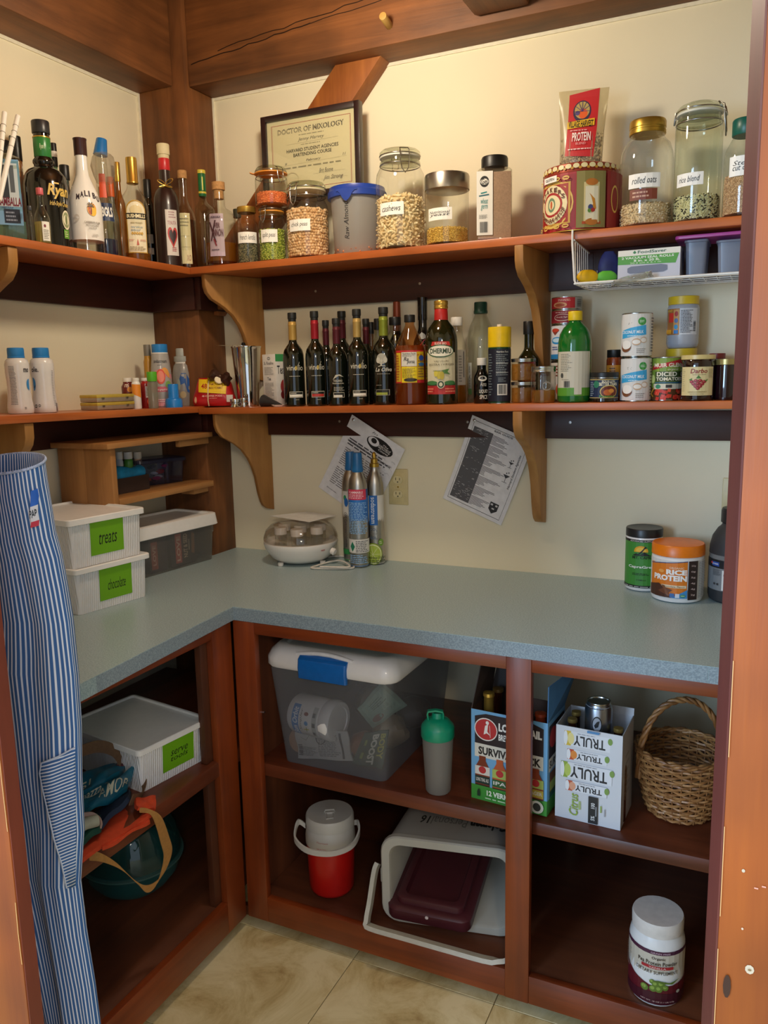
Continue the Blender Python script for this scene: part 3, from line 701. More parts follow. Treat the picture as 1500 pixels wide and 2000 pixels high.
item('whiskey_bottle', 'clear whiskey bottle with gold cap and arched cream label', 'bottle', P,
     [('glass_body', CLR, [(.85, 0), (.95, .01), (.97, .02), (1, .50), (.97, .56), (.80, .63), (.48, .69), (.40, .72), (.36, .80)]), ('liquid', AMBER, [(.8, .01), (.88, .03), (.90, .09), (.1, .09)]),
      ('cap', GOLD, [(.36, .75), (.41, .755), (.41, .77), (.39, .775), (.39, .97), (.37, .995), (.1, 1.0)])], [(0, dec)], G_UL)
P = UL(280, 299, 350, .07); item('liquor_bottle', 'slim dark bottle with black cap beside the arched label bottle', 'bottle', P,
     [('glass_body', DKGR, bprof(.7, .72, .8, .9)), ('cap', BLKCAP, solid(.8, .80, 1.0))], [(0, lambda d: (d.rect(-.6, .30, .6, .40, '#9a9a94'), d.rect(-.6, .18, .6, .25, '#c9c8c0')))], G_UL)
P = UL(300, 350, 279, .165)
def dec(d):
    d.rect(-.15, .09, .82, .46, '#d8d2cc'); d.fine(.1, .39, .7, .45, 3, '#a88088'); d.text('TENUTA', .0, .34, .7, .37, '#b07880')
    pts = []
    for i in range(25):
        a = 2*PI*i/24; pts.append((.36+.028*16*math.sin(a)**3*.9, .245+.0062*(13*math.cos(a)-5*math.cos(2*a)-2*math.cos(3*a)-math.cos(4*a))))
    d.poly(pts[:-1], '#c03a3c'); d.poly([(.36+(x-.36)*.72, .245+(y-.245)*.72) for x, y in pts[:-1]], '#3a2a30'); d.fine(.25, .12, .65, .16, 3, '#b04050')
item('wine_bottle', 'dark brown bottle with cream wax cap, red band, gold bow and heart label', 'bottle', P,
     [('glass_body', col('#2b1a18', .3, coat=.15), [(.9, 0), (1, .01), (1, .50), (.95, .57), (.78, .62), (.50, .655), (.44, .68), (.43, .86)]), ('red_band', col('#c4262c', .35), cyl(.455, .79, .885)),
      ('cap', col('#d8cca4', .6), solid(.50, .915, 1.0)), ('cap_neck', col('#d8cca4', .6), cyl(.43, .88, .92))], [(0, dec)], G_UL)
t = thing('gold_bow', 'gold cord bow tied round the neck of the heart label bottle', 'bow', (P[0], P[1], P[2]+P[4]*.66), math.atan2(CAM[1]-P[1], CAM[0]-P[0])+PI/2)
g = G(); r = P[3]*.47
g.tube([(r*math.cos(2*PI*i/20), r*math.sin(2*PI*i/20), .0) for i in range(20)], .0012, 6, True)
for sx, sz, L in ((1, .7, .030), (-1, .6, .028), (1, -.25, .026), (-1, -.3, .024)):
    g.tube([(sx*L*math.sin(a)*math.cos(a*.5), -r-.004-.003*math.sin(a), sz*L*math.sin(a)*(.55+.5*math.sin(a*.5))) for a in (PI*i/10 for i in range(11))], .0013, 6)
g.done('cord', GOLD, t, 60)
P = UB(338, 382, 331, -.165)
def dec(d): d.rect(-.55, .05, .50, .56, '#ddd3a4'); d.fine(-.4, .42, .35, .52, 3, '#8a8468', .3); d.line([(-.45, .33), (.4, .33)], .0006, '#8a8468'); d.line([(-.45, .22), (.4, .22)], .0006, '#8a8468'); d.text('XO', .0, .08, .4, .14, '#a06a5a', 0, .2)
item('homemade_liqueur_bottle', 'corked clear bottle with plain cream label and dark amber liqueur', 'bottle', P,
     [('glass_body', CLR, bprof(.36, .52, .74, .95)), ('liquid', col('#3a1a08', .1, coat=.4), liquid(bprof(.36, .52, .74, .95), .50)), ('cork', CORK, solid(.42, .92, 1.0))], [(0, dec)], G_UL)
P = UB(374, 420, 330, -.088)
item('liquor_bottle', 'clear bottle with green and gold foil neck in front of the corner post', 'bottle', P,
     [('glass_body', GRN, bprof(.33, .60, .72, .84)), ('foil', col('#1f6a3a', .3), cyl(.36, .745, .97)), ('foil_top', col('#d9c84a', .35), solid(.375, .965, 1.0)), ('foil_ring', col('#d9c84a', .35), cyl(.37, .77, .79, .002))],
     [(1, lambda d: d.rect(.08, .80, .34, .93, '#d9d04a'))], G_UL)
P = UB(397, 461, 352, -.17)
def dec(d):
    d.rect(-.75, .10, .22, .60, '#b5a0b0'); d.fine(-.6, .54, .1, .58, 1, '#6a5a6a'); d.text('VER', -.38, .43, -.02, .49, '#5a3038', .02); d.text('NNON', -.42, .33, .16, .42, '#5a3038', .02)
    d.line([(-.66, .5), (-.3, .26)], .004, '#3f1d26'); d.line([(-.3, .52), (-.6, .28)], .004, '#3f1d26'); d.line([(-.42, .30), (-.28, .22)], .004, '#7a2230'); d.fine(-.6, .16, .05, .19, 1, '#6a5a6a')
pr = [(.93, 0), (1, .015), (1, .50), (.96, .58), (.75, .65), (.42, .69), (.36, .72), (.35, .90)]
item('liquor_bottle', 'clear corked bottle with lilac label and shallow amber liquid', 'bottle', P,
     [('glass_body', CLR, pr), ('liquid', AMBER, [(.9, .05), (.93, .06), (.93, .27), (.1, .27)]), ('cork', CORK, [(.3, .8), (.3, .9), (.40, .905), (.40, .995), (.1, 1)])], [(0, dec)], G_UL)

# ---------------------------------------------------------------- upper shelf, back wall: jars
G_J = 'jars of dry food on the upper shelf'
P = UB(455, 474, 408, -.06); item('storage_jar', 'small jar with dark lid half hidden behind the lentil jar', 'jar', P, [('glass_body', CLR, bprof(.85, .7, .8, .9)), ('lid', col('#3a3a2c', .4), solid(.95, .86, 1))], None, G_J)
P = UB(460, 503, 403, -.150)
item('storage_jar', 'small glass jar with gold lid and handwritten lentil label', 'jar', P,
     [('glass_body', CLR, bprof(.80, .68, .82, .9)), ('lid', GOLD, solid(.86, .90, 1.0))], [(0, sticker(['french lentils'], -1.0, .36, .95, .55))], G_J)
grains('lentils', 'dark green lentils filling the gold lidded jar', 'lentils', P, P[3]*.93, P[2]+.005, P[2]+P[4]*.42, (.0023, .0019, .0015), [col(h, .6) for h in ('#66664c', '#8a8460', '#43463a', '#9a9270')], seed=2)
P = UB(503, 557, 403, -.155); P18 = P
def jarprof(nr=.86): return [(.8, 0), (.97, .02), (1, .05), (1, .66), (.96, .72), (nr, .80), (nr, .90)]
t = item('clamp_jar', 'small clamp lid jar with label, under the jar of red lentils', 'jar', P,
     [('glass_body', CLR, jarprof()), ('lid', GRN, [(.88, .92), (.92, .93), (.92, .97), (.8, .995), (.1, .997)]), ('gasket', col('#d08a2c', .5), cyl(.93, .895, .925))],
     [(0, sticker(['split peas'], -.92, .34, .38, .57))], G_J); bail(t, P[3], P[4]*.90, P[3]*.9, -2.2)
grains('split_peas', 'green split peas in the lower small clamp jar', 'peas', P, P[3]*.94, P[2]+.004, P[2]+P[4]*.58, (.003, .0028, .0018), [col(h, .6) for h in ('#98a83c', '#b8c452', '#748434', '#ccd06c')], seed=3)
Q = pl(505, 569, 321, 0, y=-.155, vm=360); zq = P[2]+P[4]+.001
P = (P[0]+.004, P[1], zq, Q[3], Q[4]-zq)
t = item('clamp_jar', 'clamp lid jar with orange rubber ring and red lentils, stacked on the split peas', 'jar', P,
     [('glass_body', CLR, jarprof(.88)), ('lid', GRN, [(.9, .83), (.96, .84), (.96, .90), (.85, .97), (.5, 1.0), (.1, 1.0)]), ('gasket', col('#d98a2c', .45), [(.9, .80), (1.02, .805), (1.02, .83), (.9, .835)])], None, G_J)
bail(t, P[3], P[4]*.80, P[3]*.93, -1.0)
g = G(); g.ribbon([(-P[3]*.95, 0, P[4]*.815), (-P[3]*1.12, -.002, P[4]*.82), (-P[3]*1.28, -.004, P[4]*.84)], (0, .007, 0), .002); g.done('gasket_tab', col('#d98a2c', .45), t)
grains('red_lentils', 'orange red lentils in the upper small clamp jar', 'lentils', P, P[3]*.93, P[2]+.006, P[2]+P[4]*.32, (.0022, .0020, .0014), [col(h, .6) for h in ('#e0783c', '#ee9054', '#cc6630')], seed=4, mound=.003)
P = UB(558, 642, 353, -.145)
pj = [(.8, 0), (.95, .015), (1, .05), (1, .64), (.97, .70), (.85, .77), (.84, .88)]
t = item('clamp_jar', 'wide clamp lid jar full of chickpeas with white label', 'jar', P,
     [('glass_body', CLR, pj), ('lid', GRN, [(.84, .89), (.90, .90), (.90, .955), (.80, .99), (.1, 1.0)]), ('gasket', col('#c8bfa0', .5), cyl(.9, .875, .90))], [(0, sticker(['chick peas'], -.95, .34, .12, .49))], G_J); bail(t, P[3], P[4]*.87, P[3]*.87, -2.25, 1.3)
grains('chickpeas', 'dried chickpeas filling the wide clamp jar', 'chickpeas', P, P[3]*.955, P[2]+.006, P[2]+P[4]*.63, (.0050, .0046, .0046), [col(h, .55) for h in ('#dcb484', '#ecc89c', '#d0a472')], seed=5, hi=True)
P = UB(641, 756, 363, -.112)
MILK = glass('#e8e8e6', .62, '#d4d2cc', .3, 'cloudy_plastic')
t = item('plastic_tub', 'cloudy round plastic tub with blue snap lid and handwriting down its side', 'tub', P,
     [('tub_body', MILK, [(.78, 0), (.80, .01), (.90, .85), (.93, .86), (.93, .90)]), ('lid', col('#1f3f9a', .35), [(.94, .84), (1.0, .845), (1.0, .93), (.96, .95), (.94, 1.0), (.90, .985), (.86, .985), (.1, .985)])],
     [(0, lambda d: d.text('Raw Almonds', -.56, .22, -.36, .80, '#1c1c24', 0, .3, rot=90))], 'plastic tubs')
g = G(); R_ = P[3]; H_ = P[4]
g.loft([[((R_*1.0+e)*math.sin(a), -(R_*1.0+e)*math.cos(a), H_*(.90-dz)) for a, dz in zip([-.75+.075*i for i in range(11)], [0, 0, .03, .09, .13, .15, .13, .09, .03, 0, 0])] + [((R_*1.0+e)*math.sin(a), -(R_*1.0+e)*math.cos(a), H_*.93) for a in [.0-.075*i for i in range(11)]] for e in (.0, .002)])
g.done('lid_tab', col('#1f3f9a', .35), t)
grains('almonds', 'few raw almonds at the bottom of the cloudy tub', 'almonds', P, P[3]*.80, P[2]+.003, P[2]+P[4]*.10, (.0095, .006, .004), [col(h, .6) for h in ('#a8663c', '#c07c50')], seed=6)
P = UB(735, 831, 288, -.152)
pj = [(.8, 0), (.95, .01), (1, .03), (1, .68), (.96, .76), (.84, .82), (.76, .86), (.76, .92)]
t = item('clamp_jar', 'tall clamp lid jar of cashews with white label', 'jar', P,
     [('glass_body', CLR, pj), ('lid', GRN, [(.74, .93), (.82, .935), (.82, .975), (.74, .995), (.1, 1.0)]), ('gasket', col('#d0cfc4', .5), cyl(.82, .915, .935)), ('neck_ring', GRN, [(.76, .855), (.82, .86), (.82, .88), (.76, .885)])],
     [(0, sticker(['cashews'], -.95, .325, .12, .45))], G_J); bail(t, P[3], P[4]*.90, P[3]*.80, -1.35, 1.35)
grains('cashews', 'cashew nuts filling half of the tall clamp jar', 'nuts', P, P[3]*.955, P[2]+.006, P[2]+P[4]*.50, (.0085, .0040, .0038), [col(h, .55) for h in ('#e4cc9c', '#f2dfb4', '#d2b684')], seed=7, hi=True, curve=-.8, mound=.012)
P = UB(830, 917, 337, -.155)
t = item('storage_jar', 'straight glass jar with brushed steel lid of yellow flakes', 'jar', P,
     [('glass_body', CLR, [(.85, 0), (.95, .01), (.97, .03), (.97, .80)]), ('lid', steel('#a8a49c', .3), [(.98, .775), (1.01, .78), (1.01, .97), (.98, .995), (.1, 1.0)])],
     [(0, sticker(['Nutritional', 'yeast'], -1.0, .33, .22, .50, .08))], G_J)
grains('nutritional_yeast', 'yellow yeast flakes in the steel lidded jar', 'flakes', P, P[3]*.93, P[2]+.005, P[2]+P[4]*.235, (.0026, .0024, .0010), [col(h, .6) for h in ('#dab250', '#ecc868', '#c89e40')], seed=8)
P = UB(931, 1001, 303, -.150)
def dec(d):
    d.rect(-.98, .06, -.10, .80, '#efece4'); d.ring(-.55, .68, .25, .065, .03, '#2a2a2a'); d.text('Gel', -.72, .65, -.38, .715, '#2a2a2a', .01)
    d.line([(-.75, .545), (-.42, .56)], .003, '#1f8a8a'); d.line([(-.85, .515), (-.3, .53)], .003, '#2a6a7a'); d.text('wheat', -.75, .425, -.36, .49, '#1f8a8a', .0, .3); d.text('germ', -.75, .345, -.38, .41, '#1f8a8a', .0, .3)
    d.fine(-.85, .25, -.3, .30, 4, '#8a8a86'); d.bars(-.80, .09, -.36, .215, '#3a3a3a', 12)
item('spice_shaker', 'square clear plastic shaker with black cap full of pinkish powder', 'shaker', P,
     [('shaker_body', CLR, [(.9, 0), (.95, .01), (.95, .80), (.8, .84), (.55, .86), (.55, .88)], (1, 1, .3)), ('powder', col('#b09078', .8, 0, .12, 300), [(.85, .01), (.91, .02), (.91, .79), (.1, .79)], (1, 1, .3)),
      ('cap', BLKCAP, [(.70, .865), (.74, .87), (.74, .98), (.70, 1.0), (.1, 1.0)])], [(0, dec)], G_J, flat=None, face=0)
# biscuit tin with a bag of grain standing on it
P = UB(1060, 1208, 322, -.125); PT = P
RED = '#a32024'
def dec(d):
    d.rect(-1.5, 0.02, 1.5, .86, RED); d.rect(-1.42, .05, -.02, .82, '#8f1a1e')
    for k in (1, -1):
        d.ring(-.72, .42, .66, .35, .04, '#d9b65a')
    d.rect(-1.30, .12, -.14, .72, '#c79a3c'); d.rect(-1.24, .14, -.20, .70, '#9a1d20'); d.ell(-.72, .42, .50, .285, '#e6d9ac'); d.ell(-.72, .42, .36, .18, '#a5282a'); d.ell(-.72, .42, .30, .145, '#e6d9ac'); d.ring(-.72, .42, .14, .105, .04, '#6f8a6a'); d.ell(-.72, .42, .035, .06, '#c05a2c')
    for i, ch in enumerate('NYAKERS'):
        a = math.radians(155-i*21.5); x, y = -.72+.425*math.cos(a), .42+.215*math.sin(a)+.005; d.text(ch, x-.05, y-.03, x+.05, y+.035, '#5a2018', .03)
    for i, ch in enumerate('PEPPARKAKOR'):
        a = math.radians(205+i*13.2); x, y = -.72+.43*math.cos(a), .42+.235*math.sin(a); d.text(ch, x-.042, y-.032, x+.042, y+.032, '#5a2018', .03)
    for x in (-1.2, -.9, -.5, -.25):
        d.ring(x, .08, .09, .03, .02, '#d9b65a'); d.ring(x, .77, .09, .03, .02, '#d9b65a')
    d.rect(-.98, .74, -.50, .83, '#f0ede4'); d.text('GLUTEN', -.90, .765, -.58, .805, '#333333')
    d.rect(.02, .03, .75, .84, '#8a8048'); d.rect(.20, .10, .58, .68, '#d8c890'); d.rect(.16, .08, .62, .12, '#b04a20'); d.ell(.39, .68, .15, .05, '#b8702c'); d.ell(.39, .11, .15, .05, '#b8702c'); d.rect(.235, .14, .545, .62, '#e6dec0')
    d.poly([(.33, .52), (.46, .44), (.50, .30), (.40, .24), (.30, .30), (.42, .36), (.38, .46)], '#c9862c'); d.ell(.36, .32, .06, .04, '#3f4a7a'); d.ell(.42, .28, .05, .03, '#a5282a'); d.ell(.33, .27, .04, .03, '#5f8a3c')
    d.rect(.78, .03, 1.5, .84, '#8f1a1e'); d.ring(1.05, .45, .14, .2, .03, '#d9b65a')
def dec2(d):
    for i in range(14):
        x = -1.4+i*.2; d.ell(x, .93, .08, .035, '#e0d3a0'); d.ell(x+.1, .90, .04, .02, '#b8862c')
t = item('biscuit_tin', 'round red and gold ornate biscuit tin with cornucopia panel', 'tin', P,
     [('tin_body', col('#a32024', .25, .3), [(.98, 0), (.99, .01), (.985, .02), (.985, .86)]), ('lid', col('#9a3a24', .28, .3), [(.99, .85), (1.0, .855), (1.0, .875), (.99, .97), (.96, .985), (.1, .985)]), ('base_rim', BRASS, cyl(1.0, 0, .02, .003))], [(0, dec), (1, dec2)], face=-.12)
Q = pl(1084, 1180, 172, 0, y=-.125, vm=250); zt = P[2]+P[4]*.99+.001
hh = zat(1132, 176, Q[0], -.125)-zt; hw = Q[3]*1.02
t = thing('grain_bag', 'red and clear stand-up bag of mixed grains standing on the biscuit tin', 'bag', (Q[0]+.004, -.125, zt), math.atan2(CAM[1]+.125, CAM[0]-Q[0])+PI/2, None); t.rotation_euler = (0, .03, math.atan2(CAM[1]+.125, CAM[0]-Q[0])+PI/2-.1)
secs = []
for f, w_, dd in ((0, .80, .30), (.04, .86, .36), (.2, .86, .34), (.45, .88, .24), (.7, .93, .12), (.88, .98, .03), (1, 1.0, .012)):
    n = 16; secs.append([(hw*w_*math.copysign(abs(math.cos(a))**.7, math.cos(a)), hw*dd*math.sin(a)*(1+.08*math.sin(9*a)), hh*f) for a in (2*PI*i/n for i in range(n))])
g = G(); g.loft(secs); g.done('clear_bag', glass('#f0ede0', .38, '#e3d6b4', .9, 'clear_film'), t, 50)
dfun = lambda z: hw*float(np.interp(z/hh, [0, .04, .2, .45, .7, .88, 1], [.30, .36, .34, .24, .12, .03, .012]))
def bagmap(x, y, h): return (x, -dfun(y)*math.sqrt(max(0, 1-(x/(hw*1.02))**2))-h-.0012, y)
d = D(hw, hh, .0002); d.poly([(-.62, .16), (.52, .13), (.60, .5), (.63, 1.0), (-.56, .94), (-.56, .6)], '#c2282c')
d.ell(-.02, .72, .36, .14, '#3a3048'); d.ell(-.02, .735, .30, .11, '#b8a060'); d.ell(.02, .69, .18, .065, '#e0622c'); d.ell(-.2, .70, .1, .03, '#5a4a7a')
for i in range(7): d.line([(-.02, .72), (-.02+.3*math.cos(i*PI/6), .72+.13*math.sin(i*PI/6))], .0012, '#5a4a7a')
d.poly([(-.58, .50), (.50, .53), (.50, .62), (-.58, .59)], '#e9b92c'); d.text('VILLAGE HARVEST', -.54, .515, .46, .60, '#2a2418', .03)
d.fine(-.45, .46, .45, .49, 1, '#e6a0a0'); d.text('PROTEIN', -.36, .335, .38, .45, '#f4e9e2', .02); d.text('BLEND', -.2, .29, .2, .32, '#e6a0a0'); d.fine(-.5, .22, .45, .25, 1, '#f0d8d4')
d.make('label', t, bagmap, cut=.008, cuty=.012)
GM = [col(h, .6) for h in ('#8a6a4a', '#5a3a2a', '#c9b48a', '#3a2a22')]
V_, F_ = _I1; rg = np.random.RandomState(9); Vs = []; Fs = []; M = []; off = 0
for k in range(520):
    z = hh*(.03+.42*rg.rand()**1.3); x = hw*.8*rg.uniform(-1, 1)
    if z > hh*.18 and x < hw*.5 and rg.rand() < .8: continue
    y = -(dfun(z)*math.sqrt(max(0, 1-(x/(hw*.9))**2))-.003)
    v = (V_*np.array([.0032, .0022, .0020]))@np.array(Matrix.Rotation(rg.rand()*6, 3, Vector(rg.randn(3)).normalized())).T+np.array([x, y, z]); Vs.append(v); Fs.append(F_+off); off += 12; M += [rg.randint(4)]*20
me = bpy.data.meshes.new('grain'); me.from_pydata(np.concatenate(Vs).tolist(), [], np.concatenate(Fs).tolist()); me.polygons.foreach_set('material_index', M)
for m in GM: me.materials.append(m)
o = bpy.data.objects.new('grain', me); COL.objects.link(o); o.parent = t; o['kind'] = 'stuff'
P = UB(1208, 1313, 230, -.140)
pj = [(.8, 0), (.95, .012), (1, .04), (1, .62), (.97, .70), (.86, .78), (.70, .82), (.64, .84), (.64, .90)]
t = item('storage_jar', 'large clear jar with gold screw lid and rolled oats label', 'jar', P,
     [('glass_body', CLR, pj), ('lid', BRASS, [(.66, .87), (.68, .875), (.68, .905), (.66, .91), (.66, .925), (.68, .93), (.68, .985), (.65, 1.0), (.1, 1.0)])], [(0, sticker(['rolled oats'], -.68, .345, .52, .475)), (0, lambda d: (d.rect(-.62, .235, .42, .335, '#7a3a28'), d.fine(-.5, .25, .35, .32, 2, '#c9a08a')))], G_J)
grains('rolled_oats', 'rolled oats at the bottom of the large gold lidded jar', 'oats', P, P[3]*.955, P[2]+.006, P[2]+P[4]*.205, (.0042, .0036, .0012), [col(h, .65) for h in ('#dcc398', '#ecd8b2', '#c4a878')], seed=10, mound=.006)
P = UB(1313, 1406, 196, -.145)
pj = [(.85, 0), (.96, .01), (1, .03), (1, .78), (.98, .82), (.90, .85), (.90, .90)]
t = item('clamp_jar', 'tallest clamp lid jar with rice blend label', 'jar', P,
     [('glass_body', GRN, pj), ('lid', GRN, [(.92, .915), (.98, .92), (.98, .945), (.85, .975), (.6, .995), (.1, 1.0)]), ('gasket', col('#cfd0c4', .5), cyl(.97, .895, .918)), ('neck_ring', GRN, [(.9, .835), (.97, .84), (.97, .86), (.9, .865)])],
     [(0, sticker(['rice blend'], -.98, .295, .25, .40))], G_J); bail(t, P[3], P[4]*.885, P[3]*.95, -.15, 1.5)
grains('rice_blend', 'black and white rice mix in the tallest clamp jar', 'rice', P, P[3]*.955, P[2]+.006, P[2]+P[4]*.215, (.0042, .0016, .0016), [col(h, .6) for h in ('#e0d6ac', '#ece2b8', '#26221c', '#d0c494')], seed=11, mound=.005)
P = UB(1409, 1492, 229, -.170)
pj = [(.85, 0), (.96, .01), (1, .04), (1, .60), (.93, .70), (.72, .79), (.62, .82), (.62, .88)]
t = item('storage_jar', 'wide clear jar with dark green lid and steel cut oats label', 'jar', P,
     [('glass_body', CLR, pj), ('lid', col('#0f5a4a', .35), [(.66, .835), (.68, .84), (.68, .985), (.64, 1.0), (.1, 1.0)])], [(0, sticker(['Steel', 'cut oats'], -.78, .40, .60, .60, .14))], G_J)
grains('steel_cut_oats', 'steel cut oats filling half of the green lidded jar', 'oats', P, P[3]*.955, P[2]+.006, P[2]+P[4]*.42, (.0024, .0018, .0016), [col(h, .65) for h in ('#ccA67a', '#dcb88c', '#b89066')], seed=12)

# framed certificate hanging in front of the brace
pc = [aty(u, v, -.085) for u, v in ((511, 221), (703, 196), (710, 372))]
wq = math.hypot(pc[1][0]-pc[0][0], pc[1][2]-pc[0][2]); hq = pc[1][2]-pc[2][2]
t = thing('framed_certificate', 'dark framed bartending certificate hanging over the diagonal brace', 'picture frame', (pc[1][0]-wq/2, -.082, pc[2][2]))
fw = .0165; FRM = wood('dark_frame_wood', '#1c0f12', '#2c181a', 0, 30, .35, coat=.3)
for nm, b_ in (('frame_side', (-wq/2, -wq/2+fw, 0, hq)), ('frame_side', (wq/2-fw, wq/2, 0, hq)), ('frame_rail', (-wq/2+fw, wq/2-fw, hq-fw, hq)), ('frame_rail', (-wq/2+fw, wq/2-fw, 0, fw))):
    g = G(); g.box(b_[0], b_[1], -.012, .012, b_[2], b_[3]); g.done(nm, FRM, t, 30, .001)
g = G(); g.box(-wq/2+fw, wq/2-fw, -.002, .008, fw, hq-fw); g.done('backing', col('#e3dfc4', .6), t, 0)
g = G(); g.box(-wq/2+fw, wq/2-fw, -.0065, -.006, fw, hq-fw); g.done('glazing', glass('#fbfbf8', .02, '#ffffff', .35), t, 0)
d = D(wq, hq); d.rect(-.45, .07, .45, .93, '#d8d2ae')
for a, b, c_, e_ in ((-.405, .12, -.40, .88), (.40, .12, .405, .88), (-.405, .875, .405, .881), (-.405, .119, .405, .125)): d.rect(a, b, c_, e_, '#9a3a3c', False)
for a, b, c_, e_ in ((-.395, .132, -.393, .868), (.393, .132, .395, .868)): d.rect(a, b, c_, e_, '#b86a64', False)
d.text('DOCTOR OF MIXOLOGY', -.34, .765, .34, .83, '#55554a', .035, .0); d.text('DOCTOR OF MIXOLOGY', -.337, .768, .343, .833, '#d8d2ae', -.02, 0)
d.fine(-.12, .725, .14, .745, 1, '#8a8870'); d.text('Jenny Harvey', -.13, .655, .14, .705, '#44443c', .0, .3); d.line([(-.25, .64), (.28, .65)], .0005, '#8a8870'); d.fine(-.1, .615, .1, .63, 1, '#8a8870')
d.text('HARVARD STUDENT AGENCIES', -.25, .545, .28, .585, '#33332c', .015); d.text('BARTENDING COURSE', -.18, .49, .21, .53, '#33332c', .015)
d.text('9', -.27, .405, -.25, .435, '#55554a', 0, .3); d.text('February', -.05, .415, .10, .45, '#55554a', 0, .3); d.text('11', .32, .43, .35, .46, '#55554a', 0, .3); d.line([(-.33, .40), (.36, .42)], .0004, '#8a8870')
d.fine(-.3, .355, .3, .385, 1, '#8a8870', ragged=0); d.text('Brit Boone', .08, .27, .22, .32, '#77756a', 0, .4); d.line([(.02, .265), (.34, .27)], .0004, '#8a8870'); d.text('Jim Strong', .12, .17, .32, .23, '#77756a', 0, .4); d.line([(.10, .19), (.36, .195)], .0004, '#8a8870')
d.ring(-.2, .24, .07, .08, .01, '#cfc8a4')
plane_print(d, 'certificate_print', t, (0, -.0025, 0), (1, 0, 0), (0, 0, 1), (0, -1, 0))
print('upper shelf done')
# ================================================================== MIDDLE SHELF
def boxt(name, label, cat, a, b, dep, z0, z1, mat, front=None, right=None, left=None, top=None, group=None, body='carton', bevel=.0008, open_top=False):
    """upright box; a,b = lower front corners (left, right) seen from the front; dep = depth backwards. painters work in 0..1 units"""
    a = Vector((a[0], a[1], 0)); b = Vector((b[0], b[1], 0)); ex = (b-a).normalized(); n = Vector((ex.y, -ex.x, 0)); W_ = (b-a).length; H_ = z1-z0
    o0 = (a+b)/2-n*dep/2; t = thing(name, label, cat, (o0.x, o0.y, z0), math.atan2(ex.y, ex.x), group)
    hw, hd = W_/2, dep/2; g = G()
    if open_top:
        th = .0016
        for q in ((-hw, hw, -hd, -hd+th), (-hw, hw, hd-th, hd), (-hw, -hw+th, -hd+th, hd-th), (hw-th, hw, -hd+th, hd-th)): g.box(q[0], q[1], q[2], q[3], 0, H_)
        g.box(-hw+th, hw-th, -hd+th, hd-th, 0, th)
    else: g.box(-hw, hw, -hd, hd, 0, H_)
    g.done(body, mat, t, 30, 0 if open_top else bevel)
    for fn, o, e1, e2, en, w_, h_ in ((front, (-hw, -hd, 0), (1, 0, 0), (0, 0, 1), (0, -1, 0), W_, H_), (right, (hw, -hd, 0), (0, 1, 0), (0, 0, 1), (1, 0, 0), dep, H_),
                                  (left, (-hw, hd, 0), (0, -1, 0), (0, 0, 1), (-1, 0, 0), dep, H_), (top, (-hw, -hd, H_), (1, 0, 0), (0, 1, 0), (0, 0, 1), W_, dep)):
        if fn:
            d = D(w_, h_); fn(d); plane_print(d, 'label', t, o, e1, e2, en)
    return t
def ML(u0, u1, vt, x, vm=None, **k): return pl(u0, u1, vt, zb1, x=x, vm=vm or 745, **k)
def MB(u0, u1, vt, y, vm=None, **k): return pl(u0, u1, vt, zb1, y=y, vm=vm or 720, **k)
BLUE = col('#2a86cf', .35)
WB = col('#e6e4e2', .25, coat=.3, var=.02)
pm = [(.80, 0), (.95, .01), (1, .03), (1, .10), (.93, .20), (.88, .32), (.88, .50), (.93, .62), (.93, .74), (.85, .80), (.60, .835), (.58, .84)]
for k, (u0, u1, cu) in enumerate(((9, 62, 33), (58, 110, 79))):
    P = ML(u0, u1, 677, .135)
    def dec(d, k=k):
        if k == 0:
            d.fine(-.75, .14, -.15, .72, 26, '#6a6a70', .4, .2); d.text('mo', .50, .62, 1.0, .68, '#2f3038', .02)
            d.ell(1.02, .44, .30, .085, '#3c8fd0', 90, 270); d.fine(.3, .07, .5, .11, 2, '#333333')
        else:
            d.text('ole.', -.98, .62, -.30, .70, '#2f3038', .02); d.ell(-.95, .44, .26, .10, '#3c8fd0', -95, 95); d.ell(-.95, .43, .22, .05, '#1d2430', -90, 0); d.fine(.78, .1, 1.1, .65, 22, '#9a9aa2', .3)
            d.ring(-.72, .11, .12, .025, .015, '#333333'); d.ring(-.42, .115, .10, .02, .012, '#333333'); d.bars(.95, .02, 1.15, .15, '#55555c', 8)
    item('drink_bottle', ['white shrink wrapped drink bottle with blue cap, nearer the doorway', 'white shrink wrapped drink bottle with blue cap, nearer the corner'][k], 'bottle', P,
         [('bottle_body', WB, pm), ('cap', BLUE, [(.62, .84), (.64, .845), (.64, .955), (.61, .985), (.1, .99)]), ('cap_ring', BLUE, cyl(.66, .835, .86))], [(0, dec)], 'white drink bottles')
# flat hinged tins
for k, (v0, v1) in enumerate(((801, 785), (785, 769))):
    a = atz(191, 801, zb1(.1, -.5)) if False else atx(191, 801, .150); b = atx(263, 796, .165)
    a = (a[0], a[1]); b = (b[0], b[1]); z0 = zb1(.1, -.6)+k*.0215+.0002
    t = boxt('hinged_tin', ['flat yellow lidded hinged tin, lower of the stack of two', 'flat yellow lidded hinged tin, upper of the stack of two'][k], 'tin', a, b, .072, z0, z0+.0205, col('#b9b2a0', .35, .6), None, None, None, None, 'stack of flat tins', 'tin_body', .002)
    g = G(); L_ = math.hypot(b[0]-a[0], b[1]-a[1]); g.box(-L_/2-.001, L_/2+.001, -.037, .037, .0115, .0207); g.done('lid', col('#cdb850', .35, .3), t, 30, .0022)
    g = G()
    for q in (-.35, .3): g.box(L_*q-.004, L_*q+.004, -.039, -.037, .008, .013)
    g.done('latch', steel('#a8a49a', .3), t, 0)
G_S = 'small drink mix bottles'
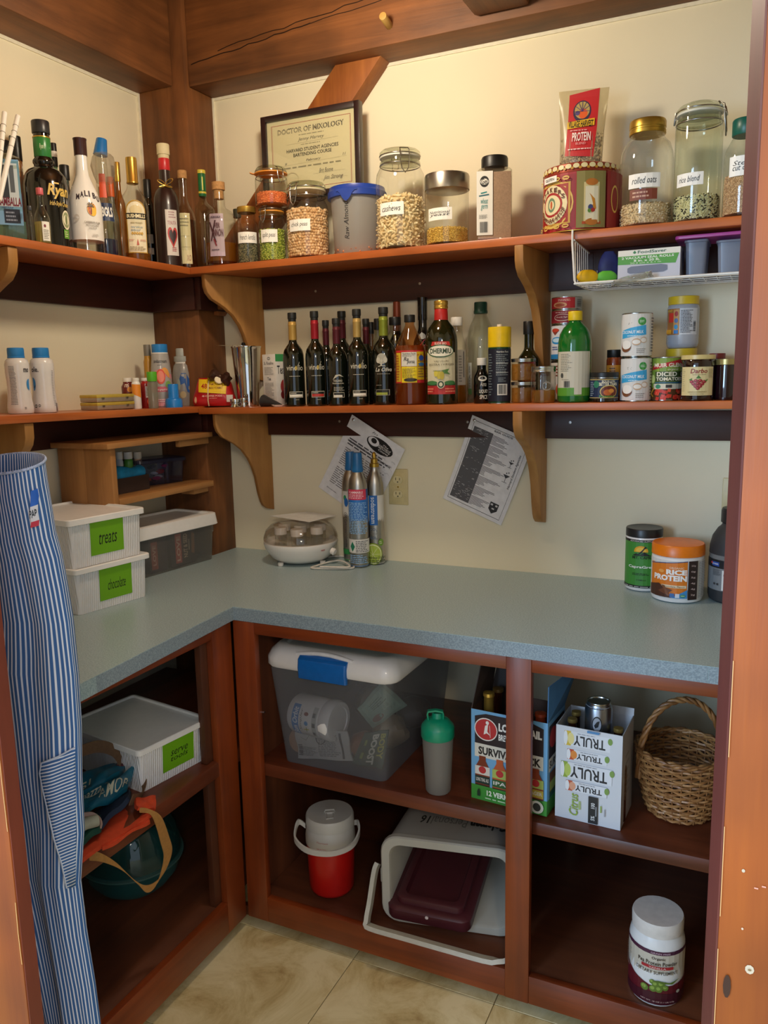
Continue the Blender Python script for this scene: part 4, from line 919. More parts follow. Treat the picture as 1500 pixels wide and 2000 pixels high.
P = ML(236, 261, 738, .115); item('small_bottle', 'small maroon shrink wrapped bottle with white cap', 'bottle', P, [('bottle_body', col('#6a1c1a', .25, coat=.3), bprof(.7, .70, .84, .88)), ('cap', WHT, solid(.74, .87, 1))],
     [(0, lambda d: (d.ell(.3, .62, .4, .09, '#d88a2c'), d.text('m', -.5, .7, .1, .8, '#e9d8c0'), d.fine(-.5, .2, .6, .45, 5, '#c9a08a')))], G_S)
P = ML(256, 274, 738, .155); item('small_bottle', 'slim orange and white bottle with white cap', 'bottle', P, [('bottle_body', col('#eceae4', .3, coat=.3), bprof(.75, .80, .88, .92)), ('cap', WHT, solid(.8, .9, 1))],
     [(0, lambda d: d.poly([(-1.2, .5), (1.2, .35), (1.2, .78), (-1.2, .8)], '#e9902c'))], G_S)
P = ML(273, 293, 738, .148); item('small_bottle', 'small red bottle with white cap and printed panel', 'bottle', P, [('bottle_body', col('#a3201f', .25, coat=.3), bprof(.75, .80, .88, .92)), ('cap', WHT, solid(.8, .9, 1))],
     [(0, lambda d: (d.rect(.0, .35, 1.0, .72, '#e0dcd4'), d.fine(.1, .4, .9, .7, 7, '#55555a'), d.ell(.5, .22, .35, .1, '#e8502c')))], G_S)
P = ML(286, 308, 726, .200); item('dropper_bottle', 'clear bottle of cloudy liquid with bright green cap', 'bottle', P, [('bottle_body', glass('#dfe0d4', .35, '#b9bcae', .6), [(.8, 0), (.9, .01), (.9, .7), (.7, .74), (.7, .78)]), ('cap', col('#5cb52c', .35), solid(.92, .74, 1.0))], None, G_S)
P = ML(283, 300, 673, .08); item('syrup_bottle', 'yellow-orange bottle with grey cap half hidden behind the pink syrup bottle', 'bottle', P, [('bottle_body', col('#b8862c', .35), bprof(.8, .72, .80, .85)), ('cap', col('#7a7468', .4), solid(.82, .82, 1))], None, 'syrup bottles')
P = ML(294, 337, 672, .125)
def dec(d):
    d.poly([(-1.3, .02), (1.3, .02), (1.3, .52), (-.4, .60), (-1.3, .50)], '#d8909a'); d.rect(-1.3, .0, 1.3, .33, '#cf6a78'); d.text('sodastream', -.75, .705, .72, .76, '#4a4a4c'); d.fine(-.3, .66, .2, .68, 1, '#77777a')
    d.ell(.35, .50, .50, .13, '#e9a050', -20, 130); d.ell(-.05, .49, .42, .12, '#e0503c'); d.ell(-.05, .49, .34, .09, '#ef8a74'); d.ell(.62, .36, .28, .06, '#7fae5c'); d.fine(-.5, .08, .6, .14, 2, '#f0d0d0'); d.text('pink grapefruit', -.5, .26, .5, .30, '#f6e6e6')
item('syrup_bottle', 'pink and grey syrup bottle with blue cap and grapefruit picture', 'bottle', P, [('bottle_body', col('#a9a6a2', .3, coat=.2), [(.92, 0), (1, .02), (1, .35), (.92, .60), (.78, .83), (.74, .86)]), ('cap', BLUE, solid(.72, .865, 1)), ('cap_ring', WHT, cyl(.75, .835, .868))], [(0, dec)], 'syrup bottles')
P = ML(320, 354, 750, .185); item('measuring_cup', 'small stepped blue plastic cup standing upside down', 'cup', P, [('cup', col('#1b7fd0', .35), [(1.0, 0), (1.0, .28), (.90, .36), (.66, .40), (.64, .46), (.62, .97), (.58, 1.0), (.01, 1.0)])])
P = ML(337, 380, 680, .100)
def dec(d):
    d.poly([(-.6, .35), (-.2, .57), (.25, .57), (.75, .40), (.62, .22), (.30, .25), (.1, .40)], '#2c5a9e'); d.ell(-.1, .20, .30, .06, '#b8a880'); d.ell(-.45, .38, .15, .10, '#9aa49a')
item('syrup_bottle', 'grey syrup bottle with stepped grey cap and blue emblem', 'bottle', P, [('bottle_body', col('#8f8c88', .3, coat=.2), [(.80, 0), (.86, .02), (.98, .30), (1.0, .55), (.85, .70), (.62, .755), (.60, .78)]), ('collar', WHT, cyl(.68, .725, .775)), ('cap', col('#a7aaa4', .4), [(.74, .77), (.76, .78), (.76, .86), (.56, .865), (.55, .985), (.5, 1.0), (.01, 1.0)])], [(0, dec)], 'syrup bottles')
# folded coffee bag
a = atx(372, 790, .19); b = aty(455, 793, -.155)
cx, cy = (a[0]+b[0])/2-.02, (a[1]+b[1])/2+.045; ang = math.atan2(b[1]-a[1], b[0]-a[0]); L_ = math.hypot(b[0]-a[0], b[1]-a[1])/2*1.0
z0 = zb1(.2, -.15)+.0005; H_ = .088
t = thing('coffee_bag', 'red and yellow bag of coffee pods folded down and held with a band', 'bag', (cx, cy, z0), ang)
hwf = lambda f: L_*float(np.interp(f, [0, .15, .55, .8, 1], [1.0, 1.03, .88, .80, .70])); hdf = lambda f: .040*float(np.interp(f, [0, .15, .5, .8, 1], [.85, 1.05, .95, .7, .35]))
g = G(); secs = []
for i in range(11):
    f = i/10; secs.append([(hwf(f)*math.copysign(abs(math.cos(a_))**.55, math.cos(a_))*(1+.02*math.sin(5*a_+9*f)), hdf(f)*math.copysign(abs(math.sin(a_))**.6, math.sin(a_))*(1+.06*math.sin(3*a_+14*f)), H_*f) for a_ in (2*PI*j/26 for j in range(26))])
g.loft(secs); g.done('bag_body', col('#b3161c', .35, 0, .1, 30), t, 60)
d = D(L_, H_, .0002); d.poly([(-.62, .50), (.66, .42), (.70, .93), (-.66, .96)], '#e9c21c'); d.text('48', -.50, .62, -.22, .80, '#a82018', .02); d.text('FAMILY PACK', -.12, .73, .52, .82, '#7a3a18', .01); d.text('MAXI FORMAT', -.12, .60, .52, .69, '#7a3a18', .01)
d.text('48 COFFEE PODS', -.45, .33, .5, .39, '#f0c8b8'); d.fine(-.1, .26, .3, .30, 1, '#e8a090'); d.ell(-.78, .22, .07, .12, '#e9b08a')
d.make('label', t, lambda x, y, h: (x, -hdf(y/H_)*min(1, max(.05, 1-abs(x/hwf(y/H_))**3.2))**.35*1.05-h-.0022, y), cut=.006, cuty=.008)
g = G(); g.ribbon([(L_*.99*c_, s_*.0, zz) for c_, s_, zz in ()] or [(.1*L_-L_*.25, -.001-hdf(f)*1.12-.002, H_*f) for f in (0, .2, .4, .6, .8, 1.0)], (.0016, 0, 0), .0012); g.done('elastic_band', col('#e0c8a0', .6), t)
g = G(); secs = []
for i in range(9):
    f = i/8; x = -L_*.15+L_*.95*f; r = .011+.006*math.sin(f*9)+.008*math.sin(PI*f); secs.append([(x+.004*math.cos(3*a_), -.012+r*1.5*math.cos(a_)*(1+.25*math.sin(4*a_+f*8)), H_*.98+.006*math.sin(f*6)+r*math.sin(a_)*(1+.3*math.cos(5*a_+f*5))) for a_ in (2*PI*j/12 for j in range(12))])
g.loft(secs); g.done('rolled_top', col('#3a231b', .3, 0, .3, 40, coat=.3), t, 40)
g = G(); g.lathe([(.013, 0), (.015, .002), (.013, .004)], 16); g.done('printed_coffee_cup', col('#d8c8a0', .4), t, 40, 0, (L_*.35, -.030, H_*.93), (PI/2-.4, 0, .3))
g = G(); g.box(L_*.70, L_*1.0, -.0425, -.041, .012, .034); o = g.done('stamp_panel', col('#d8d4cc', .5), t, 0)

# cocktail tools
STL = steel('#d0cfcc', .08)
P = MB(453, 512, 676, -.100)
t = item('cocktail_shaker', 'tall polished steel cocktail shaker tin', 'shaker', P, [('shaker_body', STL, [(.01, 0), (.66, 0), (.70, .01), (.74, .2), (.86, .6), (.97, .97), (1.0, .98), (1.0, 1.0), (.97, 1.0), (.94, .97), (.70, .2), (.01, .03)])])
x0, y0, z0 = P[0], P[1], P[2]+P[4]
t = thing('cocktail_strainer', 'flat steel cocktail strainer lying across the shaker rim', 'strainer', (x0, y0, z0+.001), .2)
g = G(); g.lathe([(.022, 0), (.030, 0), (.030, .0015), (.022, .0015)], 20, cap=False); g.box(-.085, -.025, -.006, .006, 0, .0015); g.done('plate', STL, t, 40, 0, (-.015, 0, .0), (.0, .05, 0))
g = G(); g.tube([(-.015+(.022)*math.cos(a_*.1), .022*math.sin(a_*.1), -.004+.003*math.sin(a_*2.2)) for a_ in range(63)], .0009, 6); g.done('spring', STL, t)
g = G(); g.lathe([(.001, 0), (.006, .001), (.007, .005), (.004, .009), (.001, .009)], 14); g.done('knob', BLKCAP, t, 40, 0, (-.005, -.008, .002))
for k, (u0, u1, vt, y, vb) in enumerate(((449, 470, 779, -.192, 0), (469, 484, 777, -.186, 0))):
    P2 = MB(u0, u1, vt, y, vm=785)
    item('jigger', ['small double steel jigger in front of the shaker, left', 'small double steel jigger in front of the shaker, right'][k], 'jigger', P2, [('cup', STL, [(.01, 0), (.95, 0), (1, .05), (.8, .42), (.78, .5), (.95, .6), (1, .95), (.97, 1.0), (.8, .8), (.01, .7)]), ('rim', STL, cyl(1.03, .44, .52))], None, 'steel jiggers')
p0 = Vector(aty(515, 782, -.165)); p1 = Vector(aty(566, 791, -.185))
t = thing('pourer_cone', 'black rubber pouring cone lying on its side beside the shaker', 'pourer', (p0.x, p0.y, zb1(.35, -.17)+.017)); g = G()
g.tube([(0, 0, 0), (.012, -.002, -.001), (.030, -.005, -.004), (.055, -.010, -.009), (.072, -.013, -.0125)], lambda f: .0165*(1-f)**1.1+.004, 16); g.done('cone', col('#262628', .4), t, 50)
P = MB(530, 557, 784, -.185, vm=788); item('dish', 'tiny white dish lying beside the black cone', 'dish', P[:4]+(.006,), [('dish', WHT, [(.01, 0), (.7, 0), (1, 1), (.95, 1), (.6, .4), (.01, .4)])])
a = aty(516, 785, -.115); b = aty(541, 785, -.135); z0 = zb1(.4, -.1)
t = boxt('tea_box', 'white paper box with small print and green top standing beside the shaker', 'box', a, b, .055, z0, zat(528, 692, .44, -.12), col('#dcd8d0', .6),
     lambda d: (d.text('St. Rosaline', .12, .80, .85, .86, '#55555a'), d.ring(.5, .92, .12, .03, .02, '#8a8a88'), d.fine(.15, .60, .85, .76, 7, '#9a9894'), d.text('Tea', .35, .50, .62, .56, '#44444a'), d.fine(.15, .06, .85, .46, 15, '#a09e9a')),
     lambda d: (d.rect(0, .86, 1, 1, '#3f9a5a'), d.text('Tea', .1, .62, .6, .78, '#3a3a3c'), d.ell(.6, .38, .3, .14, '#a83a3c'), d.ell(.5, .22, .2, .08, '#7a2428')))
P = MB(545, 560, 692, -.075, vm=715); item('small_canister', 'teal rounded canister behind the tea box', 'canister', P, [('canister_body', col('#2a9a94', .4), [(.9, 0), (1, .02), (1, .92), (.8, .98), (.1, 1)])])

# oil and vinegar bottles
G_O = 'dark oil and vinegar bottles on the middle shelf'
VP = [(.9, 0), (.98, .008), (1, .02), (1, .50), (.97, .555), (.86, .605), (.62, .645), (.42, .675), (.36, .70), (.34, .74)]
def vin(u0, u1, vt, y, foil, label, logo=0, strip='#e9e6da', vm=None, top=.0):
    P = MB(u0, u1, vt, y, vm)
    def dec(d):
        if logo == 1:
            d.text('vinolio', -.72, .385, .92, .445, '#cfcab8', .005); d.ell(.20, .412, .10, .022, '#b9a24c'); d.line([(.40, .43), (.52, .475)], .0012, '#cfcab8')
            d.fine(-.45, .318, .55, .33, 1, '#b9b5a6', .5, 0); d.ring(0, .115, .0, .0, 0, '#cfcab8') if False else None
            d.rect(-.50, .095, .80, .16, '#cfcab8'); d.rect(-.46, .10, .76, .155, '#121410'); d.rect(-.46, .104, .72, .130, strip); d.fine(-.4, .135, .2, .15, 1, '#cfcab8'); d.fine(.0, .065, .5, .08, 1, '#9a988a')
        elif logo == 2:
            d.poly([(-.5, .30), (.1, .345), (.6, .33), (.2, .36), (-.2, .355)], '#b9b5a6'); d.text('TOSCANO', -.45, .275, .45, .30, '#cfcab8', .01); d.text('balsamic', -.5, .25, .6, .27, '#b9b5a6'); d.fine(-.4, .17, .7, .22, 3, '#a8a598')
            d.rect(-.45, .095, .62, .155, '#cfcab8'); d.rect(-.41, .10, .58, .15, '#121410'); d.rect(-.41, .102, .40, .125, '#e0ddd0')
        elif logo == 3:
            d.ell(-.22, .475, .42, .055, '#a9a698'); d.ell(-.5, .46, .18, .03, '#c4c1b2'); d.ell(.1, .462, .16, .03, '#c4c1b2'); d.line([(-.22, .47), (-.25, .40)], .0035, '#c4c1b2'); d.line([(-.5, .395), (-.25, .405), (.1, .40)], .002, '#c4c1b2'); d.line([(-.22, .44), (-.45, .475)], .002, '#c4c1b2'); d.line([(-.22, .44), (.05, .48)], .002, '#c4c1b2')
            d.text('La Oliva', -.75, .345, .62, .385, '#d8d5c8', .01, .35); d.fine(-.6, .315, .55, .325, 1, '#a9a698'); d.fine(-.7, .20, -.05, .21, 1, '#a9a698'); d.rect(-.72, .10, .40, .16, '#b9b5a6'); d.rect(-.70, .103, .36, .157, '#14160f'); d.rect(-.70, .106, .22, .13, '#9aa83a')
    return item('oil_bottle', label, 'bottle', P, [('glass_body', DKGR, VP), ('foil_neck', col(foil, .38, .35, .04), [(.37, .71), (.385, .715), (.375, .86), (.40, .865), (.40, .875), (.375, .88), (.36, .905)]),
                ('cap', col('#1c1d1c', .45), [(.34, .90), (.36, .905), (.36, .93), (.40, .935), (.41, .94), (.41, .99), (.39, 1.0), (.1, 1.0)])], [(0, dec)] if logo else None, G_O)
vin(553, 595, 610, -.165, '#c39c50', 'dark oil bottle with gold neck foil, leftmost in the front row', 1)
vin(597, 637, 607, -.163, '#a81f2c', 'dark oil bottle with bright red neck foil', 1, '#b8342c')
vin(622, 655, 625, -.108, '#5a1f28', 'dark vinegar bottle with maroon foil, back row beside the bright red one', 0)
vin(639, 679, 621, -.158, '#5e222c', 'dark vinegar bottle with maroon foil and tuscan print, front row', 2)
vin(650, 690, 607, -.045, '#5a1f28', 'tall dark bottle with maroon foil, behind the front maroon foil bottle', 0)
vin(678, 720, 603, -.160, '#c0a05c', 'dark oil bottle with pale gold foil in the middle of the front row', 1)
vin(700, 733, 622, -.085, '#5a2028', 'dark vinegar bottle with maroon foil, behind and right of the pale gold one', 0)
vin(727, 774, 599, -.140, '#8f9a34', 'dark oil bottle with olive green foil and white tree print', 3)
P = MB(716, 736, 629, -.045); item('oil_bottle', 'slim amber labelled bottle behind the tree print bottle', 'bottle', P, [('glass_body', col('#5a3a1c', .15, coat=.4), bprof(.5, .6, .72, .9)), ('cap', BLKCAP, solid(.6, .86, 1))], [(0, lambda d: (d.rect(-.8, .1, .8, .5, '#8a6a3a'), d.ell(0, .42, .5, .06, '#d8c8a0'), d.rect(-.8, .1, .8, .13, '#e0c050')))], G_O)
P = MB(729, 750, 622, -.052); item('oil_bottle', 'clear bottle with black cap behind the olive foil bottle', 'bottle', P, [('glass_body', GRN, bprof(.6, .7, .8, .9)), ('cap', BLKCAP, solid(.7, .87, 1))], None, G_O)
P = MB(760, 794, 587, -.032); item('liquor_bottle', 'dark spirit bottle with copper coloured neck at the back', 'bottle', P, [('glass_body', DKGR, bprof(.42, .58, .72, .74)), ('copper_neck', col('#8a3f24', .4, .3), [(.44, .71), (.46, .72), (.42, .93), (.40, .99), (.1, 1.0)])], None, G_O)
P = MB(758, 788, 619, -.085); item('oil_bottle', 'clear bottle with black cap left of the cider vinegar', 'bottle', P, [('glass_body', GRN, bprof(.70, .78, .86, .94)), ('inner_pourer', GOLD, cyl(.15, .70, .80)), ('cap', BLKCAP, solid(.78, .91, 1))], None, G_O)
P = MB(770, 833, 614, -.160)
def dec(d):
    d.rect(-1.05, .245, 1.0, .605, '#c4262c'); d.rect(-1.0, .26, -.62, .58, '#d8b82c'); d.rect(.42, .28, .96, .59, '#d8b01c'); d.rect(-.56, .43, .40, .585, '#dcd8cc'); d.rect(-.56, .25, .40, .425, '#e9cf1c')
    d.text('Nutrition Facts', -.48, .56, .32, .578, '#3a3a38', .01); d.fine(-.48, .535, .32, .555, 2, '#6a6a66'); d.text('Ra', -.40, .49, -.10, .53, '#1c1c20', .01, .3); d.text('porsa', -.20, .45, .25, .49, '#1c1c20', .01, .3)
    d.fine(-.5, .30, .34, .41, 8, '#8a7a20'); d.ell(0, .28, .4, .02, '#2a2418'); d.fine(-.95, .27, -.66, .56, 10, '#a03a20'); d.ell(.7, .52, .18, .03, '#2c4a9a'); d.fine(.46, .30, .92, .5, 7, '#7a5a3a'); d.ell(.7, .45, .2, .02, '#3a6a9a')
item('vinegar_bottle', 'round cider vinegar bottle with yellow and red label and black cap', 'bottle', P,
     [('glass_body', glass('#f0d0a8', .06, '#c87c3c', .7, 'amber_glass'), [(.88, 0), (.97, .012), (1, .05), (1, .56), (.95, .63), (.72, .73), (.40, .84), (.28, .89), (.28, .93)]), ('liquid', glass('#dc9c58', .40, '#c0702c', .4, 'cider_liquid'), [(.85, .01), (.94, .03), (.95, .60), (.88, .66), (.1, .66)]),
      ('cap', BLKCAP, solid(.34, .92, 1.0))], [(0, dec)], G_O)
P = MB(808, 845, 578, -.045); item('liquor_bottle', 'black spirit bottle with pink label behind the olive oil', 'bottle', P, [('glass_body', BLK, bprof(.45, .55, .72, .80)), ('cap', BLK, [(.48, .78), (.50, .79), (.52, .99), (.1, 1.0)])], [(0, lambda d: (d.poly([(-1.0, .40), (.2, .54), (.2, .60), (-1.0, .48)], '#d0486a'), d.ell(-.1, .63, .5, .03, '#8a8a88')))], G_O)
P = MB(831, 894, 586, -.155)
def dec(d):
    d.rect(-1.02, .10, .95, .50, '#d6cfb0'); d.poly([(-.95, .50)]+[(-.95+1.8*i/10, .50+.10*math.sin(PI*i/10)) for i in range(11)], '#d6cfb0')
    d.rect(-1.02, .10, .95, .195, '#b82c2c'); d.rect(-1.02, .185, .95, .205, '#2c5a38'); d.poly([(-.66, .565), (.56, .565), (.48, .605), (-.58, .605)], '#c4302c'); d.text('ELIDE BIO', -.4, .575, .3, .597, '#f0e0d0', .01)
    d.ell(-.06, .515, .86, .062, '#2c5a38'); d.ell(-.06, .515, .80, .052, '#efead8'); d.text('DHERMIU', -.72, .49, .60, .54, '#1f3f2a', .03); d.fine(-.35, .45, .35, .47, 1, '#2c5a38')
    d.text('VAJ ULLIRI', -.46, .405, .42, .425, '#77715a', .005); d.text('EKSTRA I VIRGJER', -.80, .37, .80, .395, '#77715a', .005)
    d.ell(-.15, .285, .15, .038, '#c9b83a'); d.ell(.02, .28, .13, .04, '#b8a62c'); d.ell(-.34, .30, .12, .03, '#d8c84c'); d.poly([(0, .33), (.45, .345), (.35, .315), (.5, .29), (.15, .30)], '#4f7a3c'); d.line([(-.5, .325), (.1, .325)], .0015, '#6a7a3c')
    d.ell(-.6, .21, .35, .02, '#3f7a44'); d.ell(.5, .21, .35, .02, '#3f7a44'); d.ell(-.05, .195, .22, .04, '#d6cfb0'); d.ell(-.05, .195, .18, .033, '#1f3f2a'); d.ring(-.05, .195, .10, .02, .02, '#d6cfb0'); d.fine(-.9, .115, -.35, .165, 2, '#e08a70'); d.fine(.2, .115, .85, .165, 2, '#e08a70')
item('oil_bottle', 'large dark olive oil bottle with gold cap, red neck and cream label', 'bottle', P,
     [('glass_body', col('#1a1d0a', .06, coat=.5), [(.9, 0), (.98, .01), (1, .03), (1, .60), (.97, .66), (.80, .74), (.55, .79), (.43, .815), (.41, .84)]), ('red_neck', col('#b3201e', .4), [(.43, .80), (.435, .81), (.40, .925), (.38, .93)]),
      ('cap', GOLD, [(.40, .92), (.43, .925), (.43, .945), (.41, .95), (.41, .96), (.43, .965), (.43, .99), (.40, 1.0), (.1, 1.0)])], [(0, dec)], G_O)
P = MB(874, 911, 619, -.068)
item('oil_bottle', 'clear bottle of yellow oil with white cap and white label', 'bottle', P, [('glass_body', CLR, bprof(.60, .62, .85, .9, n=5)), ('liquid', glass('#d8a23a', .4, '#c98a20', .3), liquid(bprof(.6, .62, .85, .9), .22)), ('cap', WHT, solid(.62, .90, 1.0))],
     [(0, lambda d: (d.rect(-.3, .21, 1.1, .62, '#cfc8b8'), d.fine(.2, .24, .6, .56, 10, '#8a8478'), d.rect(.72, .3, .82, .6, '#44444a')))], G_O)
P = MB(912, 966, 589, -.045)
item('water_bottle', 'large ribbed clear plastic bottle with dark green cap', 'bottle', P, [('bottle_body', glass('#eef0ea', .06, '#d8d8cc', .9), [(.9, 0), (1, .02), (.96, .10), (1, .14), (1, .40), (.94, .44), (1, .48), (.94, .52), (1, .56), (.98, .64), (.80, .76), (.45, .87), (.42, .90)]),
     ('cap', col('#123f30', .4), [(.46, .885), (.50, .89), (.50, .915), (.47, .92), (.47, .99), (.44, 1), (.1, 1)])], [(0, lambda d: (d.rect(-1.1, .08, -.7, .40, '#c9c8b8'), d.text('EVITA OI', -.98, .12, -.84, .36, '#5a5a54', 0, 0, 90), d.rect(-1.1, .08, -.7, .14, '#5f8a4a')))], G_O)
P = MB(925, 957, 699, -.145)
item('seasoning_bottle', 'black labelled liquid seasoning bottle left of the yellow capped spray can', 'bottle', P, [('bottle_body', BLK, bprof(.55, .55, .78, .85)), ('cap', WHT, solid(.6, .84, 1.0))],
     [(0, lambda d: (d.ell(.1, .55, .55, .06, '#d8d4c8'), d.text('TAJIN', -.3, .53, .4, .57, '#2a2a2a', .01), d.text('Ama', -.2, .38, .55, .48, '#d8d4c8', 0, .3), d.text('LIQUID', -.3, .22, .75, .31, '#e6e2d4', .02), d.text('SPICE', -.25, .10, .7, .19, '#e6e2d4', .02)))], G_O)
P = MB(953, 998, 636, -.165)
def dec(d):
    d.rect(-1.5, .03, 1.5, .705, '#141a2e'); d.text('Nutrition Facts', -.25, .655, .85, .68, '#d8dcdc', .01); d.fine(-.3, .36, .85, .64, 12, '#9aa6ac', .35); d.rect(-.3, .52, .85, .525, '#d8dcdc'); d.rect(-.3, .40, .85, .405, '#d8dcdc'); d.fine(-.1, .28, .6, .34, 3, '#8a96a0', .4)
    d.rect(-.18, .11, .72, .255, '#dfe0dc'); d.bars(-.08, .125, .62, .245, '#2a2a2a', 14); d.fine(-1.1, .1, -.6, .65, 16, '#6a7a84', .4)
item('cooking_spray', 'cooking spray can with big yellow cap and dark blue label', 'spray can', P, [('can_body', col('#17492f', .25, .4), [(.93, 0), (.97, .012), (.95, .02), (.97, .03), (.97, .73)]), ('base_rim', SILV, cyl(.98, 0, .012, .002)), ('cap', col('#e9c40c', .35), [(.97, .725), (1.0, .73), (1.0, .97), (.97, .985), (.1, .985)]), ('nozzle', WHT, cyl(.22, .98, 1.02))], [(0, dec)], G_O)
P = MB(1011, 1054, 627, -.058)
item('sauce_bottle', 'small dark square shouldered bottle with black cap and red label', 'bottle', P, [('glass_body', col('#1c1f0a', .08, coat=.5), bprof(.42, .52, .68, .86)), ('cap', BLKCAP, solid(.52, .84, 1.0))],
     [(0, lambda d: (d.rect(-.55, .22, .65, .50, '#a3262a'), d.ell(.05, .40, .42, .04, '#d8c890', 0, 180), d.text('TOSCANA', -.4, .35, .5, .385, '#d8c890'), d.fine(-.3, .25, .4, .31, 2, '#e0a090')))], G_O)
def mason(u0, u1, vt, y, lab, fill, z=None, hfix=None, vm=None, seed=0):
    P = MB(u0, u1, vt, y, vm)
    if z is not None: P = (P[0], P[1], z, P[3], hfix)
    item('mason_jar', lab, 'jar', P, [('glass_body', CLR, [(.85, 0), (.95, .02), (1, .08), (1, .72), (.96, .80), (.93, .84)]), ('preserve', glass('#f2cc88', .34, '#dca044', .35, 'honey'), [(.85, .02), (.93, .06), (.93, fill), (.1, fill)]),
         ('lid', SILV, [(.96, .82), (1.0, .825), (1.0, .86), (.98, .87), (.98, .89), (1.0, .90), (1.0, .96), (.95, .975), (.1, .975)])], [(0, lambda d: (d.ring(.3, .45, .4, .12, .04, glass('#f4f4f0', .4, '#e8e4d8', .5)),))] if seed else None, 'mason jars'); return P
z_ = zb1(1.15, -.1)
Pm = mason(998, 1047, 749, -.150, 'squat mason jar of amber preserve, lower of the two stacked', .70, z_, .058)
Pm = mason(998, 1047, 702, -.150, 'squat mason jar of amber preserve, on top of the other', .74, z_+.0585, .060)
mason(1037, 1086, 713, -.178, 'taller mason jar one third full of golden honey', .34, seed=1)
# right part: cans and jars
G_C = 'cans and jars at the right of the middle shelf'
def canprof(): return [(.93, 0), (1, .012), (1, .03), (.985, .04), (.985, .96), (1, .97), (1, .99), (.93, 1.0)]
z_ = zb1(1.35, -.05); Pc = MB(1077, 1137, 604, -.060, vm=620); R_ = Pc[3]; xy = Pc[:2]
zt = [z_, z_+.098, z_+.188, z_+.226]
zz = [zat(1105, v, xy[0], xy[1]) for v in (785, 704, 634, 606, 581)]; zz[0] = z_
labs = ['white and red can at the bottom of the stack behind the green bottle', 'white and blue can in the stack behind the green bottle', 'red tuna can, lower of the two flat cans', 'red tuna can at the very top of the stack']
def d0(d): d.rect(-1.5, .05, 1.5, .95, '#d8cfc4'); d.ell(-.2, .3, .5, .2, '#c4502c'); d.fine(-.7, .6, .3, .9, 4, '#8a3a2c')
def d1(d): d.rect(-1.5, .04, 1.5, .96, '#dcdde0'); d.rect(-1.5, .04, 1.5, .17, '#2c86c4'); d.ell(-.45, .55, .55, .10, '#2c8fd0'); d.ell(-.45, .56, .42, .06, '#bfe0f2'); d.poly([(-.95, .82), (-.3, .82), (-.62, .70)], '#8a3a2c'); d.ell(-.62, .84, .33, .05, '#c4402c'); d.fine(-.9, .28, -.2, .40, 2, '#3a5a9a')
def d2(d): d.rect(-1.5, .08, 1.5, .92, '#8f1c2c'); d.ell(-.3, .45, .62, .26, '#c9a8a0'); d.ell(-.3, .45, .55, .20, '#7a1c28'); d.text('chunk light', -.75, .40, .15, .52, '#e0c0b8'); d.fine(-.8, .74, .4, .86, 1, '#e0b0a8')
def d3(d): d.rect(-1.5, .08, .55, .92, '#b3242c'); d.rect(.55, .08, 1.5, .92, '#a8a69e'); d.ell(-.5, .35, .5, .22, '#d8a070'); d.ell(-.5, .33, .36, .14, '#a84a2c'); d.fine(-.6, .62, .4, .82, 2, '#f0c0b0'); d.bars(.7, .2, 1.1, .8, '#5a5a58', 8, False)
for k, dd in enumerate((d0, d1, d2, d3)):
    item('food_can', labs[k], 'can', (xy[0], xy[1], zz[k]+.0003*(k > 0), R_, zz[k+1]-zz[k]-.0006), [('can_body', SILV, canprof())], [(0, dd)], G_C, face=-.2 if k == 1 else 0)
P = MB(1089, 1155, 607, -.160)
def dec(d):
    d.rect(-1.25, .075, 1.1, .56, '#cfc9b6'); d.rect(-1.25, .075, 1.1, .165, '#5a9a2c'); d.rect(.0, .09, .45, .56, '#d4cebc'); d.fine(-.9, .34, -.1, .54, 11, '#7a7868', .3); d.ring(-.78, .30, .10, .028, .03, '#4a4a44'); d.bars(-.62, .17, -.25, .24, '#3a3a3a', 8); d.fine(-.8, .25, -.2, .26, 1, '#5a5a54')
item('juice_bottle', 'round shouldered green plastic juice bottle with yellow cap', 'bottle', P,
     [('bottle_body', col('#0f6a24', .12, 0, .03, coat=.5), [(.85, 0), (.95, .01), (1, .04), (1, .60), (.985, .67), (.90, .755), (.70, .82), (.45, .865), (.36, .885), (.36, .91)]), ('cap', col('#e9c81c', .4), solid(.42, .90, 1.0))], [(0, dec)], G_C)
P = MB(1184, 1216, 683, -.085); item('food_jar', 'jar with orange and yellow label and black lid behind the dark blue label jar', 'jar', P, [('glass_body', col('#8a3a14', .15, coat=.4), [(.9, 0), (1, .03), (1, .8), (.9, .86)]), ('lid', BLKCAP, solid(.95, .85, 1.0))],
     [(0, lambda d: (d.rect(-1.2, .1, 1.2, .70, '#d8902c'), d.rect(-1.2, .3, 1.2, .52, '#e0b83a'), d.text('Ros', -.1, .33, .9, .5, '#2a2018', .02), d.fine(-.6, .56, .2, .66, 2, '#4a2a18')))], G_C)
P = MB(1153, 1209, 727, -.165)
def dec(d):
    d.rect(-1.4, .13, 1.4, .78, '#1b2a4a'); d.rect(-1.4, .745, 1.4, .77, '#c9b060'); d.rect(-1.4, .14, 1.4, .16, '#c9b060'); d.ell(.35, .36, .65, .22, '#c9b060'); d.ell(.35, .35, .58, .19, '#6a2a1c'); d.ell(.25, .33, .3, .10, '#c4642c'); d.ell(.5, .38, .2, .07, '#d8903c')
    d.text('BETTER THAN', -.35, .55, .95, .66, '#e9e2c8', .03); d.text('BOUILLON', -.15, .66, .75, .735, '#e9e2c8', .02); d.ell(-.55, .60, .22, .12, '#2c7a5a'); d.fine(-1.1, .2, -.7, .7, 8, '#8a96a8'); d.text('Roasted', -.3, .17, .7, .24, '#5fae4c', .01)
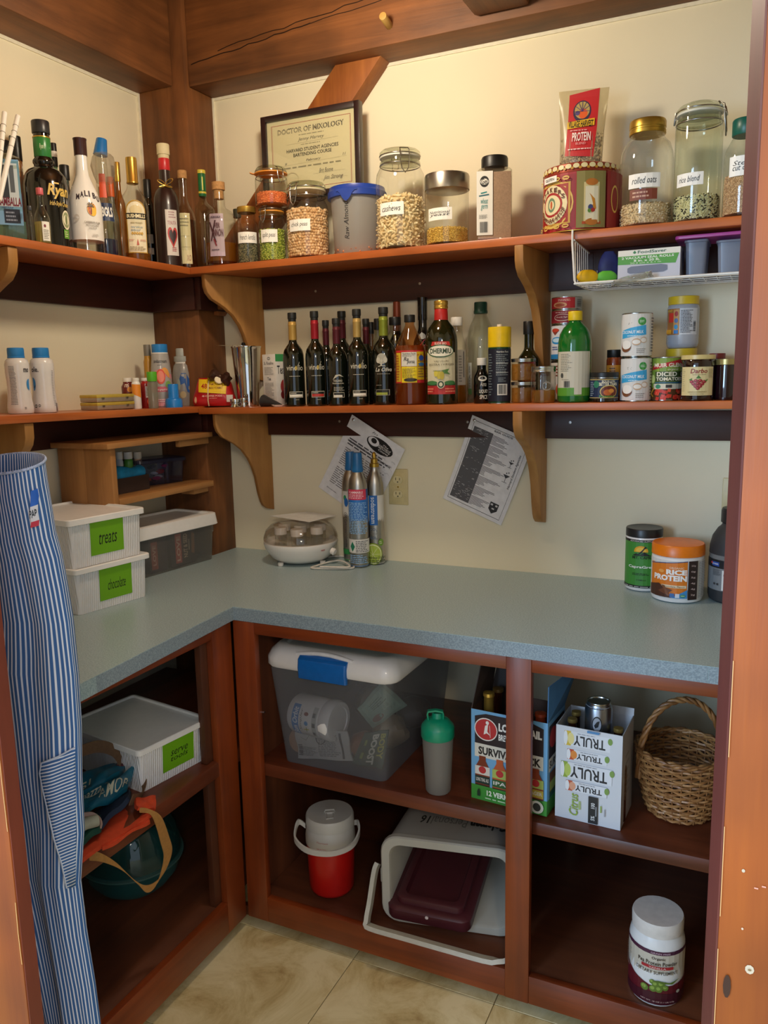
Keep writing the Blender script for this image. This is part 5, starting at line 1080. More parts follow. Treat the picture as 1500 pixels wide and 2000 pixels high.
item('food_jar', 'squat jar of bouillon base with dark blue label and black lid', 'jar', P, [('glass_body', col('#1c120c', .1, coat=.5), [(.9, 0), (1, .03), (1, .80), (.93, .85)]), ('lid', BLKCAP, [(.96, .83), (1, .84), (1, .98), (.95, 1), (.1, 1)]), ('silver_ring', SILV, cyl(1.005, .80, .83))], [(0, dec)], G_C)
Pk = MB(1212, 1272, 698, -.150, vm=745); zj = zat(1242, 698, Pk[0], Pk[1]); zj2 = zat(1242, 612, Pk[0], Pk[1])
for k in (0, 1):
    def dec(d, k=k):
        s = -.12*k
        d.rect(-1.5, .03, 1.5, .97, '#dcdad6'); d.text('field', -1.0+s, .80, .05+s, .95, '#2a2a2e', .01, .3); d.text('DAY', -.6+s, .73, -.2+s, .78, '#5a5a5c'); d.ell(.45+s, .80, .27, .09, '#3a9a44'); d.fine(.28+s, .77, .62+s, .83, 3, '#d8f0d8')
        d.poly([(-1.1, .42), (.75+s, .50), (.72+s, .72), (-.3+s, .66), (-1.1, .60)], '#3aa4d8'); d.text('COCONUT MILK', -1.0+s, .53, .55+s, .60, '#eef6fa', .02); d.fine(-.5+s, .46, .4+s, .50, 1, '#d0ecf8')
        d.ell(-.62+s, .24, .40, .13, '#7a4a2c'); d.ell(-.58+s, .28, .36, .10, '#efece6'); d.ell(.1+s, .34, .28, .08, '#efece6'); d.ring(.1+s, .34, .28, .08, .03, '#c9a888'); d.ell(.55+s, .38, .2, .07, '#e8e2da'); d.ring(.55+s, .38, .2, .07, .02, '#c9a888'); d.fine(.0, .08, .7, .2, 3, '#9a9896'); d.fine(1.0, .1, 1.4, .9, 12, '#55555a')
    z0 = Pk[2] if k == 0 else zj+.0004
    item('coconut_milk_can', ['white and blue coconut milk can, lower of the stack of two', 'white and blue coconut milk can, upper of the stack of two'][k], 'can', (Pk[0]-.001*k, Pk[1], z0, Pk[3], (zj if k == 0 else zj2)-z0), [('can_body', SILV, canprof())], [(0, dec)], G_C)
P = MB(1272, 1331, 697, -.130)
def dec(d):
    d.rect(-1.5, .03, 1.5, .97, '#7f9a3a'); d.ell(-.9, .8, .25, .14, '#c4d468'); d.ell(-.6, .55, .2, .2, '#a9c04c'); d.ell(-1.0, .5, .2, .1, '#d8e08a'); d.rect(-1.5, .03, 1.5, .30, '#5a3a1c'); d.poly([(-1.1, .70), (1.5, .88), (1.5, .97), (-1.0, .80)], '#b8242c'); d.text('MUIR GLEN', -.85, .765, 1.1, .86, '#f0e2c8', .03)
    d.text('organic', .1, .68, .9, .74, '#f0ead0', 0, .3); d.rect(-.75, .44, 1.5, .67, '#3a4a24'); d.text('DICED', -.62, .56, .75, .66, '#f0ead0', .03); d.text('TOMATOES', -.65, .46, 1.2, .54, '#f0ead0', .03); d.rect(-.75, .40, 1.5, .43, '#2c5a7a'); d.rect(-.85, .27, 1.5, .39, '#d8d4bc'); d.ell(-.5, .33, .18, .05, '#3a8a6a'); d.rect(.0, .30, .4, .37, '#3a3a3a')
    R = random.Random(4)
    for i in range(26): x = R.uniform(-.7, 1.3); y = R.uniform(.05, .24); q = R.uniform(.09, .16); d.poly([(x-q, y-.03), (x+q*.7, y-.04), (x+q, y+.03), (x-q*.6, y+.045)], R.choice(['#d8402c', '#c4301f', '#e0583c']), False)
    d.line([(-1.2, .1), (-.8, .3)], .003, '#d8a83c'); d.line([(-1.2, .2), (-.85, .1)], .003, '#c9922c')
item('tomato_can', 'green and red can of diced tomatoes', 'can', P, [('can_body', SILV, canprof())], [(0, dec)], G_C)
Pp = MB(1299, 1362, 681, -.060, vm=700); zj = zat(1330, 681, Pp[0], Pp[1])
YL = col('#d8b824', .4)
item('peanut_butter_jar', 'peanut butter jar with yellow lid, lower one behind the tomato can', 'jar', (Pp[0], Pp[1], Pp[2], Pp[3], zj-Pp[2]), [('jar_body', col('#b08a5a', .3), [(.9, 0), (1, .05), (1, .78), (.95, .82)]), ('lid', YL, solid(.97, .80, 1.0))], None, G_C)
zt2 = zat(1332, 580, Pp[0], Pp[1])
def dec(d):
    d.rect(-1.2, .26, 1.0, .76, '#cfd2d8'); d.rect(-1.2, .26, -.22, .76, '#a8703a'); d.rect(-1.0, .5, -.6, .68, '#d83a2c'); d.rect(-.6, .28, -.24, .74, '#c9985c'); d.ell(-.42, .66, .12, .05, '#a83a3c'); d.ell(-.42, .53, .12, .045, '#5a7ab0'); d.ell(-.42, .41, .12, .045, '#3a9ad0'); d.rect(-.55, .28, -.28, .35, '#2c7ac4')
    d.fine(-.15, .29, .62, .73, 16, '#4a4c54', .45); d.bars(.65, .32, .82, .52, '#22242a', 12, False); d.text('HONEY', -1.1, .70, -.65, .74, '#e9c050'); d.rect(-1.2, .28, -.7, .36, '#d89a2c')
item('peanut_butter_jar', 'upper jar with yellow lid and nutrition label, standing on another', 'jar', (Pp[0]+.001, Pp[1], zj+.0005, Pp[3], zt2-zj), [('jar_body', col('#a9aeb8', .25, 0, .03, coat=.3), [(.80, 0), (.93, .03), (1, .10), (1, .76), (.96, .82), (.90, .84)]), ('lid', YL, solid(.95, .84, 1.0))], [(0, dec)], G_C)
P = MB(1329, 1398, 693, -.160)
def dec(d):
    d.rect(-1.05, .12, 1.0, .74, '#d8c690'); d.fine(-.98, .2, -.75, .7, 12, '#a8986a', .3); d.text('Darbo', -.42, .60, .55, .70, '#8f2a24', .02, .2); d.fine(-.3, .56, .5, .58, 1, '#8a7a50')
    for (x, y) in ((-.35, .42), (-.12, .44), (.12, .44), (.35, .42), (-.24, .37), (0, .38), (.24, .37), (-.12, .32), (.12, .32), (0, .275)): d.ell(x+.03, y, .12, .035, '#8f1f24', step=False); d.ell(x, y+.008, .04, .012, '#d8626a', step=False)
    d.k += 1; d.poly([(-.1, .49), (.05, .56), (.2, .49)], '#4a7a34'); d.poly([(-.5, .46), (-.3, .50), (-.35, .44)], '#4a7a34'); d.poly([(.4, .44), (.6, .48), (.5, .42)], '#4a7a34'); d.text('LINGONBERRY', -.5, .185, .55, .21, '#8a7a50'); d.fine(-.4, .14, .4, .165, 1, '#8a7a50'); d.fine(.6, .5, .95, .7, 6, '#a8986a')
item('jam_jar', 'dark red jam jar with cream berry label and cream lid', 'jar', P, [('glass_body', col('#1c0a0a', .08, coat=.6), [(.88, 0), (.97, .02), (1, .08), (1, .76), (.97, .86), (.93, .89)]), ('lid', col('#d2bc7c', .35), solid(.98, .90, 1.0))], [(0, dec)], G_C)
P = MB(1384, 1416, 690, -.06); item('jam_jar', 'jar with dark red lid behind the jam jars', 'jar', P, [('glass_body', col('#1c0a0a', .08, coat=.6), [(.9, 0), (1, .03), (1, .85), (.95, .9)]), ('lid', col('#7a1c1c', .4), solid(1.0, .88, 1.0))], None, G_C)
P = MB(1396, 1444, 701, -.150); item('jam_jar', 'unlabelled dark jar with brass coloured lid by the right casing', 'jar', P, [('glass_body', col('#1c0810', .08, coat=.6), [(.88, 0), (.97, .02), (1, .08), (1, .78), (.97, .86)]), ('lid', col('#a8965c', .3, .6), solid(1.0, .86, 1.0))], None, G_C)

# ------------------------------------------------------------------ wire basket under the upper shelf
WIRE = col('#e9e8e4', .35)
xa = aty(1122, 553, -.222)[0]; za = aty(1125, 554, -.222)[2]; xb = 1.845; yf, yk = -.222, -.030
zh = 1.8331
t = thing('wire_basket', 'white wire basket hooked over the upper shelf', 'basket', (xa, yf, za))
q = lambda x, y, z: (x-xa, y-yf, z-za)
for x, top in ((xa-.008, None), (xb+.01, None)):
    g = G(); g.tube([q(x, -.10, zh+.0035), q(x, -.205, zh+.0035), q(x, -.216, zh+.001), q(x, -.2165, zh-.006), q(x+.001*(1 if x < 1.5 else -1), yf+.002, zh-.03), q(x+(.008 if x < 1.5 else -.008), yf, za+.008), q(x+(.012 if x < 1.5 else -.012), yf, za)], .0028, 8); g.done('hook', WIRE, t, 60)
g = G(); g.tube([q(xa, yf, za), q(xb, yf, za)], .0030, 8); g.tube([q(xa, yk, za+.0), q(xb, yk, za)], .0025, 8); g.tube([q(xa, yf, za), q(xa, yk, za)], .0022, 6); g.tube([q(xb, yf, za), q(xb, yk, za)], .0022, 6); g.tube([q(xa-.004, -.217, zh-.022), q(xa-.004, yk, zh-.030)], .0024, 6); g.tube([q(xb, -.217, zh-.022), q(xb, yk, zh-.030)], .0024, 6); g.done('frame', WIRE, t, 60)
for i in range(7):
    y = yf+.014+i*(yk-yf-.016)/7
    for x in (xa, xb):
        g = G(); g.tube([q(x, y, za+.001), q(x-.003*(x == xa), y, zh-.026)], .0012, 5); g.done('side_wire', WIRE, t, 60)
for i in range(15):
    x = xa+(xb-xa)*(i+.6)/15; g = G(); g.tube([q(x, yf, za+.002), q(x, yk, za+.002), q(x, yk, za+.05)], .0013, 5); g.done('bottom_wire', WIRE, t, 60)
for i in range(4):
    y = yf+(yk-yf)*(i+.8)/4.6; g = G(); g.tube([q(xa, y, za), q(xb, y, za)], .0014, 5); g.done('bottom_wire', WIRE, t, 60)
zi = za+.0045
# things in the basket
def blob(name, label, c, u0, u1, vt, y, zz, sx, color, grp, seed, pw=2.3):
    P = pl(u0, u1, vt, zz, y=y, vm=vt+15); t = thing(name, label, c, (P[0], y, zz), .4)
    g = G(); n = 18; Rn = random.Random(seed); ph = Rn.random()*6; H_ = P[4]; secs = []
    for i in range(9):
        f = i/8; k = math.sin(PI*(.06+.88*f))**.45*(1-.12*f); secs.append([(P[3]*1.15*k*math.cos(a_)*(1+.07*math.sin(3*a_+ph)), P[3]*sx*k*math.sin(a_)*(1+.05*math.sin(4*a_+ph)), H_*f) for a_ in (2*PI*j/n for j in range(n))])
    g.loft(secs); g.done('body', color, t, 60); return t
blob('silicone_lid', 'crumpled yellow silicone piece at the left of the wire basket', 'lid', 1127, 1167, 526, -.185, zi, .35, col('#e8b80c', .5), '', 1)
blob('silicone_lid', 'crumpled green silicone piece beside the yellow one', 'lid', 1166, 1205, 528, -.165, zi, .35, col('#5fb83c', .5), '', 2)
t = blob('silicone_lid', 'rolled blue silicone piece leaning above the green one', 'lid', 1170, 1210, 490, -.105, zi, .6, col('#3a4480', .5, 0, .25, 30), '', 5)
a = aty(1206, 552, -.190); b = aty(1327, 548, -.190)
def fs(d):
    d.rect(0, 0, 1, 1, '#c3c4d0'); d.rect(0, .86, 1, 1, '#e4e2d8'); d.rect(0, .80, 1, .93, '#e4e2d8'); d.poly([(0, .47), (.90, .52), (1.0, .96), (1, .84), (0, .72)], '#4f9a2c') if False else None
    d.poly([(0, .52), (.93, .47), (.98, .80), (0, .80)], '#4f9a2c'); d.poly([(.24, .90), (.27, .975), (.30, .90), (.27, .86)], '#2c7a3c'); d.text('FoodSaver', .32, .865, .78, .965, '#3f6a4c', .02)
    d.text('2 VACUUM SEAL ROLLS', .06, .69, .90, .77, '#eef4e6', .02); d.text('8 in. x 20 ft.', .26, .59, .68, .67, '#eef4e6', .02); d.text('20.3 cm x 6.1 m', .20, .52, .70, .575, '#dff0d0', .0)
    d.poly([(.16, .24), (.20, .20), (.74, .20), (.80, .26), (.80, .42), (.70, .46), (.22, .44), (.16, .38)], '#6f7488')
boxt('vacuum_roll_box', 'white and green box of vacuum seal rolls in the wire basket', 'box', a, b, .085, zi, zat(1265, 486, (a[0]+b[0])/2, -.19), col('#c3c4d0', .5), fs, lambda d: d.rect(0, 0, 1, 1, '#a9aab8'))
g = G(); n = 14
secs = [[(.010*(1+.6*math.sin(7*a_+i*2))*math.cos(a_)*(1.2 if i % 2 else .7)+(.02*i-.03), .006*math.sin(a_)*(1+.5*math.cos(5*a_+i)), .004*i+.008*math.sin(3*a_+i)) for a_ in (2*PI*j/n for j in range(n))] for i in range(5)]
p = aty(1225, 556, -.224); t = thing('plastic_twist', 'scrap of clear plastic film twisted on the front wire', 'film', (p[0], -.226, za-.006)); g.loft(secs); g.done('film', glass('#f0f0ec', .15, '#d8d8d4', .9), t, 30)
for k, (u0, u1, ut0, ut1) in enumerate(((1332, 1377, 1317, 1384), (1394, 1448, 1384, 1452))):
    a = aty(u0, 545, -.175); b = aty(u1, 545, -.175); W_ = b[0]-a[0]; cx_ = (a[0]+b[0])/2+.003; ztop = zat((u0+u1)/2, 466, cx_, -.175); Hh = ztop-zi
    t = thing('plastic_container', ['cloudy square container under the pink lid, left one', 'cloudy square container under the pink lid, right one by the casing'][k], 'container', (cx_, -.125, zi), 0, 'cloudy containers in the basket')
    g = G(); hw = W_/2*.94
    g.loft([rr(hw*.86, .045, .008, 0), rr(hw, .05, .009, Hh*.90), rr(hw*1.1, .055, .009, Hh*.905), rr(hw*1.1, .055, .009, Hh*.96), rr(hw*.98, .049, .008, Hh*.96), rr(hw*.84, .043, .007, .002)], True, True)
    g.done('container_body', glass('#c8d4e8', .55, '#b4bccc', .4, 'frosted_plastic'), t, 30)
    if k == 0: zl = zi+Hh*.97; xl0 = aty(1319, 466, -.185)[0]
g = G(); xl1 = aty(1456, 456, -.185)[0]+.03; yl = .062
t = thing('container_lid', 'pink plastic lid lying across both cloudy containers', 'lid', ((xl0+xl1)/2, -.128, zl+.002))
g.loft([rr((xl1-xl0)/2, yl, .010, 0), rr((xl1-xl0)/2+.001, yl+.001, .011, .004), rr((xl1-xl0)/2, yl, .010, .007), rr((xl1-xl0)/2-.006, yl-.006, .008, .007), rr((xl1-xl0)/2-.008, yl-.008, .008, .005)], True, True); g.done('lid', col('#b8489a', .35), t, 40)
print('middle shelf done')
# ================================================================== WALL ABOVE THE COUNTER
def outlet(x0, x1, z0, z1, label):
    w_, h_ = x1-x0, z1-z0; t = thing('wall_outlet', label, 'outlet', ((x0+x1)/2, -.0005, z0)); IV = col('#cfc08e', .4)
    g = G(); g.box(-w_/2, w_/2, -.005, 0, 0, h_); g.done('cover_plate', IV, t, 30, .002)
    for k in (0, 1):
        zc = h_*(.30+.40*k); g = G(); g.loft([[(.0165*math.cos(a)*1.0, -.005, zc+.0145*max(-.82, min(.82, math.sin(a)))) for a in (2*PI*i/24 for i in range(24))], [(.016*math.cos(a), -.0075, zc+.014*max(-.82, min(.82, math.sin(a)))) for a in (2*PI*i/24 for i in range(24))]])
        r = g.done('receptacle', col('#d8cc9e', .35), t, 30); d = D()
        d.rect(-.0075, zc-.001, -.0055, zc+.007, '#2a2418'); d.rect(.0055, zc-.001, .0075, zc+.006, '#2a2418'); d.ell(0, zc-.0065, .0022, .0022, '#2a2418', n=8); plane_print(d, 'slot', r, (0, -.0076, 0), (1, 0, 0), (0, 0, 1), (0, -1, 0))
    g = G(); g.lathe([(.0028, 0), (.0028, .001), (.001, .0014)], 8); g.done('screw', BRASS, t, 40, 0, (0, -.005, h_/2), (PI/2, 0, 0))
outlet(.779, .844, 1.097, 1.209, 'cream double wall outlet between the two pinned papers')
outlet(1.742, 1.806, 1.100, 1.213, 'cream wall outlet half hidden by the right casing')
def sheet_paper(name, label, A, B, L_, fn, y0=-.026, tiltback=.020):
    """sheet pinned at its top edge A-B (x,z pairs), hanging L_ down, lower end resting nearer the wall"""
    A = Vector((A[0], 0, A[1])); B = Vector((B[0], 0, B[1])); ex = (B-A).normalized(); W_ = (B-A).length; dn = Vector((-ex.z, 0, ex.x)); dn = dn if dn.z < 0 else -dn
    t = thing(name, label, 'paper', (A.x, y0, A.z)); g = G(); n = 6
    def P(x, y, h=0): f = y/L_; return tuple(ex*x+dn*y+Vector((0, -h+tiltback*f+.006*math.sin(f*PI), 0)))
    secs = [[P(0, L_*i/n), P(W_, L_*i/n), P(W_, L_*i/n, -.0005), P(0, L_*i/n, -.0005)] for i in range(n+1)]
    g.loft(secs); g.done('sheet', col('#e4e4e8', .3, coat=.3), t, 40)
    d = D(W_, L_, .00006); fn(d); d.make('print', t, lambda x, y, h: P(x, L_-y, h+.0002), cuty=.03)
    g = G(); g.lathe([(.004, 0), (.0045, .002), (.001, .004)], 10); p = P(.012, .012, .001); g.done('pin', steel('#c8c8c8', .3), t, 40, 0, p, (PI/2, 0, 0)); return t
def art1(d):
    d.ell(.62, .86, .24, .085, '#1d1d1f'); d.ell(.50, .87, .10, .05, '#e4e4e8'); d.ell(.50, .88, .05, .03, '#1d1d1f'); d.text('The', .66, .885, .76, .905, '#e0e0e0', .01, .3); d.text('Harvard', .60, .86, .82, .885, '#e0e0e0', .01, .3); d.text('Bartending', .60, .835, .82, .86, '#e0e0e0', .01, .3); d.text('Course', .62, .81, .80, .835, '#e0e0e0', .01, .3)
    d.text('In', .42, .95, .52, .975, '#55555a', 0, .3); d.fine(.12, .66, .9, .76, 3, '#4a4a50'); d.fine(.12, .40, .9, .63, 9, '#6a6a70', .35); d.fine(.12, .14, .9, .37, 9, '#6a6a70', .35); d.text('Sincerely,', .12, .06, .32, .08, '#55555a'); d.text('WELCOME TO THE BARTENDING COURSE', .10, .70, .92, .725, '#3a3a40', .02)
    R = random.Random(2)
    for i in range(22): x = R.uniform(.62, .9); y = R.uniform(.45, .8); d.line([(x, y), (x+R.uniform(.02, .06), y+.01), (x+.07, y-.005)], .0004, '#7a7a80')
sheet_paper('pinned_letter', 'white laminated letter with black oval emblem pinned slanting under the middle shelf', (.668, 1.378), (.846, 1.272), .275, art1)
def art2(d):
    for a in ((.06, .04, .065, .96), (.935, .04, .94, .96), (.06, .955, .94, .96), (.06, .04, .94, .045)): d.rect(*a, '#3a3a3e', False)
    d.rect(.085, .07, .40, .90, '#55555a'); R = random.Random(6)
    for i in range(170): x = R.uniform(.09, .36); y = R.uniform(.08, .89); d.rect(x, y, x+R.uniform(.01, .04), y+.004, R.choice(['#b9b9bc', '#8a8a8e', '#c4c4c8']), False)
    d.k += 1; d.text('BAR GUIDE', .40, .925, .70, .945, '#33333a', .02)
    for i in range(62):
        y = .075+i*.0132; xe = .46+.22*abs(math.sin(i*.33)+.4*math.sin(i*1.1))
        if i % 9 == 8: continue
        d.rect(.40, y, min(.80, xe), y+.006, '#6a6a70', False)
    d.k += 1
    for (x, y, s) in ((.80, .66, .03), (.80, .50, .04)):
        d.poly([(x-s*1.4, y+s), (x+s*1.4, y+s), (x, y)], '#3a3a40'); d.line([(x, y), (x, y-s*1.1)], .0012, '#3a3a40'); d.line([(x-s, y-s*1.1), (x+s, y-s*1.1)], .0012, '#3a3a40'); d.ell(x-.01, y+s*1.5, .01, .008, '#55555a'); d.ell(x+.02, y+s*1.8, .01, .008, '#55555a')
    d.text('Harvard Student Agencies', .87, .40, .915, .80, '#3a3a40', .01, .2, rot=90); d.poly([(.72, .20), (.86, .20), (.86, .12), (.79, .075), (.72, .12)], '#2a2a2e'); d.rect(.735, .165, .77, .185, '#c9c9cc', False); d.rect(.81, .165, .845, .185, '#c9c9cc', False); d.rect(.77, .125, .81, .14, '#c9c9cc', False)
sheet_paper('pinned_bar_guide', 'laminated bar guide with dense grey print pinned beside the right bracket', (1.062, 1.377), (1.245, 1.303), .272, art2)

# ================================================================== ON THE COUNTER
def ribbed(h='#ebecee'):
    k = ('rib', h)
    if k in _mc: return _mc[k]
    m = bpy.data.materials.new('ribbed_white_plastic'); m.use_nodes = True; nt = m.node_tree; b = nt.nodes['Principled BSDF']; N = nt.nodes.new; L = nt.links.new
    tc = N('ShaderNodeTexCoord'); sp = N('ShaderNodeSeparateXYZ'); L(tc.outputs['Object'], sp.inputs[0]); ad = N('ShaderNodeMath'); ad.operation = 'ADD'; L(sp.outputs[0], ad.inputs[0]); L(sp.outputs[1], ad.inputs[1])
    ml = N('ShaderNodeMath'); ml.operation = 'MULTIPLY'; ml.inputs[1].default_value = 2*PI/.0058; L(ad.outputs[0], ml.inputs[0]); sn = N('ShaderNodeMath'); sn.operation = 'SINE'; L(ml.outputs[0], sn.inputs[0])
    bp = N('ShaderNodeBump'); bp.inputs['Strength'].default_value = .55; bp.inputs['Distance'].default_value = .0016; L(sn.outputs[0], bp.inputs['Height']); L(bp.outputs[0], b.inputs['Normal'])
    b.inputs['Base Color'].default_value = lin(h); b.inputs['Roughness'].default_value = .4; _mc[k] = m; return m
PLW = col('#eeeeec', .35, 0, .02)
def ribbox(label, a, b, dep, z0, zb_, zt, words, nx0, nx1, nz0, rz=None, nw=None, over=.009):
    a = Vector((a[0], a[1], 0)); b = Vector((b[0], b[1], 0)); ex = (b-a).normalized(); n = Vector((ex.y, -ex.x, 0)); W_ = (b-a).length; o0 = (a+b)/2-n*dep/2
    t = thing('storage_box', label, 'storage box', (o0.x, o0.y, z0), math.atan2(ex.y, ex.x)); hw, hd, H_, HT = W_/2, dep/2, zb_-z0, zt-z0
    g = G(); g.loft([rr(hw*.965, hd*.965, .010, 0), rr(hw, hd, .010, H_), rr(hw-.002, hd-.002, .009, H_), rr(hw*.96, hd*.96, .008, .002)]); g.done('box_body', ribbed(), t, 30)
    g = G(); o = over; g.loft([rr(hw+o-.002, hd+o-.002, .012, H_-.001), rr(hw+o, hd+o, .013, H_), rr(hw+o, hd+o, .013, HT-.002), rr(hw+o-.002, hd+o-.002, .012, HT), rr(hw+o-.008, hd+o-.008, .008, HT), rr(hw+o-.010, hd+o-.010, .007, HT-.005)]); g.done('lid', PLW, t, 30)
    d = D(W_, H_, .0002); x0, x1 = nx0-.5, nx1-.5; d.rect(x0, nz0, x1, 1.0, '#6fae12'); 
    handwriting(d, words, x0+(x1-x0)*.25, nz0+(1-nz0)*.25, x1-(x1-x0)*.2, nz0+(1-nz0)*.62, '#14200c')
    d.make('note', t, lambda x, y, h: (x, -hd*(.965+.035*min(1, y/H_))-.0015-h, y)); return t
F1 = (.301, -.833); F2 = (.335, -.616)
zA = .9155; c_b = zat(155, 1122, *F1); c_t = zat(154, 1112, *F1); t_b = zat(148, 1027, *F1); t_t = zat(147, 1015, *F1)
ribbox('white ribbed storage box with green note reading chocolate, under another box', F1, F2, .275, zA, c_b, c_t, ['chocolate'], .30, .76, .20)
ribbox('white ribbed storage box with green note reading treats, stacked on top', (F1[0]-.004, F1[1]-.004), (F2[0]-.004, F2[1]-.004), .27, c_t-.0015, t_b, t_t, ['treats'], .26, .72, .22)
# clear bin with white lid
t_ = (.183, -.545); u_ = (.227, -.163)
a = Vector((*t_, 0)); b = Vector((*u_, 0)); ex = (b-a).normalized(); n = Vector((ex.y, -ex.x, 0)); W_ = (b-a).length; dep = .180; o0 = (a+b)/2-n*dep/2
zb_ = zat(430, 1016, *u_)-zA; zt_ = zat(434, 999, *u_)-zA
t = thing('storage_bin', 'clear plastic bin with white lid holding dark snack boxes, behind the white boxes', 'storage box', (o0.x, o0.y, zA), math.atan2(ex.y, ex.x))
FRO = glass('#dfe0de', .30, '#b4b3ae', .5, 'cloudy_bin'); hw, hd = W_/2, dep/2
g = G(); g.loft([rr(hw*.95, hd*.93, .02, 0), rr(hw*.955, hd*.935, .02, .003), rr(hw*.985, hd*.98, .02, zb_*.72), rr(hw, hd, .02, zb_*.73), rr(hw, hd, .02, zb_)], True, False); g.done('bin_body', FRO, t, 30)
g = G(); g.loft([rr(hw+.008, hd+.008, .02, zb_-.010), rr(hw+.010, hd+.010, .02, zb_-.008), rr(hw+.006, hd+.006, .02, zt_-.002), rr(hw+.002, hd+.002, .018, zt_), rr(hw-.010, hd-.010, .014, zt_), rr(hw-.014, hd-.014, .012, zt_-.006)]); g.done('lid', PLW, t, 30)
def snack(label, f0, f1, dd, zz, word, c0):
    aa = a+(b-a)*f0-n*dd; bb = a+(b-a)*f1-n*dd
    def fr(d): d.rect(.18, .08, .42, .92, '#c0584a'); d.text(word, .23, .14, .37, .86, '#e9c0ac', .03, 0, 90); d.text('NUT & SEED', .50, .20, .66, .88, '#c9b49a', .02, 0, 90); d.fine(.70, .2, .76, .9, 1, '#a89a88'); d.poly([(.80, .30), (.92, .26), (.96, .82), (.84, .90)], '#8a5a34')
    boxt('snack_box', label, 'box', (aa.x, aa.y), (bb.x, bb.y), .055, zA+.004, zA+zz, col(c0, .5), fr if word else None)
snack('dark chocolate snack box with red strip and vertical print, inside the clear bin', .52, .80, .018, .115, 'LOVE', '#2c2024')
def fr2(d): d.rect(.10, .08, .45, .90, '#a8503f'); d.text('LOVE', .18, .2, .36, .8, '#d8a898', .03, 0, 90)
aa = a+(b-a)*.30-n*.02; bb = a+(b-a)*.49-n*.02
boxt('snack_box', 'dark snack box with red strip nearer the white boxes, inside the clear bin', 'box', (aa.x, aa.y), (bb.x, bb.y), .05, zA+.004, zA+.108, col('#33222a', .5), fr2)

# ---- pine cubby on the left wall
PC = {k: wood('cubby_pine_'+AX[k], '#8f5f32', '#b8834c', k, 16, .5, knots=3.0, coat=.05, mottle=.2) for k in (0, 1, 2)}
t = thing('wall_cubby', 'small pine cubby with one shelf fixed to the left wall beside the corner post', 'shelf', (0.001, -.598, 1.10))
def cub(nm, m, x0, x1, y0, y1, z0, z1, bev=.001): g = G(); g.box(x0-.001, x1-.001, y0+.598, y1+.598, z0-1.10, z1-1.10); return g.done(nm, m, t, 30, bev)
cub('side_board', PC[2], .021, .1195, -.598, -.578, 1.098, 1.3135); cub('side_board', PC[2], .1205, .217, -.598, -.578, 1.098, 1.3135)
cub('top_board', PC[1], .021, .232, -.622, -.160, 1.3142, 1.329); cub('shelf_board', PC[1], .002, .218, -.577, -.150, 1.153, 1.171)
cub('support_cleat', PC[0], .03, .21, -.153, -.1375, 1.290, 1.3135) if False else None
cub('support_cleat', PC[1], .196, .212, -.30, -.156, 1.292, 1.3135); cub('support_cleat', PC[1], .15, .20, -.23, -.156, 1.135, 1.1525)
zc = 1.1715
a1, b1 = (.150, -.565), (.150, -.375)
tt = boxt('carton_tray', 'low dark brown carton tray on the cubby shelf', 'tray', a1, b1, .12, zc, zc+.045, col('#33221c', .7), open_top=True)
g = G(); n_ = 18; secs = []
for i in range(8):
    f = i/7; y = -.55+.165*f; k = .75+.35*abs(math.sin(f*4.2)); secs.append([(.125+.020*math.cos(q_)*(1+.1*math.sin(3*q_+i)), y+.003*math.sin(q_*2), zc+.048+.026*k*math.sin(q_)*(1+.12*math.cos(2*q_+i))) for q_ in (2*PI*j/n_ for j in range(n_))])
g.loft(secs); o = g.done('blue_pouch', col('#0f7fb0', .6, 0, .2, 60), None, 50); tag(o, 'crumpled bright blue cloth pouch in the brown carton tray', 'pouch')
for k, (u0, u1, uu, hc) in enumerate(((210, 223, 0, '#dfe0dc'), (225, 240, 0, '#dfe0dc'), (241, 259, 0, '#e4e4e0'), (260, 277, 0, '#d8cfc0'))):
    P = pl(u0, u1, 882, zc+.002, x=.058+.006*k, vm=892)
    item('supplement_bottle', ['white capped supplement bottle, first at the left in the cubby', 'white capped supplement bottle, second in the cubby', 'white capped supplement bottle with green label in the cubby', 'cream capped supplement bottle next to the clear candy box'][k], 'bottle', P,
         [('bottle_body', col(['#c8d4e4', '#c8d4e4', '#4a8a3a', '#c9a88a'][k], .35), bprof(.8, .72, .80, .84)), ('cap', col(hc, .4), solid(.95, .80, 1.0))], None, 'supplement bottles')
cb0 = Vector((.105, -.215, 0)); rzc = PI/2-.28
t = thing('candy_box', 'clear lidded plastic box of wrapped sweets on the cubby shelf', 'storage box', (.075, -.262, zc), rzc)
CBX = glass('#c4c8e0', .12, '#6a6c90', .7, 'bluish_clear_plastic')
g = G(); g.loft([rr(.078, .042, .010, 0), rr(.083, .047, .012, .072)], True, False); g.done('box_body', CBX, t, 30)
g = G(); g.loft([rr(.088, .052, .012, .068), rr(.090, .054, .013, .070), rr(.089, .053, .013, .079), rr(.075, .040, .012, .083), rr(.074, .039, .012, .083)]); g.done('lid', glass('#a9aecb', .3, '#50547a', .7, 'bluish_lid'), t, 30)
Rn = random.Random(11); SWEETS = []
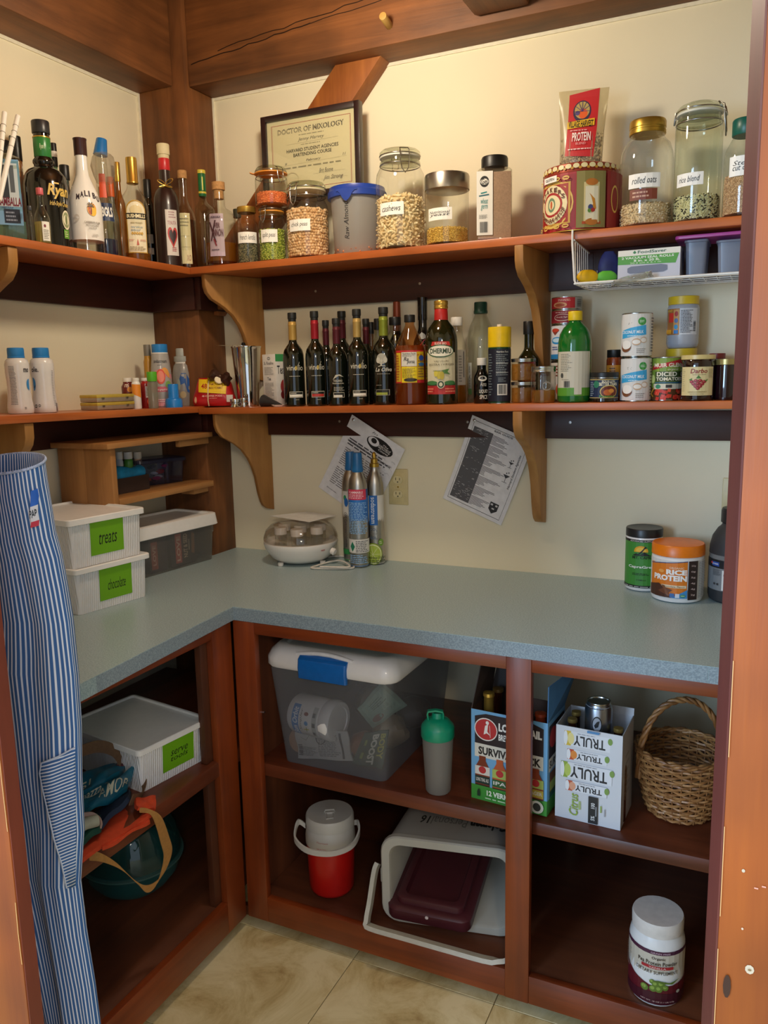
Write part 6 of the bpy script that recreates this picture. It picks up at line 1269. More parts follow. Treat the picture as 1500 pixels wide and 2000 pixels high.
for k in range(16):
    g = G(); x = Rn.uniform(-.062, .062); y = Rn.uniform(-.030, .030); z = .010+.0035*k+.0; s_ = Rn.uniform(.010, .017)
    ang = Rn.uniform(0, 3); ca, sa = math.cos(ang), math.sin(ang); secs = []
    for i in range(6):
        f = i/5*2-1; r = s_*.55*math.sqrt(max(.02, 1-f*f))+.0015; secs.append([(x*.8+s_*f*ca-r*math.cos(q_)*sa, y*.7+s_*f*sa+r*math.cos(q_)*ca, min(z, .055)+r*.7*math.sin(q_)) for q_ in (2*PI*j/8 for j in range(8))])
    g.loft(secs); c_ = Rn.choice(['#c02a6a', '#d84a3a', '#e0d4c4', '#3a3450', '#b8457a', '#d8b48a', '#55508a', '#e8e0d8'])
    o = g.done('wrapped_sweet', col(c_, .3), None, 40); m_ = Matrix.Translation(Vector((.075, -.262, zc))) @ Matrix.Rotation(rzc, 4, 'Z'); o.data.transform(m_); SWEETS.append((x, c_, o))

CN = {'#c02a6a': 'magenta', '#d84a3a': 'red', '#e0d4c4': 'cream', '#3a3450': 'dark violet', '#b8457a': 'pink', '#d8b48a': 'tan', '#55508a': 'blue violet', '#e8e0d8': 'white'}
ORD = ['first', 'second', 'third', 'fourth', 'fifth', 'sixth', 'seventh', 'eighth', 'ninth', 'tenth', 'eleventh', 'twelfth', 'thirteenth', 'fourteenth', 'fifteenth', 'sixteenth']
for k, (x, c_, o) in enumerate(sorted(SWEETS, key=lambda q: q[0])): tag(o, f'{CN[c_]} wrapped sweet, {ORD[k]} from the left end of the clear cubby box', 'sweet', 'wrapped sweets in the clear box')
# ---- yogurt maker
P = pl(515, 661, 1008, .9155, vb=1111, vm=1075); R_, H_ = P[3], P[4]
rzy = math.atan2(CAM[1]-P[1], CAM[0]-P[0])+PI/2
t = thing('yogurt_maker', 'round white yogurt maker with clear domed cover', 'yogurt maker', P[:3], rzy)
WP = col('#efece6', .2, coat=.4, var=.01)
H_ = .125
g = G(); g.lathe([(.001, .006), (R_*.66, .006), (R_*.80, .018), (R_*.95, .045), (R_, .062), (R_*.995, .068), (R_*.94, .069), (R_*.90, .058), (.001, .050)], 40); g.done('base', WP, t, 40)
g = G(); g.lathe([(R_*.99, .0695), (R_*1.0, .074), (R_*.985, .085), (R_*.93, .102), (R_*.80, .118), (R_*.55, .128), (R_*.2, .1315), (.001, .132)], 40, cap=False); g.done('dome_cover', glass('#e8e4e0', .05, '#b0a69c', .9, 'dome'), t, 60)
for x, y in ((-.5, -.5), (.5, -.5), (0, .6)):
    g = G(); g.lathe([(.008, 0), (.009, .004), (.009, .010)], 12); g.done('foot', WP, t, 40, 0, (x*R_*1.1, y*R_*1.1, 0))
g = G(); g.lathe([(.011, 0), (.0115, .009), (.008, .013), (.001, .013)], 16); g.done('switch_knob', WP, t, 40, 0, (R_*.80, -R_*.60, .042), (PI/2+.25, 0, .9))
d = D(); d.text('YOGOURT', -.008, .0, .008, .005, '#b3262a', .03); d.make('mark', t, lambda x, y, h: ((R_*.965+.0008)*math.sin(.62+x/R_), -(R_*.965+.0008)*math.cos(.62+x/R_), .047+y))
for k in range(7):
    an = 2*PI*k/6+.35; x, y = (0, 0) if k == 6 else (R_*.56*math.cos(an), R_*.56*math.sin(an))
    wx = P[0]+x*math.cos(rzy)-y*math.sin(rzy); wy = P[1]+x*math.sin(rzy)+y*math.cos(rzy)
    item('yogurt_jar', 'small white lidded yogurt jar under the dome, ' + ['right hand side slightly back', 'at the very back', 'at the back left', 'left hand side slightly forward', 'at the very front', 'front right', 'in the centre'][k], 'jar', (wx, wy, .9155+.0505, .0195, .064), [('glass_body', CLR, [(.85, 0), (.95, .05), (.95, .66), (.88, .70)]), ('lid', WP, [(.95, .66), (1.02, .67), (1.02, .96), (.97, 1.0), (.01, 1.0)])], None, 'yogurt jars in the maker')
c_ = Vector((P[0], P[1], .9155+.1325)); g = G()
pa = [Vector(aty(u, v, P[1]+dy)) for u, v, dy in ((528, 1007, 0), (600, 1019, -.03), (657, 1006, 0), (595, 997, .05))]
zs = c_.z+.002
pts = [Vector((atz(u, v, zs+dz)[0], atz(u, v, zs+dz)[1], zs+dz)) for u, v, dz in ((528, 1008, .001), (604, 1020, .000), (657, 1007, .006), (597, 1000, .010))]
g.loft([[tuple(p) for p in pts], [tuple(p+Vector((0, 0, .0012))) for p in pts]]); o = g.done('leaflet', col('#d4d2cc', .7), None, 0); tag(o, 'folded white leaflet lying on top of the yogurt maker', 'paper')
p0 = Vector(atz(640, 1088, .919)); p1 = Vector(atz(672, 1087, .919)); p2 = Vector(atz(688, 1103, .919)); p3 = Vector(atz(684, 1110, .919)); p4 = Vector(atz(612, 1110, .919)); p5 = Vector(atz(618, 1105, .919)); p6 = Vector(atz(650, 1096, .921))
g = G(); pth = [p0, p1, p2, p3, p4, p5, p6, Vector(atz(668, 1096, .926)), Vector(atz(682, 1104, .925)), Vector(atz(676, 1108, .925)), Vector(atz(625, 1107, .925))]
def smoothp(pts, k=5):
    out = []
    for i in range(len(pts)-1):
        a, b, c, d_ = pts[max(0, i-1)], pts[i], pts[i+1], pts[min(len(pts)-1, i+2)]
        for j in range(k):
            u = j/k; out.append(.5*((2*b)+(c-a)*u+(2*a-5*b+4*c-d_)*u*u+(3*b-a-3*c+d_)*u**3))
    return out+[pts[-1]]
g.tube(smoothp(pth, 4), .0030, 8); o = g.done('power_cord', col('#d8d4cc', .4), None, 60); tag(o, 'white cord of the yogurt maker folded on the counter', 'cord')

# ---- gas cylinders
ALU = steel('#b0ada6', .35)
CYP = [(.001, 0), (.80, 0), (.94, .012), (1, .03), (1, .66), (.97, .72), (.86, .775), (.62, .82), (.50, .84), (.50, .87)]
def dA(d):
    d.rect(-1.5, .015, 1.5, .62, '#2a70c0'); d.rect(-1.5, .615, 1.5, .69, '#1f4f8c'); d.rect(-1.25, .60, .9, .69, '#c83a56'); d.text('FLAMMABLE', -1.0, .655, .5, .675, '#f0d0d8', .02); d.fine(-1.1, .61, .7, .65, 3, '#f0c0cc'); d.fine(-1.2, .30, 1.1, .58, 20, '#8fbce8', .5, .3)
    d.rect(-1.5, .135, 1.5, .255, '#dcdcd8'); d.poly([(-1.0, .19), (-.72, .235), (-.44, .19), (-.72, .145)], '#1f7a5a'); d.fine(-.35, .14, 1.1, .245, 7, '#6a6a6e', .5); d.fine(-1.1, .04, 1.0, .12, 5, '#8fbce8')
P = pl(681, 719, 883, .9155, vb=1110, vm=1000)
item('gas_cylinder', 'slim gas cylinder with blue label, blue cap and pink band, in front', 'gas cylinder', P, [('cylinder_body', ALU, CYP), ('cap', col('#1c6aa8', .35), [(.50, .83), (.56, .835), (.62, .85), (.54, .90), (.50, .985), (.45, 1.0), (.1, 1.0)])], [(0, dA)], 'soda gas cylinders', lname='wrap_label')
def dB(d):
    d.rect(-1.5, .015, 1.5, .625, '#d4d2cc'); d.rect(-.75, .36, .25, .625, '#1f5fa8'); d.text('sodastream', -.50, .375, .05, .61, '#dfe6ee', .0, 0, -90); d.text('CO', -.70, .31, -.02, .335, '#5a6a80', .01); d.text('2', .02, .305, .16, .32, '#5a6a80'); d.fine(-.6, .275, .2, .295, 2, '#8a8a8a'); d.text('60L', -.65, .235, .15, .262, '#5a6a80', .01)
    d.ell(.60, .205, .34, .032, '#6f9a3c'); d.fine(.4, .19, .8, .22, 2, '#d8e8b8'); d.ell(-.35, .10, 1.05, .10, '#8fa82c'); d.ell(-.35, .10, .95, .09, '#dfe6b4'); d.ell(-.35, .10, .85, .08, '#a9c04a')
    for i in range(7): a_ = i*PI/3.5; d.line([(-.35, .10), (-.35+.8*math.cos(a_), .10+.075*math.sin(a_))], .0009, '#dfe6b4')
    d.text('sparkling CO2 refill', -.8, .055, 1.1, .08, '#3a4a20'); d.fine(-.8, .02, 1.1, .05, 2, '#3a4a20')
P = pl(716, 750, 882, .9155, vb=1104, vm=1000)
item('gas_cylinder', 'slim silver gas cylinder with lime picture and bare brass valve', 'gas cylinder', P, [('cylinder_body', ALU, CYP), ('valve', BRASS, [(.40, .865), (.55, .87), (.55, .90), (.40, .905), (.38, .94), (.22, .945), (.22, .985), (.1, 1.0)])], [(0, dB)], 'soda gas cylinders', lname='wrap_label')
P = pl(669, 704, 881, .9155, vb=1098, vm=1000)
item('gas_cylinder', 'slim gas cylinder with white label and blue cap, behind the blue labelled one', 'gas cylinder', P, [('cylinder_body', ALU, CYP), ('cap', col('#1c6aa8', .35), [(.50, .83), (.56, .835), (.62, .85), (.54, .90), (.50, .985), (.45, 1.0), (.1, 1.0)])],
     [(0, lambda d: (d.rect(-1.5, .015, 1.5, .65, '#cfcdc6'), d.rect(-1.5, .015, 1.5, .12, '#2f8a4a'), d.ell(-.75, .59, .2, .025, '#2a8a5a'), d.ell(-.6, .55, .25, .04, '#1f5fa8'), d.text('CO2 Carbonator / Cylindre', -.95, .14, -.55, .46, '#4a4a50', .005, 0, -90)))], 'soda gas cylinders', lname='wrap_label')
# ---- supplement tubs
P = pl(1221, 1293, 1026, .9155, vb=1157, vm=1100)
def dec(d):
    d.rect(-1.5, .09, 1.5, .80, '#3f8a35'); d.rect(-1.5, .80, 1.5, .84, '#17181a'); d.rect(-1.5, .065, 1.5, .105, '#17181a'); d.text('ADVANCED SUPPORT', -.8, .805, .6, .83, '#c9c9c4'); d.ell(-.15, .66, .38, .085, '#e0a01c', -10, 190); d.ell(-.15, .66, .28, .062, '#e9c040', -5, 185)
    d.poly([(-.62, .585), (-.40, .625), (-.22, .595), (.02, .65), (.3, .60), (.5, .585)], '#17201a'); d.poly([(-.35, .60), (-.05, .69), (.05, .735), (.12, .73), (.15, .71), (.05, .70), (-.1, .64), (-.28, .595)], '#14181a')
    d.text('MT. CAPRA', -.62, .535, .55, .578, '#1a2a18', .02); d.text('CapraGreens', -.85, .375, .85, .43, '#e9ece4', .025); d.fine(-.6, .27, .6, .31, 2, '#1a2a18'); d.text('FORMULA', -.35, .185, .15, .205, '#1a2a18'); d.fine(-1.1, .072, 1.1, .098, 1, '#b0b0ac')
item('supplement_tub', 'white and green supplement tub with black lid and goat emblem', 'tub', P, [('tub_body', WB, [(.001, 0), (.86, 0), (.97, .02), (1, .06), (1, .86), (.97, .875)]), ('lid', col('#1a1b1e', .35), [(.97, .865), (1.01, .87), (1.01, .985), (.98, 1), (.9, .995), (.01, .995)])], [(0, dec)])
P = pl(1271, 1376, 1052, .9155, vb=1180, vm=1120)
def dec(d):
    d.rect(-1.5, .08, 1.5, .74, '#d8d6d2'); d.poly([(-1.25, .70), (-.9, .665), (.38, .74), (.38, .74), (.38, .10), (-1.25, .10)], '#dd7a1c'); d.poly([(-1.25, .67), (-.6, .70), (-.05, .74), (-1.25, .74)], '#d8d6d2'); d.line([(-1.25, .645), (-.7, .685), (.38, .735)], .002, '#3a4a7a')
    d.text('ORGANIC', -.30, .60, .25, .635, '#f0d8b8', .01); d.text('RICE', -.42, .50, .36, .59, '#f4f0ea', .05); d.text('PROTEIN', -.98, .39, .36, .49, '#f4f0ea', .05); d.ell(-.62, .55, .12, .03, '#e9a050'); d.rect(-.60, .275, .34, .32, '#e9d8b4'); d.text('Chocolate Flavor', -.55, .283, .30, .312, '#8a4a1c', .01)
    d.poly([(-1.25, .10), (-.2, .10), (-.35, .22), (-.7, .33), (-1.25, .28)], '#4a2a1c'); d.poly([(-.75, .20), (-.45, .27), (-.15, .24), (-.40, .15)], '#6a3c24'); d.poly([(-.6, .32), (-.45, .30), (-.25, .14), (-.35, .13)], '#7a4a2c'); d.poly([(-.2, .10), (.38, .10), (.38, .25), (.05, .17)], '#3f8ac4'); d.rect(-.25, .11, -.08, .18, '#3a6aa8'); d.rect(-.05, .11, .10, .18, '#d8dce4'); d.ell(.22, .145, .10, .025, '#e4eae0'); d.ring(.22, .145, .10, .025, .02, '#3a8a5a')
    d.rect(.40, .075, .78, .745, '#2a1614')
    for i, s in enumerate(('25g', '0g', '5g', '4g', '4g', '2g')): d.text(s, .50, .645-i*.10, .68, .68-i*.10, '#c9b0a8')
    d.fine(.84, .10, 1.4, .73, 22, '#8a8a90', .35)
item('protein_tub', 'wide tub of rice protein with bright orange lid', 'tub', P, [('tub_body', WB, [(.001, 0), (.85, 0), (.95, .02), (.985, .07), (.985, .76), (.95, .78), (.93, .80)]), ('lid', col('#e2770c', .35), [(.96, .79), (1.0, .80), (.99, .965), (.95, .985), (.9, .98), (.85, .985), (.01, .985)])], [(0, dec)])
P = pl(1383, 1490, 988, .9155, vb=1184, vm=1120)
def dec(d):
    d.rect(-1.5, .14, 1.5, .40, '#7a7d80'); d.rect(-1.5, .38, 1.5, .465, '#15161a'); d.rect(-.98, .40, -.62, .445, '#2a4a9a'); d.ell(-1.0, .43, .06, .012, '#c43a3a'); d.text('protein', -.95, .41, -.66, .435, '#d8dce4'); d.fine(-.9, .30, -.5, .37, 6, '#4a4c50'); d.rect(-.48, .15, .3, .365, '#d8d6d2'); d.ring(-.28, .315, .14, .035, .035, '#4a4a4e'); d.ring(-.08, .29, .06, .02, .02, '#4a4a4e'); d.rect(-.35, .185, -.2, .22, '#2a2a2e'); d.poly([(-.36, .25), (-.20, .25), (-.23, .222), (-.32, .222)], '#55555a'); d.ell(-.8, .21, .05, .012, '#3a3a3e'); d.ell(-.65, .21, .05, .012, '#3a3a3e')
item('protein_jug', 'large matt black protein jug with grey label beside the right casing', 'jug', P, [('jug_body', col('#2c2e31', .55), [(.001, 0), (.85, 0), (.96, .02), (1, .06), (1, .465), (.99, .47)]), ('clear_band', col('#6f7070', .3), [(.99, .468), (.99, .52)]), ('shoulder', col('#2c2e31', .55), [(1.0, .518), (.98, .60), (.90, .70), (.72, .78), (.60, .81), (.56, .83), (.56, .845)]), ('cap', col('#1f2022', .4), [(.58, .84), (.62, .85), (.62, .97), (.58, 1.0), (.01, 1.0)])], [(0, dec)])
print('counter done')
# ================================================================== IN THE BASE CABINETS
def frame_of(a, b):
    a = Vector((a[0], a[1], 0)); b = Vector((b[0], b[1], 0)); ex = (b-a).normalized(); return a, b, ex, Vector((ex.y, -ex.x, 0)), (b-a).length
ZS = .4835
# ---- large clear bin with white lid and blue latch
A_, B_ = (.712, -.566), (1.015, -.570)
a, b, ex, n, W_ = frame_of(A_, B_); dep = .405; o0 = (a+b)/2-n*dep/2; zb_ = .757-ZS; zt_ = .806-ZS
t = thing('storage_bin', 'large cloudy storage bin with white lid and blue latch on the cabinet shelf', 'storage bin', (o0.x, o0.y, ZS), math.atan2(ex.y, ex.x)); hw, hd = W_/2, dep/2
BIN = glass('#dcdee2', .30, '#b4b5ba', .35, 'cloudy_storage_plastic')
g = G(); g.loft([rr(hw*.99, hd*.99, .02, 0), rr(hw, hd, .025, .004), rr(hw+.028, hd+.012, .025, zb_-.02), rr(hw+.030, hd+.014, .025, zb_)], True, False); g.done('bin_body', BIN, t, 30)
wl = hw+.040; dl = hd+.020
g = G(); g.loft([rr(wl-.004, dl-.004, .04, zb_-.006), rr(wl, dl, .042, zb_), rr(wl, dl, .042, zb_+.018), rr(wl-.008, dl-.008, .042, zb_+.036), rr(wl-.022, dl-.022, .038, zt_), rr(wl-.040, dl-.040, .030, zt_), rr(wl-.045, dl-.045, .028, zt_-.006)]); g.done('lid', col('#e2dedb', .3, 0, .01, coat=.2), t, 40)
g = G(); x0_, x1_ = -.078, .062; secs = []
for x in (x0_, x0_+.004, x1_-.004, x1_):
    k = .0 if x in (x0_, x1_) else 1; secs.append([(x, -dl+.012, zb_+.040), (x, -dl-.003-.003*k, zb_+.030), (x, -dl-.006-.003*k, zb_+.008), (x, -dl-.004-.003*k, zb_-.020), (x, -dl+.004, zb_-.022), (x, -dl+.004, zb_+.02)])
g.loft(secs); g.done('latch', col('#0f62b0', .35, coat=.2), t, 50, .001)
g = G(); g.tube([(-.090+.164*i/12, -dl+.013, zb_+.036+.010*math.sin(PI*i/12)) for i in range(13)], .006, 8); g.done('latch_rim', col('#e2dedb', .3), t, 60)
def wp(x, y, z): q = o0+ex*x-n*y*1.0; return Vector((q.x, q.y, ZS+z))     # local (x right, y back) inside the bin
def inner(name, label, cat, x, y, z, rot=(0, 0, 0), group=None):
    p = wp(x, y, z); return thing(name, label, cat, tuple(p), 0, group, (rot[0], rot[1], rot[2]+math.atan2(ex.y, ex.x)))
t = inner('supplement_tub', 'white supplement tub lying on its side inside the large bin', 'tub', -.068, -.150, .118, (0, PI/2, -.10)); Rt = .053
g = G(); g.lathe([(.001, -.070), (Rt*.9, -.070), (Rt, -.062), (Rt, .030), (Rt*.97, .034)], 32); g.done('tub_body', WB, t, 40)
g = G(); g.lathe([(Rt*1.0, .034), (Rt*1.04, .037), (Rt*1.04, .058), (Rt*.96, .066), (Rt*.75, .067), (Rt*.72, .064), (.001, .064)], 32); g.done('lid', WB, t, 40)
d = D(1, 1, .0002); d.text('YerBuena', -.052, -.010, -.028, .080, '#2a6ab8', .05, 0, 90) if False else None
d.rect(-.050, -.060, -.028, .034, '#3f82c4'); d.text('Sun Orbit', -.047, -.052, -.031, .026, '#dfe8f2', .03, .2, 90); d.text('Simpler', -.024, -.035, -.015, .025, '#55555a', .0, .3, 90)
d.ell(-.004, .012, .007, .005, '#8a4a3c'); d.ell(-.002, -.012, .006, .006, '#3f8ac4'); d.line([(-.010, -.030), (.006, -.028)], .003, '#c9b83a'); d.line([(-.002, -.036), (-.001, -.022)], .002, '#7a9a3a'); d.fine(-.010, -.055, .006, -.040, 3, '#8a8a88'); d.rect(.016, -.060, .030, .034, '#b9bcb8'); d.fine(.018, -.05, .029, .025, 3, '#55555a')
d.make('label', t, lambda x, y, h: (-(Rt+h+.0004)*math.sin(y/Rt+.25), -(Rt+h+.0004)*math.cos(y/Rt+.25), x), cut=None, cuty=.006)
def packet(name, label, cat, pts, th, color, fn=None, bulge=0, dW=1, dH=1, amp=.003, seed=0):
    """soft flat packet spanned by four world corners (lower left, lower right, upper right, upper left)"""
    P = [Vector(p) for p in pts]; c = sum(P, Vector())/4; t = thing(name, label, cat, tuple(c)); n_ = 10
    nn = (P[1]-P[0]).cross(P[3]-P[0]).normalized(); Rn = random.Random(seed); ph = Rn.random()*9
    def S(u, v, h): q = (P[0]*(1-u)+P[1]*u)*(1-v)+(P[3]*(1-u)+P[2]*u)*v; w = bulge*math.sin(PI*u)*math.sin(PI*v)+amp*math.sin(u*9+ph)*math.sin(v*7+ph*2); return q-c+nn*(w+h)
    g = G(); fr = [[g.bm.verts.new(S(i/n_, j/n_, th/2)) for i in range(n_+1)] for j in range(n_+1)]; bk_ = [[g.bm.verts.new(S(i/n_, j/n_, -th/2-bulge*2*math.sin(PI*i/n_)*math.sin(PI*j/n_))) for i in range(n_+1)] for j in range(n_+1)]
    for j in range(n_):
        for i in range(n_): g._f([fr[j][i], fr[j][i+1], fr[j+1][i+1], fr[j+1][i]]); g._f([bk_[j][i+1], bk_[j][i], bk_[j+1][i], bk_[j+1][i+1]])
    for i in range(n_): g._f([fr[0][i+1], fr[0][i], bk_[0][i], bk_[0][i+1]]); g._f([fr[n_][i], fr[n_][i+1], bk_[n_][i+1], bk_[n_][i]]); g._f([fr[i][0], fr[i+1][0], bk_[i+1][0], bk_[i][0]]); g._f([fr[i+1][n_], fr[i][n_], bk_[i][n_], bk_[i+1][n_]])
    g.done('packet', color, t, 60)
    if fn:
        W0 = (P[1]-P[0]).length; H0 = (P[3]-P[0]).length; d = D(W0, H0, .0002); fn(d); d.make('label', t, lambda x, y, h: S(x/W0, y/H0, th/2+h+.0004), cut=.012, cuty=.012)
    return t
L = lambda u, v, y: tuple(aty(u, v, y))
packet('sachet', 'crumpled white printed sachet under the lying tub in the large bin', 'packet', [L(584, 1480, -.540), L(689, 1486, -.548), L(678, 1428, -.530), L(577, 1424, -.535)], .004, col('#b9b8b4', .4, 0, .05), lambda d: (d.fine(.42, .10, .82, .88, 14, '#7a7a7c', .5, .3), d.fine(.05, .10, .40, .42, 8, '#6a6a6c', .5, .3), d.bars(.02, .12, .10, .5, '#33333a', 8, False), d.rect(.84, .06, .88, .93, '#4a4a4c'), d.ring(.47, .72, .10, .2, .02, '#55555a'), d.text('COFFEE', .39, .68, .55, .76, '#55555a', .02), d.line([(.12, .75), (.2, .65), (.26, .8)], .001, '#6a6a6c')), 0, amp=.004, seed=1)
packet('pouch', 'pale green square pouch standing on its corner in the large bin', 'pouch', [L(722, 1424, -.47), L(772, 1392+18, -.42), L(793, 1378, -.38), L(728, 1340, -.47)] if False else [L(728, 1422, -.45), L(795, 1376, -.40), L(745, 1330, -.42), L(698, 1385, -.47)], .006, col('#7f9c8a', .45, 0, .08), lambda d: (d.rect(.1, .1, .9, .9, '#8fae9a'), d.fine(.3, .55, .8, .8, 4, '#5a7a68'), d.ell(.28, .25, .16, .12, '#8a6a58')), .01, seed=2)
packet('seed_pouch', 'dark green pouch with upright yellow and white capital letters in the large bin', 'pouch', [L(688, 1490, -.535), L(748, 1500, -.52), L(760, 1425, -.50), L(712, 1432, -.52)], .008, col('#24402f', .4, 0, .08), lambda d: (d.text('BOOST', .42, .05, .66, .93, '#c9c8b8', .05, 0, -90), d.text('BODY', .72, .25, .93, .93, '#a9a83a', .04, 0, -90), d.fine(.18, .1, .3, .9, 2, '#8a9a4a')), .006, seed=3)
for k, (x, y, z, s, c_, lab) in enumerate(((-.120, -.150, .045, .042, '#9a6f4c', 'round tan lid leaning at the left in the large bin'), (.055, -.120, .047, .040, '#8a4f30', 'orange brown crumpled bag in the front right corner of the large bin'), (.08, -.02, .05, .05, '#a08c6c', 'beige crumpled bag behind the orange one in the large bin'), (.0, .05, .09, .055, '#8a8272', 'grey beige crumpled bag in the middle of the large bin'), (.10, .10, .06, .05, '#6a6258', 'dark crumpled bag at the back of the large bin'))):
    t = inner('crumpled_bag' if k else 'round_lid', lab, 'bag' if k else 'lid', x, y, z)
    g = G()
    if k == 0: g.lathe([(.001, 0), (.036, 0), (.038, .004), (.036, .010), (.001, .010)], 24); g.done('lid', col(c_, .4), t, 40, 0, (0, 0, 0), (PI/2-.2, 0, .3))
    else:
        Rn = random.Random(k*5); ph = [Rn.random()*6 for _ in range(4)]
        g.loft([[(s*math.sin(PI*(.04+.92*i/9))*math.cos(q_)*(1+.16*math.sin(3*q_+ph[0]+i)+.08*math.sin(7*q_+ph[1])), s*math.sin(PI*(.04+.92*i/9))*math.sin(q_)*(1+.16*math.cos(4*q_+ph[2]+i*.7)), -s*.9*math.cos(PI*(.04+.92*i/9))) for q_ in (2*PI*j/18 for j in range(18))] for i in range(10)]); g.done('bag', col(c_, .35, 0, .15, 25), t, 30)
# ---- shaker bottle
P = pl(823, 888, 1392, ZS, vb=1560, vm=1480); H_ = .215
TEAL = col('#0f9470', .35, coat=.2)
t = item('shaker_bottle', 'cloudy shaker bottle with teal green flip lid', 'bottle', (P[0], P[1], ZS, P[3], H_),
     [('cup', glass('#e4e4e2', .48, '#c4c0ba', .5, 'smoky_shaker'), [(.001, .004), (.70, .004), (.76, .02), (.92, .60), (.95, .70)]), ('screw_lid', TEAL, [(.97, .66), (1.0, .67), (1.0, .78), (.96, .80), (.70, .86), (.40, .89), (.01, .89)]), ('spout', TEAL, [(.36, .86), (.34, .93), (.30, .95), (.01, .95)])], [(0, lambda d: [d.line([(x, .15), (x, .52)], .001, '#8a8882') for x in (.50, .58, .66)])])
R_ = P[3]; g = G(); g.ribbon([(-.55*R_, -.1*R_, .87*H_), (-.60*R_, -.25*R_, .95*H_), (-.55*R_, -.30*R_, .985*H_), (-.1*R_, -.34*R_, 1.0*H_), (.30*R_, -.34*R_, .985*H_), (.34*R_, -.25*R_, .95*H_), (.32*R_, -.1*R_, .87*H_)], (0, .006, 0), .004); g.done('carry_loop', TEAL, t, 50)
# ---- beer carton
A_, B_ = (1.237, -.550), (1.425, -.566)
a, b, ex, n, W_ = frame_of(A_, B_); dep = .125; HC = .228
def fr(d):
    d.rect(0, 0, 1, 1, '#6fa6cf'); d.rect(0, 0, 1, .165, '#3f8f34'); d.poly([(.05, .62), (.95, .62), (.95, .93), (.80, .97), (.2, .97), (.05, .93)], '#2a1c1e'); d.ell(.20, .80, .155, .125, '#b83030'); d.ring(.20, .80, .155, .125, .012, '#e8e0d8')
    d.poly([(.17, .74), (.19, .84), (.23, .86), (.22, .78), (.26, .74), (.21, .76)], '#ece4dc'); d.ell(.22, .875, .022, .02, '#ece4dc'); d.line([(.26, .72), (.25, .85)], .001, '#ece4dc'); d.text('LONG TRAIL', .37, .81, .93, .90, '#ece8e0', .05); d.text('BREWING CO', .37, .71, .72, .78, '#ece8e0', .03)
    d.rect(.05, .485, .95, .635, '#d8d2c4'); d.text('SURVIVAL PACK', .10, .515, .92, .605, '#26201e', .04)
    for i, (bc, lc_, tx) in enumerate((('#7a3418', '#b8342c', '#16302a'), ('#b8562c', '#8a9a3c', '#2f5a2c'), ('#c4752c', '#b8342c', '#1f2a4a'), ('#8a3a1c', '#c9c4ac', '#b8a03c'))):
        x = .155+i*.235; d.rect(x-.10, .165, x+.10, .37, '#2c1a12' if i % 2 == 0 else '#38281a'); d.poly([(x-.10, .18), (x+.10, .18), (x+.10, .36), (x+.045, .45), (x+.045, .50), (x-.045, .50), (x-.045, .45), (x-.10, .36)], bc); d.rect(x-.10, .29, x+.10, .385, '#d8d0c4' if i % 2 == 0 else '#a9b85c'); d.ell(x, .345, .05, .04, '#b83030'); d.rect(x-.10, .19, x+.10, .275, tx); d.text('IPA' if i == 1 else ('LONG TRAIL ALE' if i == 0 else 'LAGER'), x-.085, .215, x+.085, .255, '#dcd8cc', .02)
    d.text('12 VERMONT BEERS', .22, .075, .92, .135, '#e4ecd8', .04); d.poly([(.09, .05), (.13, .05), (.13, .10), (.118, .13), (.102, .13), (.09, .10)], '#17301a'); d.fine(.2, .03, .9, .06, 1, '#b8d8a8'); d.ell(.88, .09, .085, .07, '#d8d8cc'); d.ell(.88, .09, .05, .045, '#3a3a36')
def sd(d):
    d.rect(0, 0, 1, 1, '#6fa6cf'); d.rect(0, 0, 1, .16, '#3f8f34'); d.rect(.06, .60, .94, .95, '#2a1c1e'); d.ell(.3, .80, .2, .11, '#b83030'); d.rect(.06, .46, .94, .60, '#d8d2c4'); d.text('SURVIVAL', .1, .49, .9, .57, '#26201e', .03); d.rect(.12, .17, .88, .44, '#7a4a30'); d.rect(.12, .24, .88, .34, '#a9b85c'); d.rect(.12, .17, .88, .23, '#1f5a4a')
t = boxt('beer_carton', 'tall open carton of twelve mixed beers with hiker emblem, standing across the cabinet stile', 'carton', A_, B_, dep, ZS, ZS+HC, col('#4a3226', .7), fr, sd, None, None, None, 'carton', open_top=True)
hw, hd = W_/2, dep/2
g = G(); g.hexa([(-hw, hd-.002, HC), (-.02, hd-.002, HC), (-.02, hd, HC), (-hw, hd, HC), (-hw+.015, hd+.020, HC+.098), (-.03, hd+.020, HC+.098), (-.03, hd+.022, HC+.098), (-hw+.015, hd+.022, HC+.098)]); g.done('flap', col('#2a1f1c', .6), t, 0)
g = G(); g.hexa([(-hw, -hd, HC), (-hw+.002, -hd, HC), (-hw+.002, hd, HC), (-hw, hd, HC), (-hw+.004, -hd+.045, HC+.092), (-hw+.006, -hd+.045, HC+.092), (-hw+.012, hd+.01, HC+.098), (-hw+.010, hd+.01, HC+.098)]); g.done('flap', col('#3a2c26', .6), t, 0)
g = G(); g.hexa([(hw-.002, -hd, HC), (hw, -hd, HC), (hw, hd, HC), (hw-.002, hd, HC), (hw-.002, -hd+.004, HC+.085), (hw, -hd+.004, HC+.085), (hw+.030, hd, HC+.100), (hw+.028, hd, HC+.100)]); fl = g.done('flap', col('#3f6f9c', .6), t, 0); fl['label'] = 'blue printed side flap'
d = D(dep, .09); d.fine(.15, .3, .8, .7, 3, '#9ac0dc', .3); d.make('flap_print', fl, lambda x, y, h: (hw-.0024-h+.028*(x/dep)*(y/.09), -hd+x, HC+y)) if False else d.bm.free()
BG = col('#3a1a0c', .12, coat=.4)
